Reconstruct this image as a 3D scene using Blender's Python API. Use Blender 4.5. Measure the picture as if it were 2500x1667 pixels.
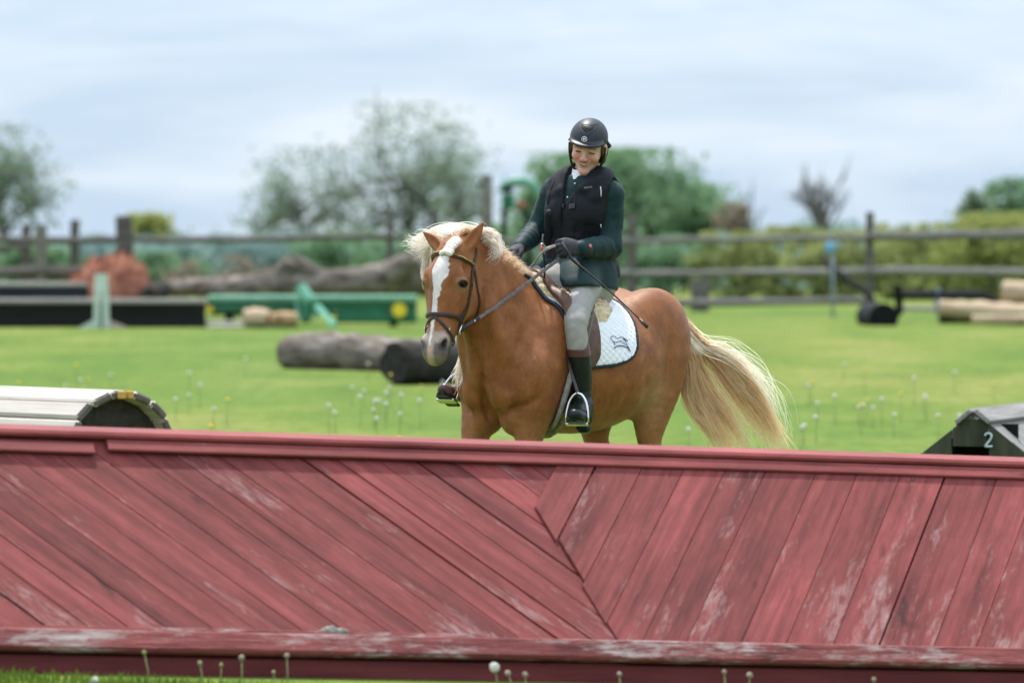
import bpy, bmesh, math, random
import numpy as np
from mathutils import Vector, Matrix, Euler

R = math.radians
scene = bpy.context.scene
for o in list(bpy.data.objects):
    bpy.data.objects.remove(o)

# ------------------------------------------------------------------ camera
FPX = 13889.0            # 200 mm lens, in pixels of a 2500 px wide frame
EYE = 1.65               # eye height of the photographer
HORIZON = 523.0          # row of the eye level in the 2500x1667 frame
cam_data = bpy.data.cameras.new('camera')
cam = bpy.data.objects.new('camera', cam_data)
scene.collection.objects.link(cam)
cam.location = (0, 0, EYE)
cam.rotation_euler = (R(90), 0, 0)
cam_data.sensor_width = 36.0
cam_data.lens = 200.0
cam_data.shift_y = -(833.5 - HORIZON) / 2500.0
cam_data.clip_start = 0.5
cam_data.clip_end = 4000
cam_data.dof.use_dof = True
cam_data.dof.focus_distance = 25.35
cam_data.dof.aperture_fstop = 3.6
scene.camera = cam

def at(px, py, d):
    """World point that stands d metres in front of the lens at that place of the photograph."""
    return Vector(((px - 1250.0) * d / FPX, d, EYE - (py - HORIZON) * d / FPX))

# ------------------------------------------------------------------ light
SUN_EL, SUN_AZ = 65.0, -17.0       # azimuth measured from +Y towards +X
world = bpy.data.worlds.new('World')
scene.world = world
world.use_nodes = True
wn, wl = world.node_tree.nodes, world.node_tree.links
wn.clear()
w_out = wn.new('ShaderNodeOutputWorld')
w_bg = wn.new('ShaderNodeBackground')
w_bg.inputs['Strength'].default_value = 0.13
sky = wn.new('ShaderNodeTexSky')
sky.sky_type = 'NISHITA'
sky.sun_disc = False
sky.sun_elevation = R(SUN_EL)
sky.sun_rotation = R(SUN_AZ)
sky.air_density = 1.0
sky.dust_density = 0.6
sky.ozone_density = 1.6
tc = wn.new('ShaderNodeTexCoord')
mp = wn.new('ShaderNodeMapping')
mp.inputs['Scale'].default_value = (11.0, 11.0, 62.0)
mp.inputs['Location'].default_value = (3.1, 0.4, 1.7)
nz = wn.new('ShaderNodeTexNoise')
nz.inputs['Scale'].default_value = 1.0
nz.inputs['Detail'].default_value = 6.0
nz.inputs['Roughness'].default_value = 0.58
nz.inputs['Distortion'].default_value = 0.35
rmp = wn.new('ShaderNodeValToRGB')
rmp.color_ramp.elements[0].position = 0.38
rmp.color_ramp.elements[0].color = (0.0, 0.0, 0.0, 1)
rmp.color_ramp.elements[1].position = 0.62
rmp.color_ramp.elements[1].color = (1, 1, 1, 1)
veil = wn.new('ShaderNodeRGB')
veil.outputs[0].default_value = (6.35, 7.05, 7.75, 1)      # thin bright cloud, in the sky's own units
blue = wn.new('ShaderNodeMixRGB')
blue.inputs['Fac'].default_value = 0.85
blue.inputs['Color2'].default_value = (4.25, 5.6, 7.3, 1)
mix = wn.new('ShaderNodeMixRGB')
wl.new(tc.outputs['Generated'], mp.inputs['Vector'])
wl.new(mp.outputs[0], nz.inputs['Vector'])
wl.new(nz.outputs['Fac'], rmp.inputs['Fac'])
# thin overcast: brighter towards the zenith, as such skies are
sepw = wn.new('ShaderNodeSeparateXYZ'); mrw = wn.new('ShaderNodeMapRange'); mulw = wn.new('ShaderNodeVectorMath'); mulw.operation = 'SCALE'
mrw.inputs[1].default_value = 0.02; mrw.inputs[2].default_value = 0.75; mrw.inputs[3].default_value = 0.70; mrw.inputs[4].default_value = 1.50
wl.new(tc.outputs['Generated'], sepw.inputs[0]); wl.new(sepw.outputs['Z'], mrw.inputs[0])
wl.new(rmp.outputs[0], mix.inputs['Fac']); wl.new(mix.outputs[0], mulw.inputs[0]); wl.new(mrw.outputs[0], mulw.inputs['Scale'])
wl.new(sky.outputs[0], blue.inputs['Color1'])
wl.new(blue.outputs[0], mix.inputs['Color1'])
wl.new(veil.outputs[0], mix.inputs['Color2'])
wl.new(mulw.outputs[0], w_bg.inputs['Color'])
wl.new(w_bg.outputs[0], w_out.inputs['Surface'])

sun_data = bpy.data.lights.new('sun', 'SUN')
sun_data.energy = 4.0
sun_data.angle = R(2.5)            # softened by the thin cloud
sun_data.color = (1.0, 0.95, 0.87)
sun = bpy.data.objects.new('sun', sun_data)
scene.collection.objects.link(sun)
_sd = Vector((math.sin(R(SUN_AZ)) * math.cos(R(SUN_EL)), math.cos(R(SUN_AZ)) * math.cos(R(SUN_EL)), math.sin(R(SUN_EL))))
sun.rotation_euler = _sd.to_track_quat('Z', 'Y').to_euler()
sun.location = _sd * 60

scene.view_settings.view_transform = 'Standard'
scene.view_settings.look = 'None'
scene.view_settings.exposure = 0.55
scene.view_settings.gamma = 1.0
scene.view_settings.use_curve_mapping = False
scene.render.engine = 'CYCLES'
scene.cycles.use_denoising = True
scene.cycles.max_bounces = 10
scene.cycles.diffuse_bounces = 7
scene.cycles.transmission_bounces = 8
scene.cycles.transparent_max_bounces = 8

# ------------------------------------------------------------------ helpers: scene
def link(o, parent=None):
    scene.collection.objects.link(o)
    if parent is not None:
        o.parent = parent
    return o

def tag(o, label=None, cat=None, group=None, kind=None):
    if label: o['label'] = label
    if cat: o['category'] = cat
    if group: o['group'] = group
    if kind: o['kind'] = kind
    return o

def empty(name, loc=(0, 0, 0), rz=0.0, label=None, cat=None, group=None):
    o = bpy.data.objects.new(name, None)
    o.empty_display_size = 0.1
    o.location = loc
    o.rotation_euler = (0, 0, rz)
    link(o)
    return tag(o, label, cat, group)

def mesh_obj(name, verts, faces, mat=None, parent=None, smooth=False, col=None):
    me = bpy.data.meshes.new(name)
    if isinstance(verts, np.ndarray):
        verts = verts.astype(float)
        fv = np.asarray(faces, dtype=np.int32)
        me.vertices.add(len(verts)); me.vertices.foreach_set('co', verts.ravel())
        n, k = fv.shape
        me.loops.add(n * k); me.loops.foreach_set('vertex_index', fv.ravel())
        me.polygons.add(n)
        me.polygons.foreach_set('loop_start', np.arange(0, n * k, k, dtype=np.int32))
        me.update(calc_edges=True); me.validate()
    else:
        me.from_pydata([tuple(v) for v in verts], [], faces)
        me.update()
    if smooth:
        me.polygons.foreach_set('use_smooth', [True] * len(me.polygons))
    if col is not None:
        at_ = me.color_attributes.new('Col', 'FLOAT_COLOR', 'POINT')
        c = np.ones((len(me.vertices), 4), dtype=np.float32); c[:, :3] = col
        at_.data.foreach_set('color', c.ravel())
    if mat: me.materials.append(mat)
    o = bpy.data.objects.new(name, me)
    return link(o, parent)

class MB:
    """Collects boxes, tubes and sheets; build() links them as one mesh object."""
    def __init__(s): s.v, s.f = [], []
    def add(s, v, f):
        n = len(s.v); s.v += [Vector(p) for p in v]; s.f += [[i + n for i in q] for q in f]; return s
    def box(s, c, size, rot=None, bev=0.0):
        x, y, z = [d / 2 for d in size]
        if bev <= 0:
            v = [(-x,-y,-z),(x,-y,-z),(x,y,-z),(-x,y,-z),(-x,-y,z),(x,-y,z),(x,y,z),(-x,y,z)]
            f = [(3,2,1,0),(4,5,6,7),(0,1,5,4),(1,2,6,5),(2,3,7,6),(3,0,4,7)]
        else:
            b = min(bev, x*.9, y*.9, z*.9)
            v, f = [], []
            for sx in (-1,1):
                for sy in (-1,1):
                    for sz in (-1,1):
                        v += [(sx*x, sy*(y-b), sz*(z-b)), (sx*(x-b), sy*y, sz*(z-b)), (sx*(x-b), sy*(y-b), sz*z)]
            bm = bmesh.new()
            for p in v: bm.verts.new(p)
            r = bmesh.ops.convex_hull(bm, input=bm.verts)
            bm.verts.index_update()
            v = [q.co.copy() for q in bm.verts]; f = [[q.index for q in fc.verts] for fc in bm.faces]
            bm.free()
        m = rot if rot is not None else Matrix.Identity(3)
        if isinstance(m, Euler): m = m.to_matrix()
        c = Vector(c)
        return s.add([m @ Vector(p) + c for p in v], f)
    def hull(s, pts):
        bm = bmesh.new()
        for p in pts: bm.verts.new(p)
        bmesh.ops.convex_hull(bm, input=bm.verts)
        loose = [q for q in bm.verts if not q.link_faces]
        for q in loose: bm.verts.remove(q)
        bm.verts.index_update()
        v = [q.co.copy() for q in bm.verts]; f = [[q.index for q in fc.verts] for fc in bm.faces]
        bm.free()
        return s.add(v, f)
    def tube(s, pts, rad, n=8, cap=True, up=None, flat=1.0):
        """Swept tube along pts; rad a number or a list; flat < 1 squashes it to a strap along `up`."""
        pts = [Vector(p) for p in pts]
        m = len(pts)
        rads = rad if isinstance(rad, (list, tuple)) else [rad] * m
        v, f = [], []
        prev = None
        for i, p in enumerate(pts):
            d = (pts[min(i+1, m-1)] - pts[max(i-1, 0)])
            d = d.normalized() if d.length > 1e-9 else Vector((0,0,1))
            if up is not None:
                u = up[i] if isinstance(up, list) else Vector(up)
                a = (u - d * u.dot(d))
                a = a.normalized() if a.length > 1e-6 else d.orthogonal().normalized()
            elif prev is None:
                a = d.orthogonal().normalized()
            else:
                a = (prev - d * prev.dot(d)).normalized()
            prev = a
            b = d.cross(a)
            for k in range(n):
                t = 2 * math.pi * (k + 0.5) / n
                v.append(p + a * math.cos(t) * rads[i] * flat + b * math.sin(t) * rads[i])
        for i in range(m - 1):
            for k in range(n):
                f.append([i*n+k, i*n+(k+1) % n, (i+1)*n+(k+1) % n, (i+1)*n+k])
        if cap:
            f.append(list(range(n-1, -1, -1))); f.append([(m-1)*n+k for k in range(n)])
        return s.add(v, f)
    def lathe(s, prof, c=(0,0,0), n=24, rot=None):
        """prof: list of (radius, height) turned round local z."""
        v, f = [], []
        for r, z in prof:
            for k in range(n):
                t = 2*math.pi*k/n
                v.append(Vector((r*math.cos(t), r*math.sin(t), z)))
        for i in range(len(prof)-1):
            for k in range(n):
                f.append([i*n+k, i*n+(k+1) % n, (i+1)*n+(k+1) % n, (i+1)*n+k])
        f.append(list(range(n-1, -1, -1))); f.append([(len(prof)-1)*n+k for k in range(n)])
        m = rot if rot is not None else Matrix.Identity(3)
        c = Vector(c)
        return s.add([m @ p + c for p in v], f)
    def build(s, name, mat=None, parent=None, smooth=False, angle=None):
        o = mesh_obj(name, s.v, s.f, mat, parent, smooth)
        if smooth and angle is not None:
            me = o.data
            me.set_sharp_from_angle(angle=R(angle))
        return o

def spline(pts, n):
    """Catmull-Rom through rows of numbers; n steps per span."""
    P = np.asarray(pts, dtype=float)
    if len(P) < 3:
        return np.array([P[0] + (P[-1]-P[0]) * i / n for i in range(n + 1)])
    Q = np.vstack([2*P[0]-P[1], P, 2*P[-1]-P[-2]])
    out = []
    for i in range(1, len(Q) - 2):
        for k in range(n):
            t = k / n
            a, b, c, d = Q[i-1], Q[i], Q[i+1], Q[i+2]
            out.append(0.5*((2*b) + (c-a)*t + (2*a-5*b+4*c-d)*t*t + (3*b-a-3*c+d)*t**3))
    out.append(P[-1])
    return np.array(out)

# ------------------------------------------------------------------ helpers: materials
MATS = {}
def nodes_of(name):
    m = bpy.data.materials.new(name); m.use_nodes = True
    nt = m.node_tree; nt.nodes.clear()
    out = nt.nodes.new('ShaderNodeOutputMaterial'); b = nt.nodes.new('ShaderNodeBsdfPrincipled')
    nt.links.new(b.outputs[0], out.inputs['Surface'])
    return m, nt, b, out

def noise_node(nt, scale=(1,1,1), detail=4, rough=0.55, dist=0.0, coord='Object', loc=(0,0,0)):
    t = nt.nodes.new('ShaderNodeTexCoord'); mpn = nt.nodes.new('ShaderNodeMapping'); n = nt.nodes.new('ShaderNodeTexNoise')
    mpn.inputs['Scale'].default_value = scale; mpn.inputs['Location'].default_value = loc
    n.inputs['Scale'].default_value = 1.0; n.inputs['Detail'].default_value = detail
    n.inputs['Roughness'].default_value = rough; n.inputs['Distortion'].default_value = dist
    nt.links.new(t.outputs[coord], mpn.inputs['Vector']); nt.links.new(mpn.outputs[0], n.inputs['Vector'])
    return n

def ramp_node(nt, src, stops):
    r = nt.nodes.new('ShaderNodeValToRGB')
    els = r.color_ramp.elements
    while len(els) < len(stops): els.new(0.5)
    for e, (p, c) in zip(els, stops):
        e.position = p; e.color = (*c, 1) if len(c) == 3 else c
    nt.links.new(src, r.inputs['Fac'])
    return r

def mixc(nt, fac, a, b, mode='MIX'):
    m = nt.nodes.new('ShaderNodeMixRGB'); m.blend_type = mode
    for k, x in (('Fac', fac), ('Color1', a), ('Color2', b)):
        if isinstance(x, (int, float)): m.inputs[k].default_value = x
        elif isinstance(x, tuple): m.inputs[k].default_value = (*x, 1)
        else: nt.links.new(x, m.inputs[k])
    return m.outputs[0]

def bump_node(nt, b, src, strength=0.3, dist=0.01):
    n = nt.nodes.new('ShaderNodeBump'); n.inputs['Strength'].default_value = strength; n.inputs['Distance'].default_value = dist
    nt.links.new(src, n.inputs['Height']); nt.links.new(n.outputs[0], b.inputs['Normal'])

def mat(name, c1, c2=None, scale=8, rough=0.7, spec=0.3, bump=0.0, bscale=None, metal=0.0, detail=5, dist=0.01,
        sheen=0.0, stretch=(1,1,1), vcol=False, c3=None, contrast=(0.35, 0.65), coat=0.0, rvar=False, trans=0.0):
    """Procedural surface: two or three tones on stretched noise, optional bump."""
    if name in MATS: return MATS[name]
    m, nt, b, out = nodes_of(name)
    sc = tuple(scale * k for k in stretch)
    n = noise_node(nt, sc, detail)
    stops = [(contrast[0], c1), (contrast[1], c2 or c1)] if c3 is None else [(contrast[0], c1), ((contrast[0]+contrast[1])/2, c2), (contrast[1], c3)]
    r = ramp_node(nt, n.outputs['Fac'], stops)
    colour = r.outputs[0]
    if vcol:
        a = nt.nodes.new('ShaderNodeVertexColor'); a.layer_name = 'Col'
        colour = mixc(nt, 1.0, a.outputs[0], colour, 'MULTIPLY')
    nt.links.new(colour, b.inputs['Base Color'])
    b.inputs['Roughness'].default_value = rough
    b.inputs['Specular IOR Level'].default_value = spec
    b.inputs['Metallic'].default_value = metal
    if sheen: b.inputs['Sheen Weight'].default_value = sheen
    if coat: b.inputs['Coat Weight'].default_value = coat
    if bump:
        bs = bscale or scale * 4
        n2 = noise_node(nt, tuple(bs * k for k in stretch), 4)
        bump_node(nt, b, n2.outputs['Fac'], bump, dist)
    if trans:
        tb = nt.nodes.new('ShaderNodeBsdfTranslucent'); nt.links.new(colour, tb.inputs['Color'])
        ms = nt.nodes.new('ShaderNodeMixShader'); ms.inputs[0].default_value = trans
        nt.links.new(b.outputs[0], ms.inputs[1]); nt.links.new(tb.outputs[0], ms.inputs[2])
        nt.links.new(ms.outputs[0], out.inputs['Surface'])
    MATS[name] = m
    return m

# ------------------------------------------------------------------ helpers: organic volumes
def axis_steps(lo, hi, coarse, fine=None, a=0, b=0):
    """Grid coordinates; finer between a and b."""
    out = [lo]
    while out[-1] < hi:
        x = out[-1]
        out.append(x + (fine if fine and a <= x <= b else coarse))
    return np.array(out, dtype=np.float32)

def nrm(v):
    v = np.asarray(v, dtype=float); return v / np.linalg.norm(v)

class Vol:
    """A signed-distance volume: soft unions of ellipsoids and tapered elliptic limbs, meshed by surface nets."""
    def __init__(s, xs, ys, zs):
        s.xs, s.ys, s.zs = xs, ys, zs
        s.F = np.full((len(xs), len(ys), len(zs)), 1.0, dtype=np.float32)
    def _win(s, lo, hi):
        sl = []
        for ax, a, b in zip((s.xs, s.ys, s.zs), lo, hi):
            i = max(int(np.searchsorted(ax, a)) - 1, 0); j = min(int(np.searchsorted(ax, b)) + 1, len(ax))
            if j <= i: return None
            sl.append(slice(i, j))
        return tuple(sl)
    def _grid(s, w):
        return (s.xs[w[0]][:, None, None], s.ys[w[1]][None, :, None], s.zs[w[2]][None, None, :])
    def _put(s, w, d, k, sub):
        a = s.F[w]
        if sub:
            d = -d
            h = np.maximum(k - np.abs(a - d), 0) / k if k > 0 else 0
            s.F[w] = np.maximum(a, d) + (h * h * k * 0.25 if k > 0 else 0)
        else:
            h = np.maximum(k - np.abs(a - d), 0) / k if k > 0 else 0
            s.F[w] = np.minimum(a, d) - (h * h * k * 0.25 if k > 0 else 0)
    @staticmethod
    def _metric(u, v, t, ru, rv, rt):
        k0 = np.sqrt((u/ru)**2 + (v/rv)**2 + (t/rt)**2) + 1e-6
        k1 = np.sqrt((u/ru**2)**2 + (v/rv**2)**2 + (t/rt**2)**2) + 1e-6
        d = k0 * (k0 - 1.0) / k1
        return d
    def ell(s, c, r, k=0.02, axes=None, sub=False):
        c = np.asarray(c, float); r = np.asarray(r, float)
        A = np.eye(3) if axes is None else np.array([nrm(a) for a in axes])
        ext = np.sqrt(((A * r[:, None])**2).sum(0)) + k * 1.2 + 0.012
        w = s._win(c - ext, c + ext)
        if w is None: return s
        X, Y, Z = s._grid(w); X = X - c[0]; Y = Y - c[1]; Z = Z - c[2]
        q = [A[i][0]*X + A[i][1]*Y + A[i][2]*Z for i in range(3)]
        s._put(w, s._metric(q[0], q[1], q[2], r[0], r[1], r[2]).astype(np.float32), k, sub)
        return s
    def limb(s, rows, lat=(0, 1, 0), k=0.03, n=4, sub=False):
        """rows of (x, y, z, r_lateral[, r_other]); the lateral axis is `lat`."""
        rows = [tuple(r) if len(r) == 5 else tuple(r) + (r[3],) for r in rows]
        P = spline(rows, n) if n > 1 else np.array(rows, float)
        lat = nrm(lat)
        lo = np.min(P[:, :3] - np.maximum(P[:, 3:4], P[:, 4:5]), axis=0) - k*1.2 - 0.012
        hi = np.max(P[:, :3] + np.maximum(P[:, 3:4], P[:, 4:5]), axis=0) + k*1.2 + 0.012
        W = s._win(lo, hi)
        if W is None: return s
        D = np.full(s.F[W].shape, 1.0, dtype=np.float32)
        o = [W[i].start for i in range(3)]
        for a, b in zip(P[:-1], P[1:]):
            d = b[:3] - a[:3]; L = np.linalg.norm(d)
            if L < 1e-6: continue
            d = d / L
            U = lat - d * lat.dot(d); U = U / np.linalg.norm(U); V = np.cross(d, U)
            rm = max(a[3], a[4], b[3], b[4]) + k*1.2 + 0.012
            w = s._win(np.minimum(a[:3], b[:3]) - rm, np.maximum(a[:3], b[:3]) + rm)
            if w is None: continue
            w = tuple(slice(max(w[i].start, W[i].start), min(w[i].stop, W[i].stop)) for i in range(3))
            if any(w[i].stop <= w[i].start for i in range(3)): continue
            X, Y, Z = s._grid(w); X = X - a[0]; Y = Y - a[1]; Z = Z - a[2]
            t = d[0]*X + d[1]*Y + d[2]*Z
            tcl = np.clip(t, 0, L); f = tcl / L
            u = U[0]*X + U[1]*Y + U[2]*Z; v = V[0]*X + V[1]*Y + V[2]*Z
            ru = a[3] + (b[3]-a[3])*f; rv = a[4] + (b[4]-a[4])*f
            dd = s._metric(u, v, t - tcl, ru, rv, np.minimum(ru, rv)).astype(np.float32)
            lw = tuple(slice(w[i].start - o[i], w[i].stop - o[i]) for i in range(3))
            D[lw] = np.minimum(D[lw], dd)
        s._put(W, D, k, sub)
        return s
    def plane_cut(s, p, n, k=0.0):
        """Remove everything on the side n points to."""
        n = nrm(n)
        d = (s.xs[:, None, None]-p[0])*n[0] + (s.ys[None, :, None]-p[1])*n[1] + (s.zs[None, None, :]-p[2])*n[2]
        s.F = np.maximum(s.F, d.astype(np.float32))
        return s
    def mesh(s, relax=1):
        F, xs, ys, zs = s.F, s.xs, s.ys, s.zs
        F = np.where(F == 0, 1e-7, F)
        I = F < 0
        I[0] = I[-1] = False; I[:, 0] = I[:, -1] = False; I[:, :, 0] = I[:, :, -1] = False
        F = np.where(I, F, np.maximum(F, 1e-6))
        cnt = np.zeros(tuple(k - 1 for k in F.shape), dtype=np.int8)
        sl = lambda d: slice(d, (-1 if d == 0 else None))
        for a in (0, 1):
            for b in (0, 1):
                for c in (0, 1):
                    cnt += I[sl(a), sl(b), sl(c)]
        act = np.argwhere((cnt > 0) & (cnt < 8))
        idx = np.full(cnt.shape, -1, dtype=np.int32); idx[tuple(act.T)] = np.arange(len(act))
        acc = np.zeros((len(act), 3)); num = np.zeros(len(act))
        i, j, k = act.T
        corners = [(a, b, c) for a in (0, 1) for b in (0, 1) for c in (0, 1)]
        for A in corners:
            for ax in range(3):
                if A[ax]: continue
                B = list(A); B[ax] = 1
                fa = F[i+A[0], j+A[1], k+A[2]]; fb = F[i+B[0], j+B[1], k+B[2]]
                m = (fa < 0) != (fb < 0)
                t = np.where(m, fa / (fa - fb + 1e-20), 0)
                pa = np.stack([xs[i+A[0]], ys[j+A[1]], zs[k+A[2]]], 1); pb = np.stack([xs[i+B[0]], ys[j+B[1]], zs[k+B[2]]], 1)
                acc += np.where(m[:, None], pa + (pb - pa) * t[:, None], 0); num += m
        V = acc / num[:, None]
        Q = []
        for ax in range(3):
            b_, c_ = (ax + 1) % 3, (ax + 2) % 3
            s0 = [slice(None)]*3; s1 = [slice(None)]*3
            s0[ax] = slice(0, -1); s1[ax] = slice(1, None)
            ch = I[tuple(s0)] != I[tuple(s1)]
            e = np.argwhere(ch)
            ins = I[tuple(s0)][tuple(e.T)]
            offs = []
            for db, dc in ((-1, -1), (0, -1), (0, 0), (-1, 0)):
                q = e.copy(); q[:, b_] += db; q[:, c_] += dc
                offs.append(idx[tuple(q.T)])
            q = np.stack(offs, 1)
            q = np.where(ins[:, None], q, q[:, ::-1])
            Q.append(q)
        Q = np.vstack(Q)
        Q = Q[(Q >= 0).all(1)]
        for _ in range(relax):
            S = np.zeros_like(V); N = np.zeros(len(V))
            for a in range(4):
                for b in (1, 3):
                    np.add.at(S, Q[:, a], V[Q[:, (a+b) % 4]]); np.add.at(N, Q[:, a], 1)
            V = 0.5 * V + 0.5 * S / np.maximum(N, 1)[:, None]
        return V, Q

def vnoise(P, freq, seed=0):
    """Cheap smooth value noise on points, about -1..1."""
    rs = np.random.RandomState(seed); out = np.zeros(len(P))
    for _ in range(6):
        d = rs.normal(size=3); d /= np.linalg.norm(d)
        out += np.sin(P @ d * freq * rs.uniform(0.6, 1.6) * 6.28 + rs.uniform(0, 6.28))
    return out / 3.0

def strands(name, guides, count, rad, material, parent=None, spread=0.02, seg=3, seed=1, tip=0.25, wob=0.01, colour=None, lens=(0.75, 1.0), discrete=False, locks=0, lock_spread=0.02, frizz=0.0):
    """Hair as fine tapered ribbons that follow blended guide curves (lists of points of equal length)."""
    rs = np.random.RandomState(seed)
    G = np.array([spline(g, seg) for g in guides])            # guides x points x 3
    m = G.shape[1]
    V = np.zeros((count, m, 2, 3)); C = np.zeros((count, m, 2, 3))
    ts = np.linspace(0, 1, m)
    LK = [(rs.uniform(0, len(G) - 1 - 1e-6), rs.normal(size=3) * lock_spread, rs.uniform(0, 6.28, 3), rs.uniform(.5, 1.1), rs.uniform()) for _ in range(locks)]
    for q in range(count):
        u = rs.uniform(0, len(G) - 1 - 1e-6) if len(G) > 1 else 0
        lk = None
        if locks and rs.uniform() > frizz:
            lk = LK[rs.randint(locks)]; u = min(max(lk[0] + rs.normal() * .10, 0), len(G) - 1 - 1e-6)
        i = int(u); f = 0.0 if discrete else u - i
        c = G[i] * (1 - f) + (G[i+1] * f if len(G) > 1 else 0)
        off = rs.normal(size=3) * spread
        grow = (0.35 + 0.65 * ts)[:, None]
        if lk is not None:
            off = off * (1.15 - .95 * ts[:, None]) / np.maximum(grow, .35)
            c = c + lk[1] * ts[:, None] ** .8 + 1.6 * wob * np.sin(ts[:, None] * 6.28 * lk[3] + lk[2]) * ts[:, None]
        ph = rs.uniform(0, 6.28, 3); fr = rs.uniform(0.6, 1.6, 3)
        c = c + off * grow + wob * np.sin(ts[:, None] * 6.28 * fr + ph) * ts[:, None]
        ln = rs.uniform(*lens)
        ii = ts * ln * (m - 1); a = np.minimum(ii.astype(int), m - 2); ff = (ii - a)[:, None]
        c = c[a] * (1 - ff) + c[a+1] * ff
        d = np.gradient(c, axis=0); d /= np.linalg.norm(d, axis=1)[:, None] + 1e-9
        x = np.cross(d, rs.normal(size=3)); x /= np.linalg.norm(x, axis=1)[:, None] + 1e-9
        y = np.cross(d, x)
        r = rad * rs.uniform(0.7, 1.3) * (1 - (1 - tip) * ts**1.5)
        V[q, :, 0] = c + x * r[:, None]; V[q, :, 1] = c - x * r[:, None]
        if colour is not None:
            C[q] = np.asarray(colour(rs, ts, None if lk is None else lk[4]))[:, None, :]
    base = (np.arange(count) * m * 2)[:, None]
    i = (np.arange(m - 1) * 2)[None, :]
    q = np.stack([base + i, base + i + 1, base + i + 3, base + i + 2], -1).reshape(-1, 4)
    return mesh_obj(name, V.reshape(-1, 3), q[:, ::-1], material, parent, smooth=False, col=C.reshape(-1, 3) if colour is not None else None)
# ------------------------------------------------------------------ ground
def zg(x, y):
    """Ground height: the lawn is level, with a gentle fall to the right just round the red jump."""
    w = min(1, max(0, (24.6 - y) / 2.6)); w = w*w*(3 - 2*w)
    return w*(-0.044 - 0.0475*max(-6, min(6, x))) - 0.0085*max(0, y - 106)
gx = sorted(set([-1500,-700,-300,-150,-80,-40,-20,-12,-8] + [round(-6+.5*i, 3) for i in range(25)] + [8,12,20,40,80,150,300,700,1500]))
gy = sorted(set([-30,0,8,12,15] + [round(16+.35*i, 3) for i in range(28)] + [27,30,35,40,50,60,75,90,110,140,180,240,320,450,700,1100,1800,3000]))
gv = [(x, y, zg(x, y)) for y in gy for x in gx]
gf = [[j*len(gx)+i, j*len(gx)+i+1, (j+1)*len(gx)+i+1, (j+1)*len(gx)+i] for j in range(len(gy)-1) for i in range(len(gx)-1)]
def grass_ground():
    m, nt, b, out = nodes_of('grass_ground')
    n1 = noise_node(nt, (.55, .22, .5), 6, .6)
    r1 = ramp_node(nt, n1.outputs['Fac'], [(.28, (.076,.132,.017)), (.50, (.120,.172,.027)), (.72, (.185,.200,.052))])
    n2 = noise_node(nt, (6, 2.2, 4), 6, .7, loc=(3,7,1))
    r2 = ramp_node(nt, n2.outputs['Fac'], [(.26, (.60,.66,.55)), (.50, (1,1,1)), (.74, (1.42,1.30,1.40))])
    n3 = noise_node(nt, (.16, .05, .1), 4, .5, loc=(9,1,4))
    r3 = ramp_node(nt, n3.outputs['Fac'], [(.34, (.78,.92,.85)), (.50, (1,1,1)), (.66, (1.25,1.06,1.30))])
    c = mixc(nt, 1, mixc(nt, 1, r1.outputs[0], r2.outputs[0], 'MULTIPLY'), r3.outputs[0], 'MULTIPLY')
    nt.links.new(c, b.inputs['Base Color']); b.inputs['Roughness'].default_value = .9; b.inputs['Specular IOR Level'].default_value = .1
    n4 = noise_node(nt, (22, 9, 9), 5, .7); bump_node(nt, b, n4.outputs['Fac'], .6, .08)
    return m
ground = mesh_obj('ground', gv, gf, grass_ground(), smooth=True); tag(ground, 'open green meadow', None, None, 'structure')

# grass blades: along the foot of the red jump and scattered tufts on the lawn
M_BLADE = mat('grass_blades', (.085,.15,.018), (.135,.19,.032), 3, rough=.8, spec=.08, trans=.4)
def blades(name, spots, label):
    rs = np.random.RandomState(5); V, F = [], []
    for x, y, h, w in spots:
        a = rs.uniform(0, 6.28); lx, ly = rs.normal(size=2)*h*.35; z = zg(x, y)
        n = len(V); dx, dy = math.cos(a)*w, math.sin(a)*w
        V += [(x-dx, y-dy, z-.01), (x+dx, y+dy, z-.01), (x+dx*.6+lx*.4, y+dy*.6+ly*.4, z+h*.6), (x-dx*.6+lx*.4, y-dy*.6+ly*.4, z+h*.6), (x+lx, y+ly, z+h)]
        F += [[n, n+1, n+2, n+3], [n+3, n+2, n+4]]
    me = bpy.data.meshes.new(name); me.from_pydata(V, [], F); me.update(); me.materials.append(M_BLADE)
    o = bpy.data.objects.new(name, me); link(o); return tag(o, label, 'grass', None, 'stuff')
rs = np.random.RandomState(11)
sp = [(rs.uniform(-2.4, 2.4), rs.uniform(18.6, 19.86), rs.uniform(.015, .045), .004) for _ in range(14000)]
blades('verge_grass', sp, 'green grass at the foot of the red jump')

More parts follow.
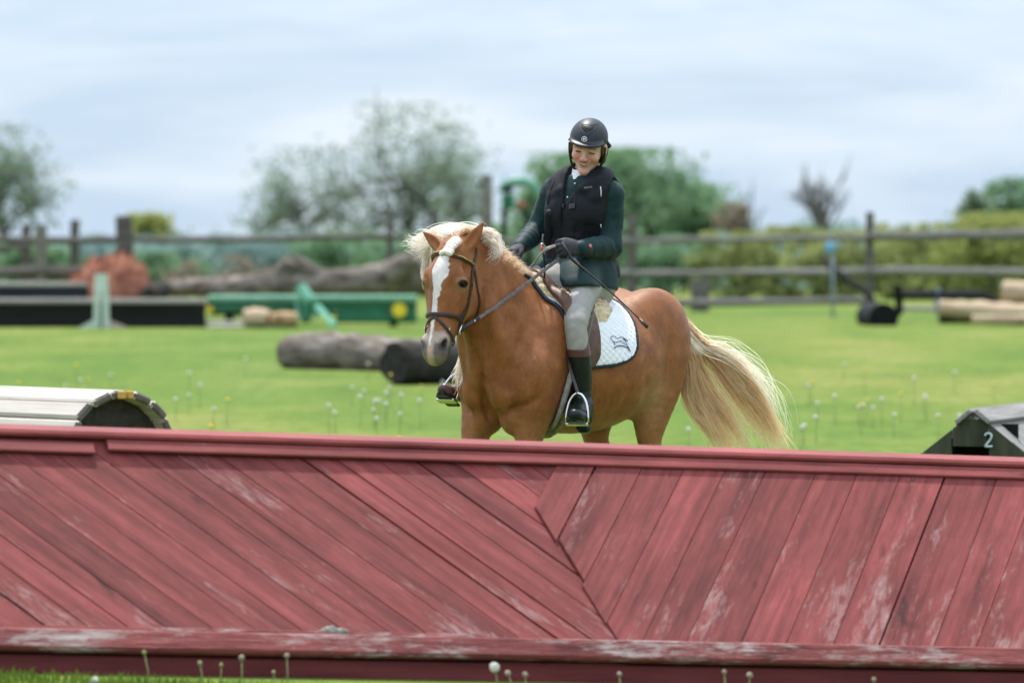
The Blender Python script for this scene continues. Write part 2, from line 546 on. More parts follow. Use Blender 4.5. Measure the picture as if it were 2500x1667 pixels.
# ------------------------------------------------------------------ timber materials
def timber(name, tones, grain=(3, 40, 40), rough=.8, bump=.5, wear=None, knots=True, dist=.006, spec=.2, low=None, mottle=0.0):
    """Wood along local x: streaked tones, knots, optional worn paint; `low` = (z of full wear, z of none)."""
    if name in MATS: return MATS[name]
    m, nt, b, out = nodes_of(name)
    info = nt.nodes.new('ShaderNodeObjectInfo')
    t = nt.nodes.new('ShaderNodeTexCoord'); addv = nt.nodes.new('ShaderNodeVectorMath'); addv.operation = 'ADD'
    sc = nt.nodes.new('ShaderNodeVectorMath'); sc.operation = 'SCALE'
    cb = nt.nodes.new('ShaderNodeCombineXYZ')
    for k in range(3): nt.links.new(info.outputs['Random'], cb.inputs[k])
    nt.links.new(cb.outputs[0], sc.inputs[0]); sc.inputs['Scale'].default_value = 37.0
    nt.links.new(t.outputs['Object'], addv.inputs[0]); nt.links.new(sc.outputs[0], addv.inputs[1])
    def nz_(scale, detail=5, rough_=.6, dist_=0.0):
        mpn = nt.nodes.new('ShaderNodeMapping'); mpn.inputs['Scale'].default_value = scale
        n = nt.nodes.new('ShaderNodeTexNoise'); n.inputs['Scale'].default_value = 1; n.inputs['Detail'].default_value = detail
        n.inputs['Roughness'].default_value = rough_; n.inputs['Distortion'].default_value = dist_
        nt.links.new(addv.outputs[0], mpn.inputs['Vector']); nt.links.new(mpn.outputs[0], n.inputs['Vector']); return n
    n1 = nz_(grain, 6, .62, .3)
    r1 = ramp_node(nt, n1.outputs['Fac'], [(.28, tones[0]), (.52, tones[1]), (.75, tones[2])])
    col_ = r1.outputs[0]
    v = nt.nodes.new('ShaderNodeMapRange'); v.inputs[3].default_value = .82; v.inputs[4].default_value = 1.16
    nt.links.new(info.outputs['Random'], v.inputs[0])
    cc = nt.nodes.new('ShaderNodeCombineXYZ')
    for k in range(3): nt.links.new(v.outputs[0], cc.inputs[k])
    col_ = mixc(nt, 1, col_, cc.outputs[0], 'MULTIPLY')
    if knots:
        n2 = nz_((3.4, 8.5, 8.5), 2, .4, .4)
        r2 = ramp_node(nt, n2.outputs['Fac'], [(.22, (.32,.30,.30)), (.31, (1,1,1))])
        col_ = mixc(nt, 1, col_, r2.outputs[0], 'MULTIPLY')
    if mottle:
        n6 = nz_((9, 22, 22), 5, .7, .4); r6 = ramp_node(nt, n6.outputs['Fac'], [(.30, (1-mottle, 1-mottle*1.05, 1-mottle*1.05)), (.70, (1+mottle, 1+mottle*1.2, 1+mottle*1.2))])
        n7 = nz_((.9, 3.2, 3.2), 4, .6, .3); r7 = ramp_node(nt, n7.outputs['Fac'], [(.32, (.70,.68,.68)), (.62, (1.12,1.12,1.12))])
        col_ = mixc(nt, 1, mixc(nt, 1, col_, r6.outputs[0], 'MULTIPLY'), r7.outputs[0], 'MULTIPLY')
    if wear:
        n3 = nz_((9, 42, 42), 8, .8, .6); n5 = nz_((1.8, 6, 6), 4, .6)
        mul = nt.nodes.new('ShaderNodeMath'); mul.operation = 'ADD'
        nt.links.new(n3.outputs['Fac'], mul.inputs[0]); nt.links.new(n5.outputs['Fac'], mul.inputs[1])
        src = mul.outputs[0]
        if low:
            g = nt.nodes.new('ShaderNodeNewGeometry'); sx = nt.nodes.new('ShaderNodeSeparateXYZ'); mr = nt.nodes.new('ShaderNodeMapRange')
            nt.links.new(g.outputs['Position'], sx.inputs[0]); nt.links.new(sx.outputs['Z'], mr.inputs[0])
            mr.inputs[1].default_value = low[0]; mr.inputs[2].default_value = low[1]; mr.inputs[3].default_value = low[2]; mr.inputs[4].default_value = 0.0
            a2 = nt.nodes.new('ShaderNodeMath'); a2.operation = 'ADD'; nt.links.new(src, a2.inputs[0]); nt.links.new(mr.outputs[0], a2.inputs[1]); src = a2.outputs[0]
        r3 = ramp_node(nt, src, [(wear[1]*.5, (0,0,0)), (wear[2]*.5, (1,1,1))])
        # ramp input runs 0..1: halve the sum
        hv_ = nt.nodes.new('ShaderNodeMath'); hv_.operation = 'MULTIPLY'; hv_.inputs[1].default_value = .5
        nt.links.new(src, hv_.inputs[0]); nt.links.new(hv_.outputs[0], r3.inputs['Fac'])
        col_ = mixc(nt, r3.outputs[0], col_, wear[0])
    nt.links.new(col_, b.inputs['Base Color']); b.inputs['Roughness'].default_value = rough; b.inputs['Specular IOR Level'].default_value = spec
    n4 = nz_((grain[0]*1.5, grain[1]*2.2, grain[2]*2.2), 5, .65)
    bump_node(nt, b, n4.outputs['Fac'], bump, dist)
    MATS[name] = m; return m

M_RED = timber('worn_red_paint', [(.115,.021,.019), (.205,.041,.038), (.265,.057,.053)], grain=(1.6,24,24), rough=.66, bump=.5, wear=((.34,.20,.185), 1.12, 1.38), dist=.004, low=(-.05,.40,.12), mottle=.17)
M_REDTRIM = timber('worn_red_trim', [(.14,.027,.025), (.215,.044,.041), (.27,.060,.056)], grain=(2.2,22,22), rough=.6, bump=.3, wear=((.36,.24,.23), 1.26, 1.42), dist=.004, mottle=.12)
M_LEDGE = timber('peeling_red_ledge', [(.15,.034,.032), (.215,.052,.049), (.27,.075,.068)], grain=(2.5,24,24), rough=.8, bump=.9, wear=((.36,.29,.265), 1.02, 1.22), dist=.012, mottle=.2)
M_BASE = timber('shaded_red_base', [(.10,.020,.022), (.15,.030,.032), (.19,.045,.045)], grain=(2,20,20), rough=.75, bump=.4, wear=((.20,.13,.11), 1.22, 1.36))  # red paint darkened in colour for the shade on the base board
M_NEWWOOD = timber('pale_new_lumber', [(.36,.32,.275), (.48,.435,.38), (.56,.515,.455)], grain=(1.6,26,26), rough=.75, bump=.25, dist=.003)
M_GREYWOOD = timber('weathered_grey_wood', [(.13,.12,.115), (.215,.20,.19), (.30,.285,.27)], grain=(1.8,22,22), rough=.9, bump=.7)
M_FENCE = timber('fence_grey_wood', [(.06,.052,.046), (.125,.110,.098), (.22,.20,.18)], grain=(1.2,16,16), rough=.9, bump=.7)
M_DARKWOOD = timber('dark_old_wood', [(.018,.016,.014), (.034,.030,.026), (.055,.050,.042)], grain=(2,18,18), rough=.9, bump=.6)
M_BARK = timber('grey_bark', [(.040,.030,.024), (.19,.155,.13), (.42,.37,.335)], grain=(2.2,8,8), rough=.95, bump=1.0, dist=.05)
M_DARKBARK = timber('dark_bark', [(.018,.016,.015), (.036,.032,.028), (.07,.062,.052)], grain=(2.5,9,9), rough=.95, bump=1.0, dist=.03)
M_CUT = timber('cut_log_face', [(.36,.22,.11), (.46,.30,.16), (.54,.37,.21)], grain=(9,9,9), rough=.85, bump=.3)
M_TANLOG = timber('peeled_tan_log', [(.32,.22,.14), (.44,.33,.22), (.55,.43,.31)], grain=(1.2,12,12), rough=.8, bump=.3)

def board(name, a, b, width, thick, normal, material, parent, bev=.004, endmat=None):
    """One plank from a to b (world); its own local x runs along the grain."""
    a, b = Vector(a), Vector(b); x = (b - a); L = x.length; x.normalize()
    n = Vector(normal); n = (n - x*n.dot(x)).normalized(); y = n.cross(x)
    m = MB(); m.box((0, 0, 0), (L, width, thick), bev=bev)
    o = m.build(name, material, parent)
    if endmat:
        o.data.materials.append(endmat)
        for f in o.data.polygons:
            if abs(f.normal.x) > .6: f.material_index = 1
    M = Matrix((x, y, n)).transposed().to_4x4(); M.translation = (a + b)/2
    o.matrix_basis = (parent.matrix_basis.inverted() if parent else Matrix.Identity(4)) @ M
    return o

# ------------------------------------------------------------------ the red jump in front
DJ = 20.0; DEP = 0.74
BL = at(0, 1565, 20.0); BR = at(2500, 1612, 21.4)               # upper front edge of the ledge, ends of the frame
TL = at(0, 1052, 20.0 + DEP); TR = at(2500, 1134, 21.4 + DEP)   # the edge under the ridge cap
def ext(a, b, f): return a + (b - a)*f
b0, b1 = ext(BL, BR, -.16), ext(BL, BR, 1.14); t0, t1 = ext(TL, TR, -.16), ext(TL, TR, 1.14)
jump = empty('red_jump', tuple((b0+b1)/2 - Vector((0, 0, (b0.z+b1.z)/2 + .05))), 0, 'long red painted wooden jump with diagonal planks in the foreground', 'jump')
eu = (b1 - b0).normalized(); WID = (b1 - b0).length
ev0 = ((b0 + b1)/2 - (t0 + t1)/2); ev = (ev0 - eu*ev0.dot(eu)); HGT = ev.length; ev.normalize()     # down the slope
en = eu.cross(-ev)                                                                                  # out of the face
if en.z < 0: en = -en
t0, t1 = b0 - ev*HGT, b1 - ev*HGT
org = t0.copy()
def face_pt(u, v, h=0.0): return org + eu*u + ev*v + en*h
def face_uv(px, py):
    """Where the line of sight meets the sloping face."""
    d = at(px, py, 20.0) - Vector((0, 0, EYE)); o = Vector((0, 0, EYE))
    k = (org - o).dot(en)/d.dot(en); p = o + d*k - org
    return p.dot(eu), p.dot(ev)
def clip(poly, p, n):
    out = []
    for i in range(len(poly)):
        a, b = poly[i], poly[(i+1) % len(poly)]
        da, db = (a[0]-p[0])*n[0] + (a[1]-p[1])*n[1], (b[0]-p[0])*n[0] + (b[1]-p[1])*n[1]
        if da <= 0: out.append(a)
        if (da < 0) != (db < 0) and da != db:
            t = da/(da-db); out.append((a[0]+(b[0]-a[0])*t, a[1]+(b[1]-a[1])*t))
    return out
def plank_poly(poly, ang, h0, th, name='plank', material=None):
    """A plank cut to a polygon on the face; its local x follows the grain at angle ang."""
    if len(poly) < 3: return
    ca, sa = math.cos(ang), math.sin(ang)
    cu, cv_ = sum(p[0] for p in poly)/len(poly), sum(p[1] for p in poly)/len(poly)
    X = eu*ca + ev*sa; Y = en.cross(X)
    c = face_pt(cu, cv_, h0)
    loc = []
    for u, v in poly:
        w = eu*(u-cu) + ev*(v-cv_); loc.append((w.dot(X), w.dot(Y)))
    ar = sum(loc[i][0]*loc[(i+1) % len(loc)][1] - loc[(i+1) % len(loc)][0]*loc[i][1] for i in range(len(loc)))
    if ar < 0: loc = loc[::-1]
    if abs(ar) < 1e-4: return
    k = len(loc)
    cx_, cy_ = sum(p[0] for p in loc)/k, sum(p[1] for p in loc)/k
    ins = []
    for x, y in loc:
        L = math.hypot(x-cx_, y-cy_); f = max(0, 1 - .004/max(L, .01)); ins.append((cx_+(x-cx_)*f, cy_+(y-cy_)*f))
    V = [(x, y, -th) for x, y in loc] + [(x, y, -.004) for x, y in loc] + [(x, y, 0) for x, y in ins]
    F = [list(range(k-1, -1, -1)), [2*k+i for i in range(k)]]
    for q in (0, 1):
        F += [[q*k+i, q*k+(i+1) % k, (q+1)*k+(i+1) % k, (q+1)*k+i] for i in range(k)]
    o = mesh_obj(name, V, F, material or M_RED, jump)
    M = Matrix((X, Y, en)).transposed().to_4x4(); M.translation = c
    o.matrix_basis = jump.matrix_basis.inverted() @ M
    return o
VB_ = HGT + .01
ua, va = face_uv(1262, 1160); ub, vb = face_uv(1510, 1568)
BD = nrm([ub-ua, vb-va])                       # line where the two sets of planks meet
BN = (BD[1], -BD[0])                           # points to the right
rj = random.Random(7)
_p, _q = face_uv(813, 1149), face_uv(1250, 1457)
A1 = math.atan2(_q[1]-_p[1], _q[0]-_p[0])       # left planks, down to the right
def strips(ang, wmean, u_from, u_to):
    d = (math.cos(ang), math.sin(ang)); n = (-d[1], d[0])
    vals = [u*n[0] + v*n[1] for u in (u_from, u_to) for v in (0, VB_)]
    q = min(vals) - .05
    while q < max(vals):
        w = wmean*rj.uniform(.86, 1.14)
        yield d, n, q, w
        q += w
left_rect = [(0, 0), (ub + .6, 0), (ub + .6, VB_), (0, VB_)]
for d, n, q, w in strips(A1, .116, 0, ub):
    gap = .0025 if rj.random() < .72 else .010
    poly = clip(clip(left_rect, (n[0]*(q+w-gap), n[1]*(q+w-gap)), n), (n[0]*(q+gap*.3), n[1]*(q+gap*.3)), (-n[0], -n[1]))
    poly = clip(poly, (ua + BN[0]*.30, va + BN[1]*.30), BN)
    plank_poly(poly, A1, rj.uniform(-.0055, -.0045) if False else rj.uniform(-.007, -.0042), .018)
right_rect = [(ua - .5, 0), (WID, 0), (WID, VB_), (ua - .5, VB_)]
d1 = (math.cos(A1), math.sin(A1)); n1 = (-d1[1], d1[0])
def seam_line(px):
    """A joint of the right-hand planks: top point on the face and direction (they fan slightly)."""
    lean = np.interp(px, [1300, 1700, 2200, 2900], [.53, .50, .40, .34])
    p0 = face_uv(px, 1150); p1 = face_uv(px - lean*380, 1530)
    d = nrm([p1[0]-p0[0], p1[1]-p0[1]]); return p0, d
px = 1352.0
seams = []
while px < 3000:
    seams.append(px); px += rj.uniform(98, 132)
for k in range(len(seams)-1):
    (pa, da), (pb, db) = seam_line(seams[k]), seam_line(seams[k+1])
    gap = .002 if rj.random() < .7 else .008
    na, nb = (da[1], -da[0]), (db[1], -db[0])          # to the right
    poly = clip(right_rect, (pb[0]-gap, pb[1]), nb); poly = clip(poly, (pa[0], pa[1]), (-na[0], -na[1]))
    # cut along the slanting joint where they meet the left-hand boards
    md = nrm([da[0]+db[0], da[1]+db[1]])
    jog = rj.uniform(-.012, .012)
    poly = clip(poly, (ua + BN[0]*jog, va + BN[1]*jog), (-BN[0], -BN[1]))
    plank_poly(poly, math.atan2(md[1], md[0]), rj.uniform(.0035, .0055), .0085)
# short filler at the top of the joint
# core that closes the gaps, back face and ends
bk0, bk1 = t0 + Vector((0, .95, 0)), t1 + Vector((0, .95, 0)); bk0.z = zg(bk0.x, bk0.y); bk1.z = zg(bk1.x, bk1.y)
core = MB(); dnm = en*-.026
gl, gr_ = b0.copy(), b1.copy(); gl.z -= .16; gr_.z -= .16
core.add([t0+dnm, b0+dnm, gl+Vector((0,.03,0)), bk0, t1+dnm, b1+dnm, gr_+Vector((0,.03,0)), bk1], [(3,2,1,0), (4,5,6,7), (0,1,5,4), (1,2,6,5), (2,3,7,6), (3,0,4,7)])
core.v = [v - jump.location for v in core.v]
core.build('inner_frame', M_BASE, jump)
# trims: second board under the cap (with a broken joint on the left), the cap itself, ledge and base board
def along(v, h, u0, u1): return face_pt(u0, v, h), face_pt(u1, v, h)
uj, _ = face_uv(255, 1070)
p, q = along(.066, .0085, 0, uj - .05); board('top_rail', p + ev*.008, q + ev*.012, .054, .014, en, M_REDTRIM, jump)
p, q = along(.062, .0105, uj, WID); board('top_rail', p, q, .052, .014, en, M_REDTRIM, jump)
cn = (en*.25 + Vector((0, 0, 1))).normalized()
off_ = Vector((0, -.030, .004))
board('ridge_cap', t0 + off_ + Vector((0,.05,.0)), t1 + off_ + Vector((0,.05,.0)), .115, .030, cn, M_REDTRIM, jump, bev=.010)
ledge_n = (en*.35 + Vector((0, 0, 1))).normalized()
ln_ = (en*.75 + Vector((0, -1, .25))*.25).normalized()
board('ledge', b0 + en*.024 + ev*.012, b1 + en*.024 + ev*.012, .088, .036, ln_, M_LEDGE, jump, bev=.010)
board('ledge_strip', b0 + ev*-.046 + en*.014, b0*.52 + b1*.48 + ev*-.046 + en*.014, .036, .018, en, M_LEDGE, jump, bev=.006)
board('base_board', b0 + Vector((0, -.012, -.092)), b1 + Vector((0, -.012, -.092)), .100, .034, Vector((0, -1, .0)), M_BASE, jump, bev=.006)
board('ground_beam', b0 + Vector((0, .035, -.145)), b1 + Vector((0, .035, -.145)), .10, .06, Vector((0, -1, .0)), M_DARKWOOD, jump, bev=.006)

M_LICHEN = mat('grey_lichen', (.16,.15,.125), (.27,.255,.215), 60, rough=.95, bump=.8, bscale=120)
def fluff(c, r, n=5, m=7, jag=.12, seed=0):
    rr = random.Random(seed); v, f = [], []
    for i in range(n+1):
        for j in range(m):
            th, ph = math.pi*i/n, 2*math.pi*j/m; k = r*(1 + rr.uniform(-jag, jag))
            v.append((c[0]+k*math.sin(th)*math.cos(ph), c[1]+k*math.sin(th)*math.sin(ph), c[2]+k*math.cos(th)))
    for i in range(n):
        for j in range(m): f.append([i*m+j, i*m+(j+1) % m, (i+1)*m+(j+1) % m, (i+1)*m+j])
    return v, f
for i, (px, py, w_, h_) in enumerate(((575,1552,.030,.016), (815,1548,.060,.026), (850,1560,.040,.022), (1060,1566,.055,.016), (1172,1568,.035,.018), (1300,1575,.05,.014), (2118,1598,.03,.014), (690,1552,.035,.013))):
    c = at(px, py, 20.0 + 1.4*px/2500 + .012) - jump.location
    v, f = fluff((0,0,0), 1.0, 6, 10, .30, 50+i)
    MB().add([(c[0]+a*w_, c[1]+b*.018, c[2]+z*h_) for a, b, z in v], f).build('lichen_clump', M_LICHEN, jump, smooth=True)
# dandelions in front of the jump: each on its own stalk
M_CLOCK = mat('dandelion_down', (.62,.60,.54), (.78,.76,.70), 90, rough=.95, spec=.05, trans=.4)
M_DRYHEAD = mat('withered_dandelion_head', (.24,.19,.13), (.36,.30,.22), 60, rough=.9)
M_STALK = mat('dandelion_stalk', (.20,.24,.08), (.30,.30,.14), 30, rough=.8)
M_YELLOW = mat('dandelion_petals', (.72,.47,.02), (.82,.58,.04), 60, rough=.8)
def fluff(c, r, n=5, m=7, jag=.12, seed=0):
    rr = random.Random(seed); v, f = [], []
    for i in range(n+1):
        for j in range(m):
            th, ph = math.pi*i/n, 2*math.pi*j/m; k = r*(1 + rr.uniform(-jag, jag))
            v.append((c[0]+k*math.sin(th)*math.cos(ph), c[1]+k*math.sin(th)*math.sin(ph), c[2]+k*math.cos(th)))
    for i in range(n):
        for j in range(m): f.append([i*m+j, i*m+(j+1) % m, (i+1)*m+(j+1) % m, (i+1)*m+j])
    return v, f
near_d = [(352,1592,.9,0,'thin stalk with a small closed head at the left end of the jump foot'), (488,1618,1.0,0,'closed dandelion head left of three by the jump foot'), (540,1622,.8,0,'small closed dandelion head low before the base board'),
          (590,1605,1.2,1,'drooping pale dandelion head before the base board'), (700,1600,1.1,1,'leaning pale dandelion head before the base board'), (668,1640,.8,0,'short green dandelion bud at the grass edge'),
          (232,1660,1.5,2,'white dandelion clock in the grass at lower left'), (1207,1628,2.1,2,'large white dandelion clock before the red base board'), (1240,1642,1.2,1,'faint dandelion clock right of the large white one'),
          (1512,1645,1.0,1,'pale dandelion clock right of the frame\'s middle before the base board'), (1768,1640,1.0,1,'half-open dandelion head under the right planks'), (1830,1648,1.3,1,'broad pale dandelion head under the right planks'),
          (2134,1658,1.0,1,'small dandelion clock at the lower right'), (1282,1646,1.2,1,'pale dandelion clock just right of the pair in the middle')]
for i, (px, py, sz, kd, lab) in enumerate(near_d):
    d = 19.55 + (i % 3)*.10
    top = at(px, py, d); base = Vector((top.x + rj.uniform(-.02, .02), d, zg(top.x, d)))
    if base.z > top.z - .03: base.z = top.z - .05
    e = empty('dandelion', tuple(base), 0, lab, 'dandelion', 'dandelions in front of the red jump')
    m = MB(); m.tube([Vector((0,0,-.01)), (top-base)*.5 + Vector((.006,0,0)), top-base], .0022, n=5); m.build('stalk', M_STALK, e, smooth=True)
    m = MB(); v, f = fluff(top-base, 0.0085*sz, 6, 9, .18 if kd < 2 else .08, i); m.add(v, f); m.build('seed_head', M_CLOCK if kd == 2 else M_DRYHEAD if kd else M_STALK, e, smooth=True)
# dandelions over the lawn behind
proto_w = None
def field_dandelion(i, x, d, yellow):
    global proto_w
    e = empty('dandelion', (x, d, 0), rj.uniform(0, 6), 'yellow dandelion flower in the lawn behind the jump' if yellow else 'white dandelion clock in the lawn behind the jump', 'dandelion', 'yellow dandelions in the lawn' if yellow else 'dandelion clocks in the lawn')
    key = 'fy' if yellow else 'fw'
    if key not in MATS:
        m = MB(); m.tube([(0,0,-.02), (.005,.003,.10), (0,0,.20)], .003, n=4); s_ = m.build('stalk', M_STALK, e, smooth=True)
        m = MB(); v, f = fluff((0,0,.20), .0165, 5, 8, .12, 3)
        if yellow: v = [(a, b, .20 + (c-.20)*.45) for a, b, c in v]
        m.add(v, f); h_ = m.build('flower_head' if yellow else 'seed_head', M_YELLOW if yellow else M_CLOCK, e, smooth=True)
        MATS[key] = (s_.data, h_.data)
    else:
        for nm, me in zip(('stalk', 'flower_head' if yellow else 'seed_head'), MATS[key]):
            o = bpy.data.objects.new(nm, me); link(o, e)
    e.scale = (1, 1, rj.uniform(.7, 1.2))
rf = random.Random(19)
cnt = 0
while cnt < 95:
    py = rf.triangular(850, 1085, 985); px = rf.uniform(-20, 2520)
    d = FPX*(EYE - .18)/(py - HORIZON)
    if 1000 < px < 1760 and rf.random() < .75: continue
    if math.sin(px*.011)*math.sin(px*.0043+1)+math.sin(py*.06+px*.004)*.6 + rf.uniform(-.5,.9) < 0: continue
    field_dandelion(cnt, (px - 1250)*d/FPX, d, rf.random() < .17); cnt += 1

# ------------------------------------------------------------------ jumps on the lawn
# half-round jump of pale planks on the left
hb = at(300, 1040, 29.6); hbc = Vector((hb.x, hb.y, 0))
barrel = empty('half_round_jump', tuple(hbc), 0, 'half-round jump of pale new planks on the lawn at left', 'jump')
ax_ang = R(180 - 47); axd = Vector((math.cos(ax_ang), math.sin(ax_ang), 0))      # runs away to the left
crs = Vector((-axd.y, axd.x, 0));
if crs.x < 0: crs = -crs
RAD = .365; ZC = .345
LEN = 2.6
M_SHADED_ENDGRAIN = timber('weathered_shaded_end_grain', [(.07,.058,.05), (.12,.102,.088), (.17,.148,.13)], grain=(20,20,20), rough=.9, bump=.4)  # weathered ends, with the shade on them put into the darker tone
for i in range(9):
    a = math.pi*(i + .5)/9
    c = crs*(math.cos(math.pi - a)*RAD) + Vector((0, 0, ZC + math.sin(a)*RAD))
    nn = crs*math.cos(math.pi - a) + Vector((0, 0, math.sin(a)))
    e0 = rj.uniform(-.020, .020)
    board('plank', hbc + c + axd*e0, hbc + c + axd*LEN, .118, .046, nn, M_NEWWOOD, barrel, bev=.012, endmat=M_SHADED_ENDGRAIN)
for k, zz in ((-1, .20), (1, .20), (-1, .08), (1, .08)):
    board('side_plank', hbc + crs*k*RAD + Vector((0,0,zz+.05)), hbc + crs*k*RAD + axd*LEN + Vector((0,0,zz+.05)), .112, .040, crs*k, M_NEWWOOD, barrel, bev=.008, endmat=M_SHADED_ENDGRAIN)
for off in (.10, LEN - .3):  # solid dark boards; the interior's shade is put in by their colour
    m = MB(); pts = [crs*(math.cos(math.pi*k/12)*(RAD-.026)) + Vector((0,0,ZC+math.sin(math.pi*k/12)*(RAD-.026))) for k in range(13)]
    base_ = [crs*(RAD-.026) + Vector((0,0,.0)), crs*-(RAD-.026) + Vector((0,0,.0))]
    ring = pts + [base_[1], base_[0]]
    v = [p + axd*(off-.02) for p in ring] + [p + axd*(off+.02) for p in ring]; n_ = len(ring)
    m.add(v, [list(range(n_)), list(range(2*n_-1, n_-1, -1))] + [[i, (i+1) % n_, n_+(i+1) % n_, n_+i] for i in range(n_)]); m.build('rib_board', M_DARKWOOD, barrel)
m = MB()
for q in (-.035, .018):
    m.box(crs*q*1.0 + Vector((0,0,ZC+RAD+.002)) - axd*.034, (.036, .030, .040), Matrix((crs, axd, Vector((0,0,1)))).transposed(), bev=.004)
m.build('yellow_marker', timber('ochre_block', [(.48,.25,.05),(.58,.33,.08),(.66,.40,.11)], grain=(6,6,6)), barrel)

# grey A-shaped jump with the number 2 on the right
M_INSIDE_SHADE = mat('inside_shade', (.004,.004,.004), (.007,.007,.006), 8, rough=.9)
ab = at(2378, 1014, 30.4); abc = Vector((ab.x, ab.y, 0)); RZ = ab.z
coop = empty('wedge_jump', tuple(abc), 0, 'weathered grey wedge jump marked 2 at the right edge', 'jump')
cax = Vector((math.cos(R(70)), math.sin(R(70)), 0)); ccr = Vector((cax.y, -cax.x, 0))    # ridge runs away to the right; ccr points right and to the lens
SPR = .72; CL = 2.4
M_ENDPLY = timber('shaded_end_boards', [(.028,.028,.020),(.050,.050,.034),(.075,.072,.050)], grain=(14,3,3), rough=.9, bump=.5)  # dark olive tone carries the shade of the end facing away from the sun
def ep(x, z, o=0.0): return ccr*x + Vector((0,0,z)) + cax*o
# end boards: five uprights cut to the slope, with a dark opening in the middle
for i, (xa, xb) in enumerate(((-.72,-.40), (-.40,-.125), (-.12,.075), (.08,.36), (.36,.72))):
    def top_(x): return max(.02, RZ - .02 - max(0, abs(x)-.05)/SPR*(RZ-.02))
    zb = RZ - .165 if i == 2 else 0.0
    x0, x1 = xa + .002, xb - .002
    ring = [(x0, zb), (x1, zb), (x1, top_(x1))] + ([(.05, RZ-.02), (-.05, RZ-.02)] if i == 2 else []) + [(x0, top_(x0))]
    d_ = .006*(i % 2)
    v = [ep(x, z, d_) for x, z in ring] + [ep(x, z, .025 + d_) for x, z in ring]; k = len(ring)
    MB().add(v, [list(range(k)), list(range(2*k-1, k-1, -1))] + [[j, (j+1) % k, k+(j+1) % k, k+j] for j in range(k)]).build('end_board', M_ENDPLY, coop)
for sd in (1, -1):
    nn = (ccr*sd*RZ + Vector((0,0,SPR))).normalized(); dn = (ccr*sd*SPR - Vector((0,0,RZ))).normalized()
    board('ridge_board', abc + Vector((0,0,RZ)) + dn*.045 + nn*.030 - cax*.03, abc + Vector((0,0,RZ)) + dn*.045 + nn*.030 + cax*CL, .105, .026, nn, M_GREYWOOD, coop, bev=.005)
    board('backing_panel', abc + Vector((0,0,RZ)) + dn*.01 - nn*.012 + cax*(CL/2), abc + Vector((0,0,RZ)) + dn*.93 - nn*.012 + cax*(CL/2), CL - .02, .014, nn, M_GREYWOOD, coop, bev=.003)
    for k in range(17):      # slanting face boards
        o0 = .02 + k*.140
        board('face_board', abc + Vector((0,0,RZ)) + dn*.02 + nn*.008 + cax*(o0+.06), abc + dn*.93 + Vector((0,0,RZ)) + nn*.008 + cax*(o0+.06), .134, .022, nn, M_GREYWOOD, coop, bev=.004)
def tube_digit(name, strokes, material, parent, r):
    m = MB()
    for s_ in strokes: m.tube([Vector(v) for v in spline([tuple(p) for p in s_], 4)], r, n=6)
    return m.build(name, material, parent, smooth=True)
M_WHITE2 = mat('white_number_paint', (.42,.50,.53), (.52,.60,.63), 60, rough=.7)
def digp(x, z): return ep(.082 + x*.62, RZ - .135 + z*.62, -.006)
tube_digit('number', [[digp(-.030,.045), digp(-.022,.062), digp(.0,.068), digp(.022,.058), digp(.026,.036), digp(.012,.008), digp(-.010,-.018), digp(-.030,-.045)], [digp(-.030,-.045), digp(.0,-.046), digp(.034,-.045)]], M_WHITE2, coop, .0062)
MB().box(ep(.02, RZ-.30, .20), (.34, .02, .5), Matrix((ccr, cax, Vector((0,0,1)))).transposed()).build('shade_panel', M_INSIDE_SHADE, coop)  # added black panel stands in for the shade inside the opening

# ------------------------------------------------------------------ things at the edge of the field
def log_thing(name, label, pts, rads, material, cutmat, cat='log', group=None, n=14, seed=1, stubs=()):
    """A log: knobbly bark tube with cut ends; pts are world points along its axis."""
    P = [Vector(p) for p in pts]; base = P[0].copy(); base.z = 0
    e = empty(name, tuple(base), 0, label, cat, group)
    d = (P[-1]-P[0]); ang = math.atan2(d.y, d.x)
    S = spline([tuple(p - base) + (r,) for p, r in zip(P, rads)], 6); rr = random.Random(seed)
    rot = Matrix.Rotation(-ang, 3, 'Z'); m = MB()
    pp = [rot @ Vector(s[:3]) for s in S]; ra = [s[3]*(1+rr.uniform(-.05, .05)) for s in S]
    m.tube(pp, ra, n=n, cap=True)
    for i, v in enumerate(m.v):
        v += (v - pp[min(i//n, len(pp)-1)])*rr.uniform(-.11, .11)
    for sp_, sr in stubs:
        m.tube([rot @ (Vector(q) - base) for q in sp_], sr, n=9)
    o = m.build('trunk', material, e, smooth=True, angle=60); o.rotation_euler = (0, 0, ang)
    for q, s, r in ((pp[0], -1, ra[0]), (pp[-1], 1, ra[-1])):
        dd = ((pp[1]-pp[0]) if s < 0 else (pp[-1]-pp[-2])).normalized()*s
        f = MB(); f.tube([q + dd*.002, q + dd*.012], r*.93, n=n); fo = f.build('cut_end', cutmat, e); fo.rotation_euler = (0, 0, ang)
    return e
lp = lambda px, py, d, r=0: at(px, py, d)
log_thing('log', 'big grey log lying on the lawn left of the pony', [at(705,862,61.0), at(800,860,60.6), at(900,866,60.2), at(1035,872,59.4), at(1150,874,58.6)], [.185,.215,.20,.205,.195], M_BARK, M_CUT, seed=3)
log_thing('log', 'black log end in front of the grey log', [at(966,888,55.0), at(1010,888,55.2), at(1075,888,55.6), at(1180,886,56.4)], [.20,.21,.205,.20], M_DARKBARK, M_DARKBARK, seed=5)  # log in near-black bark
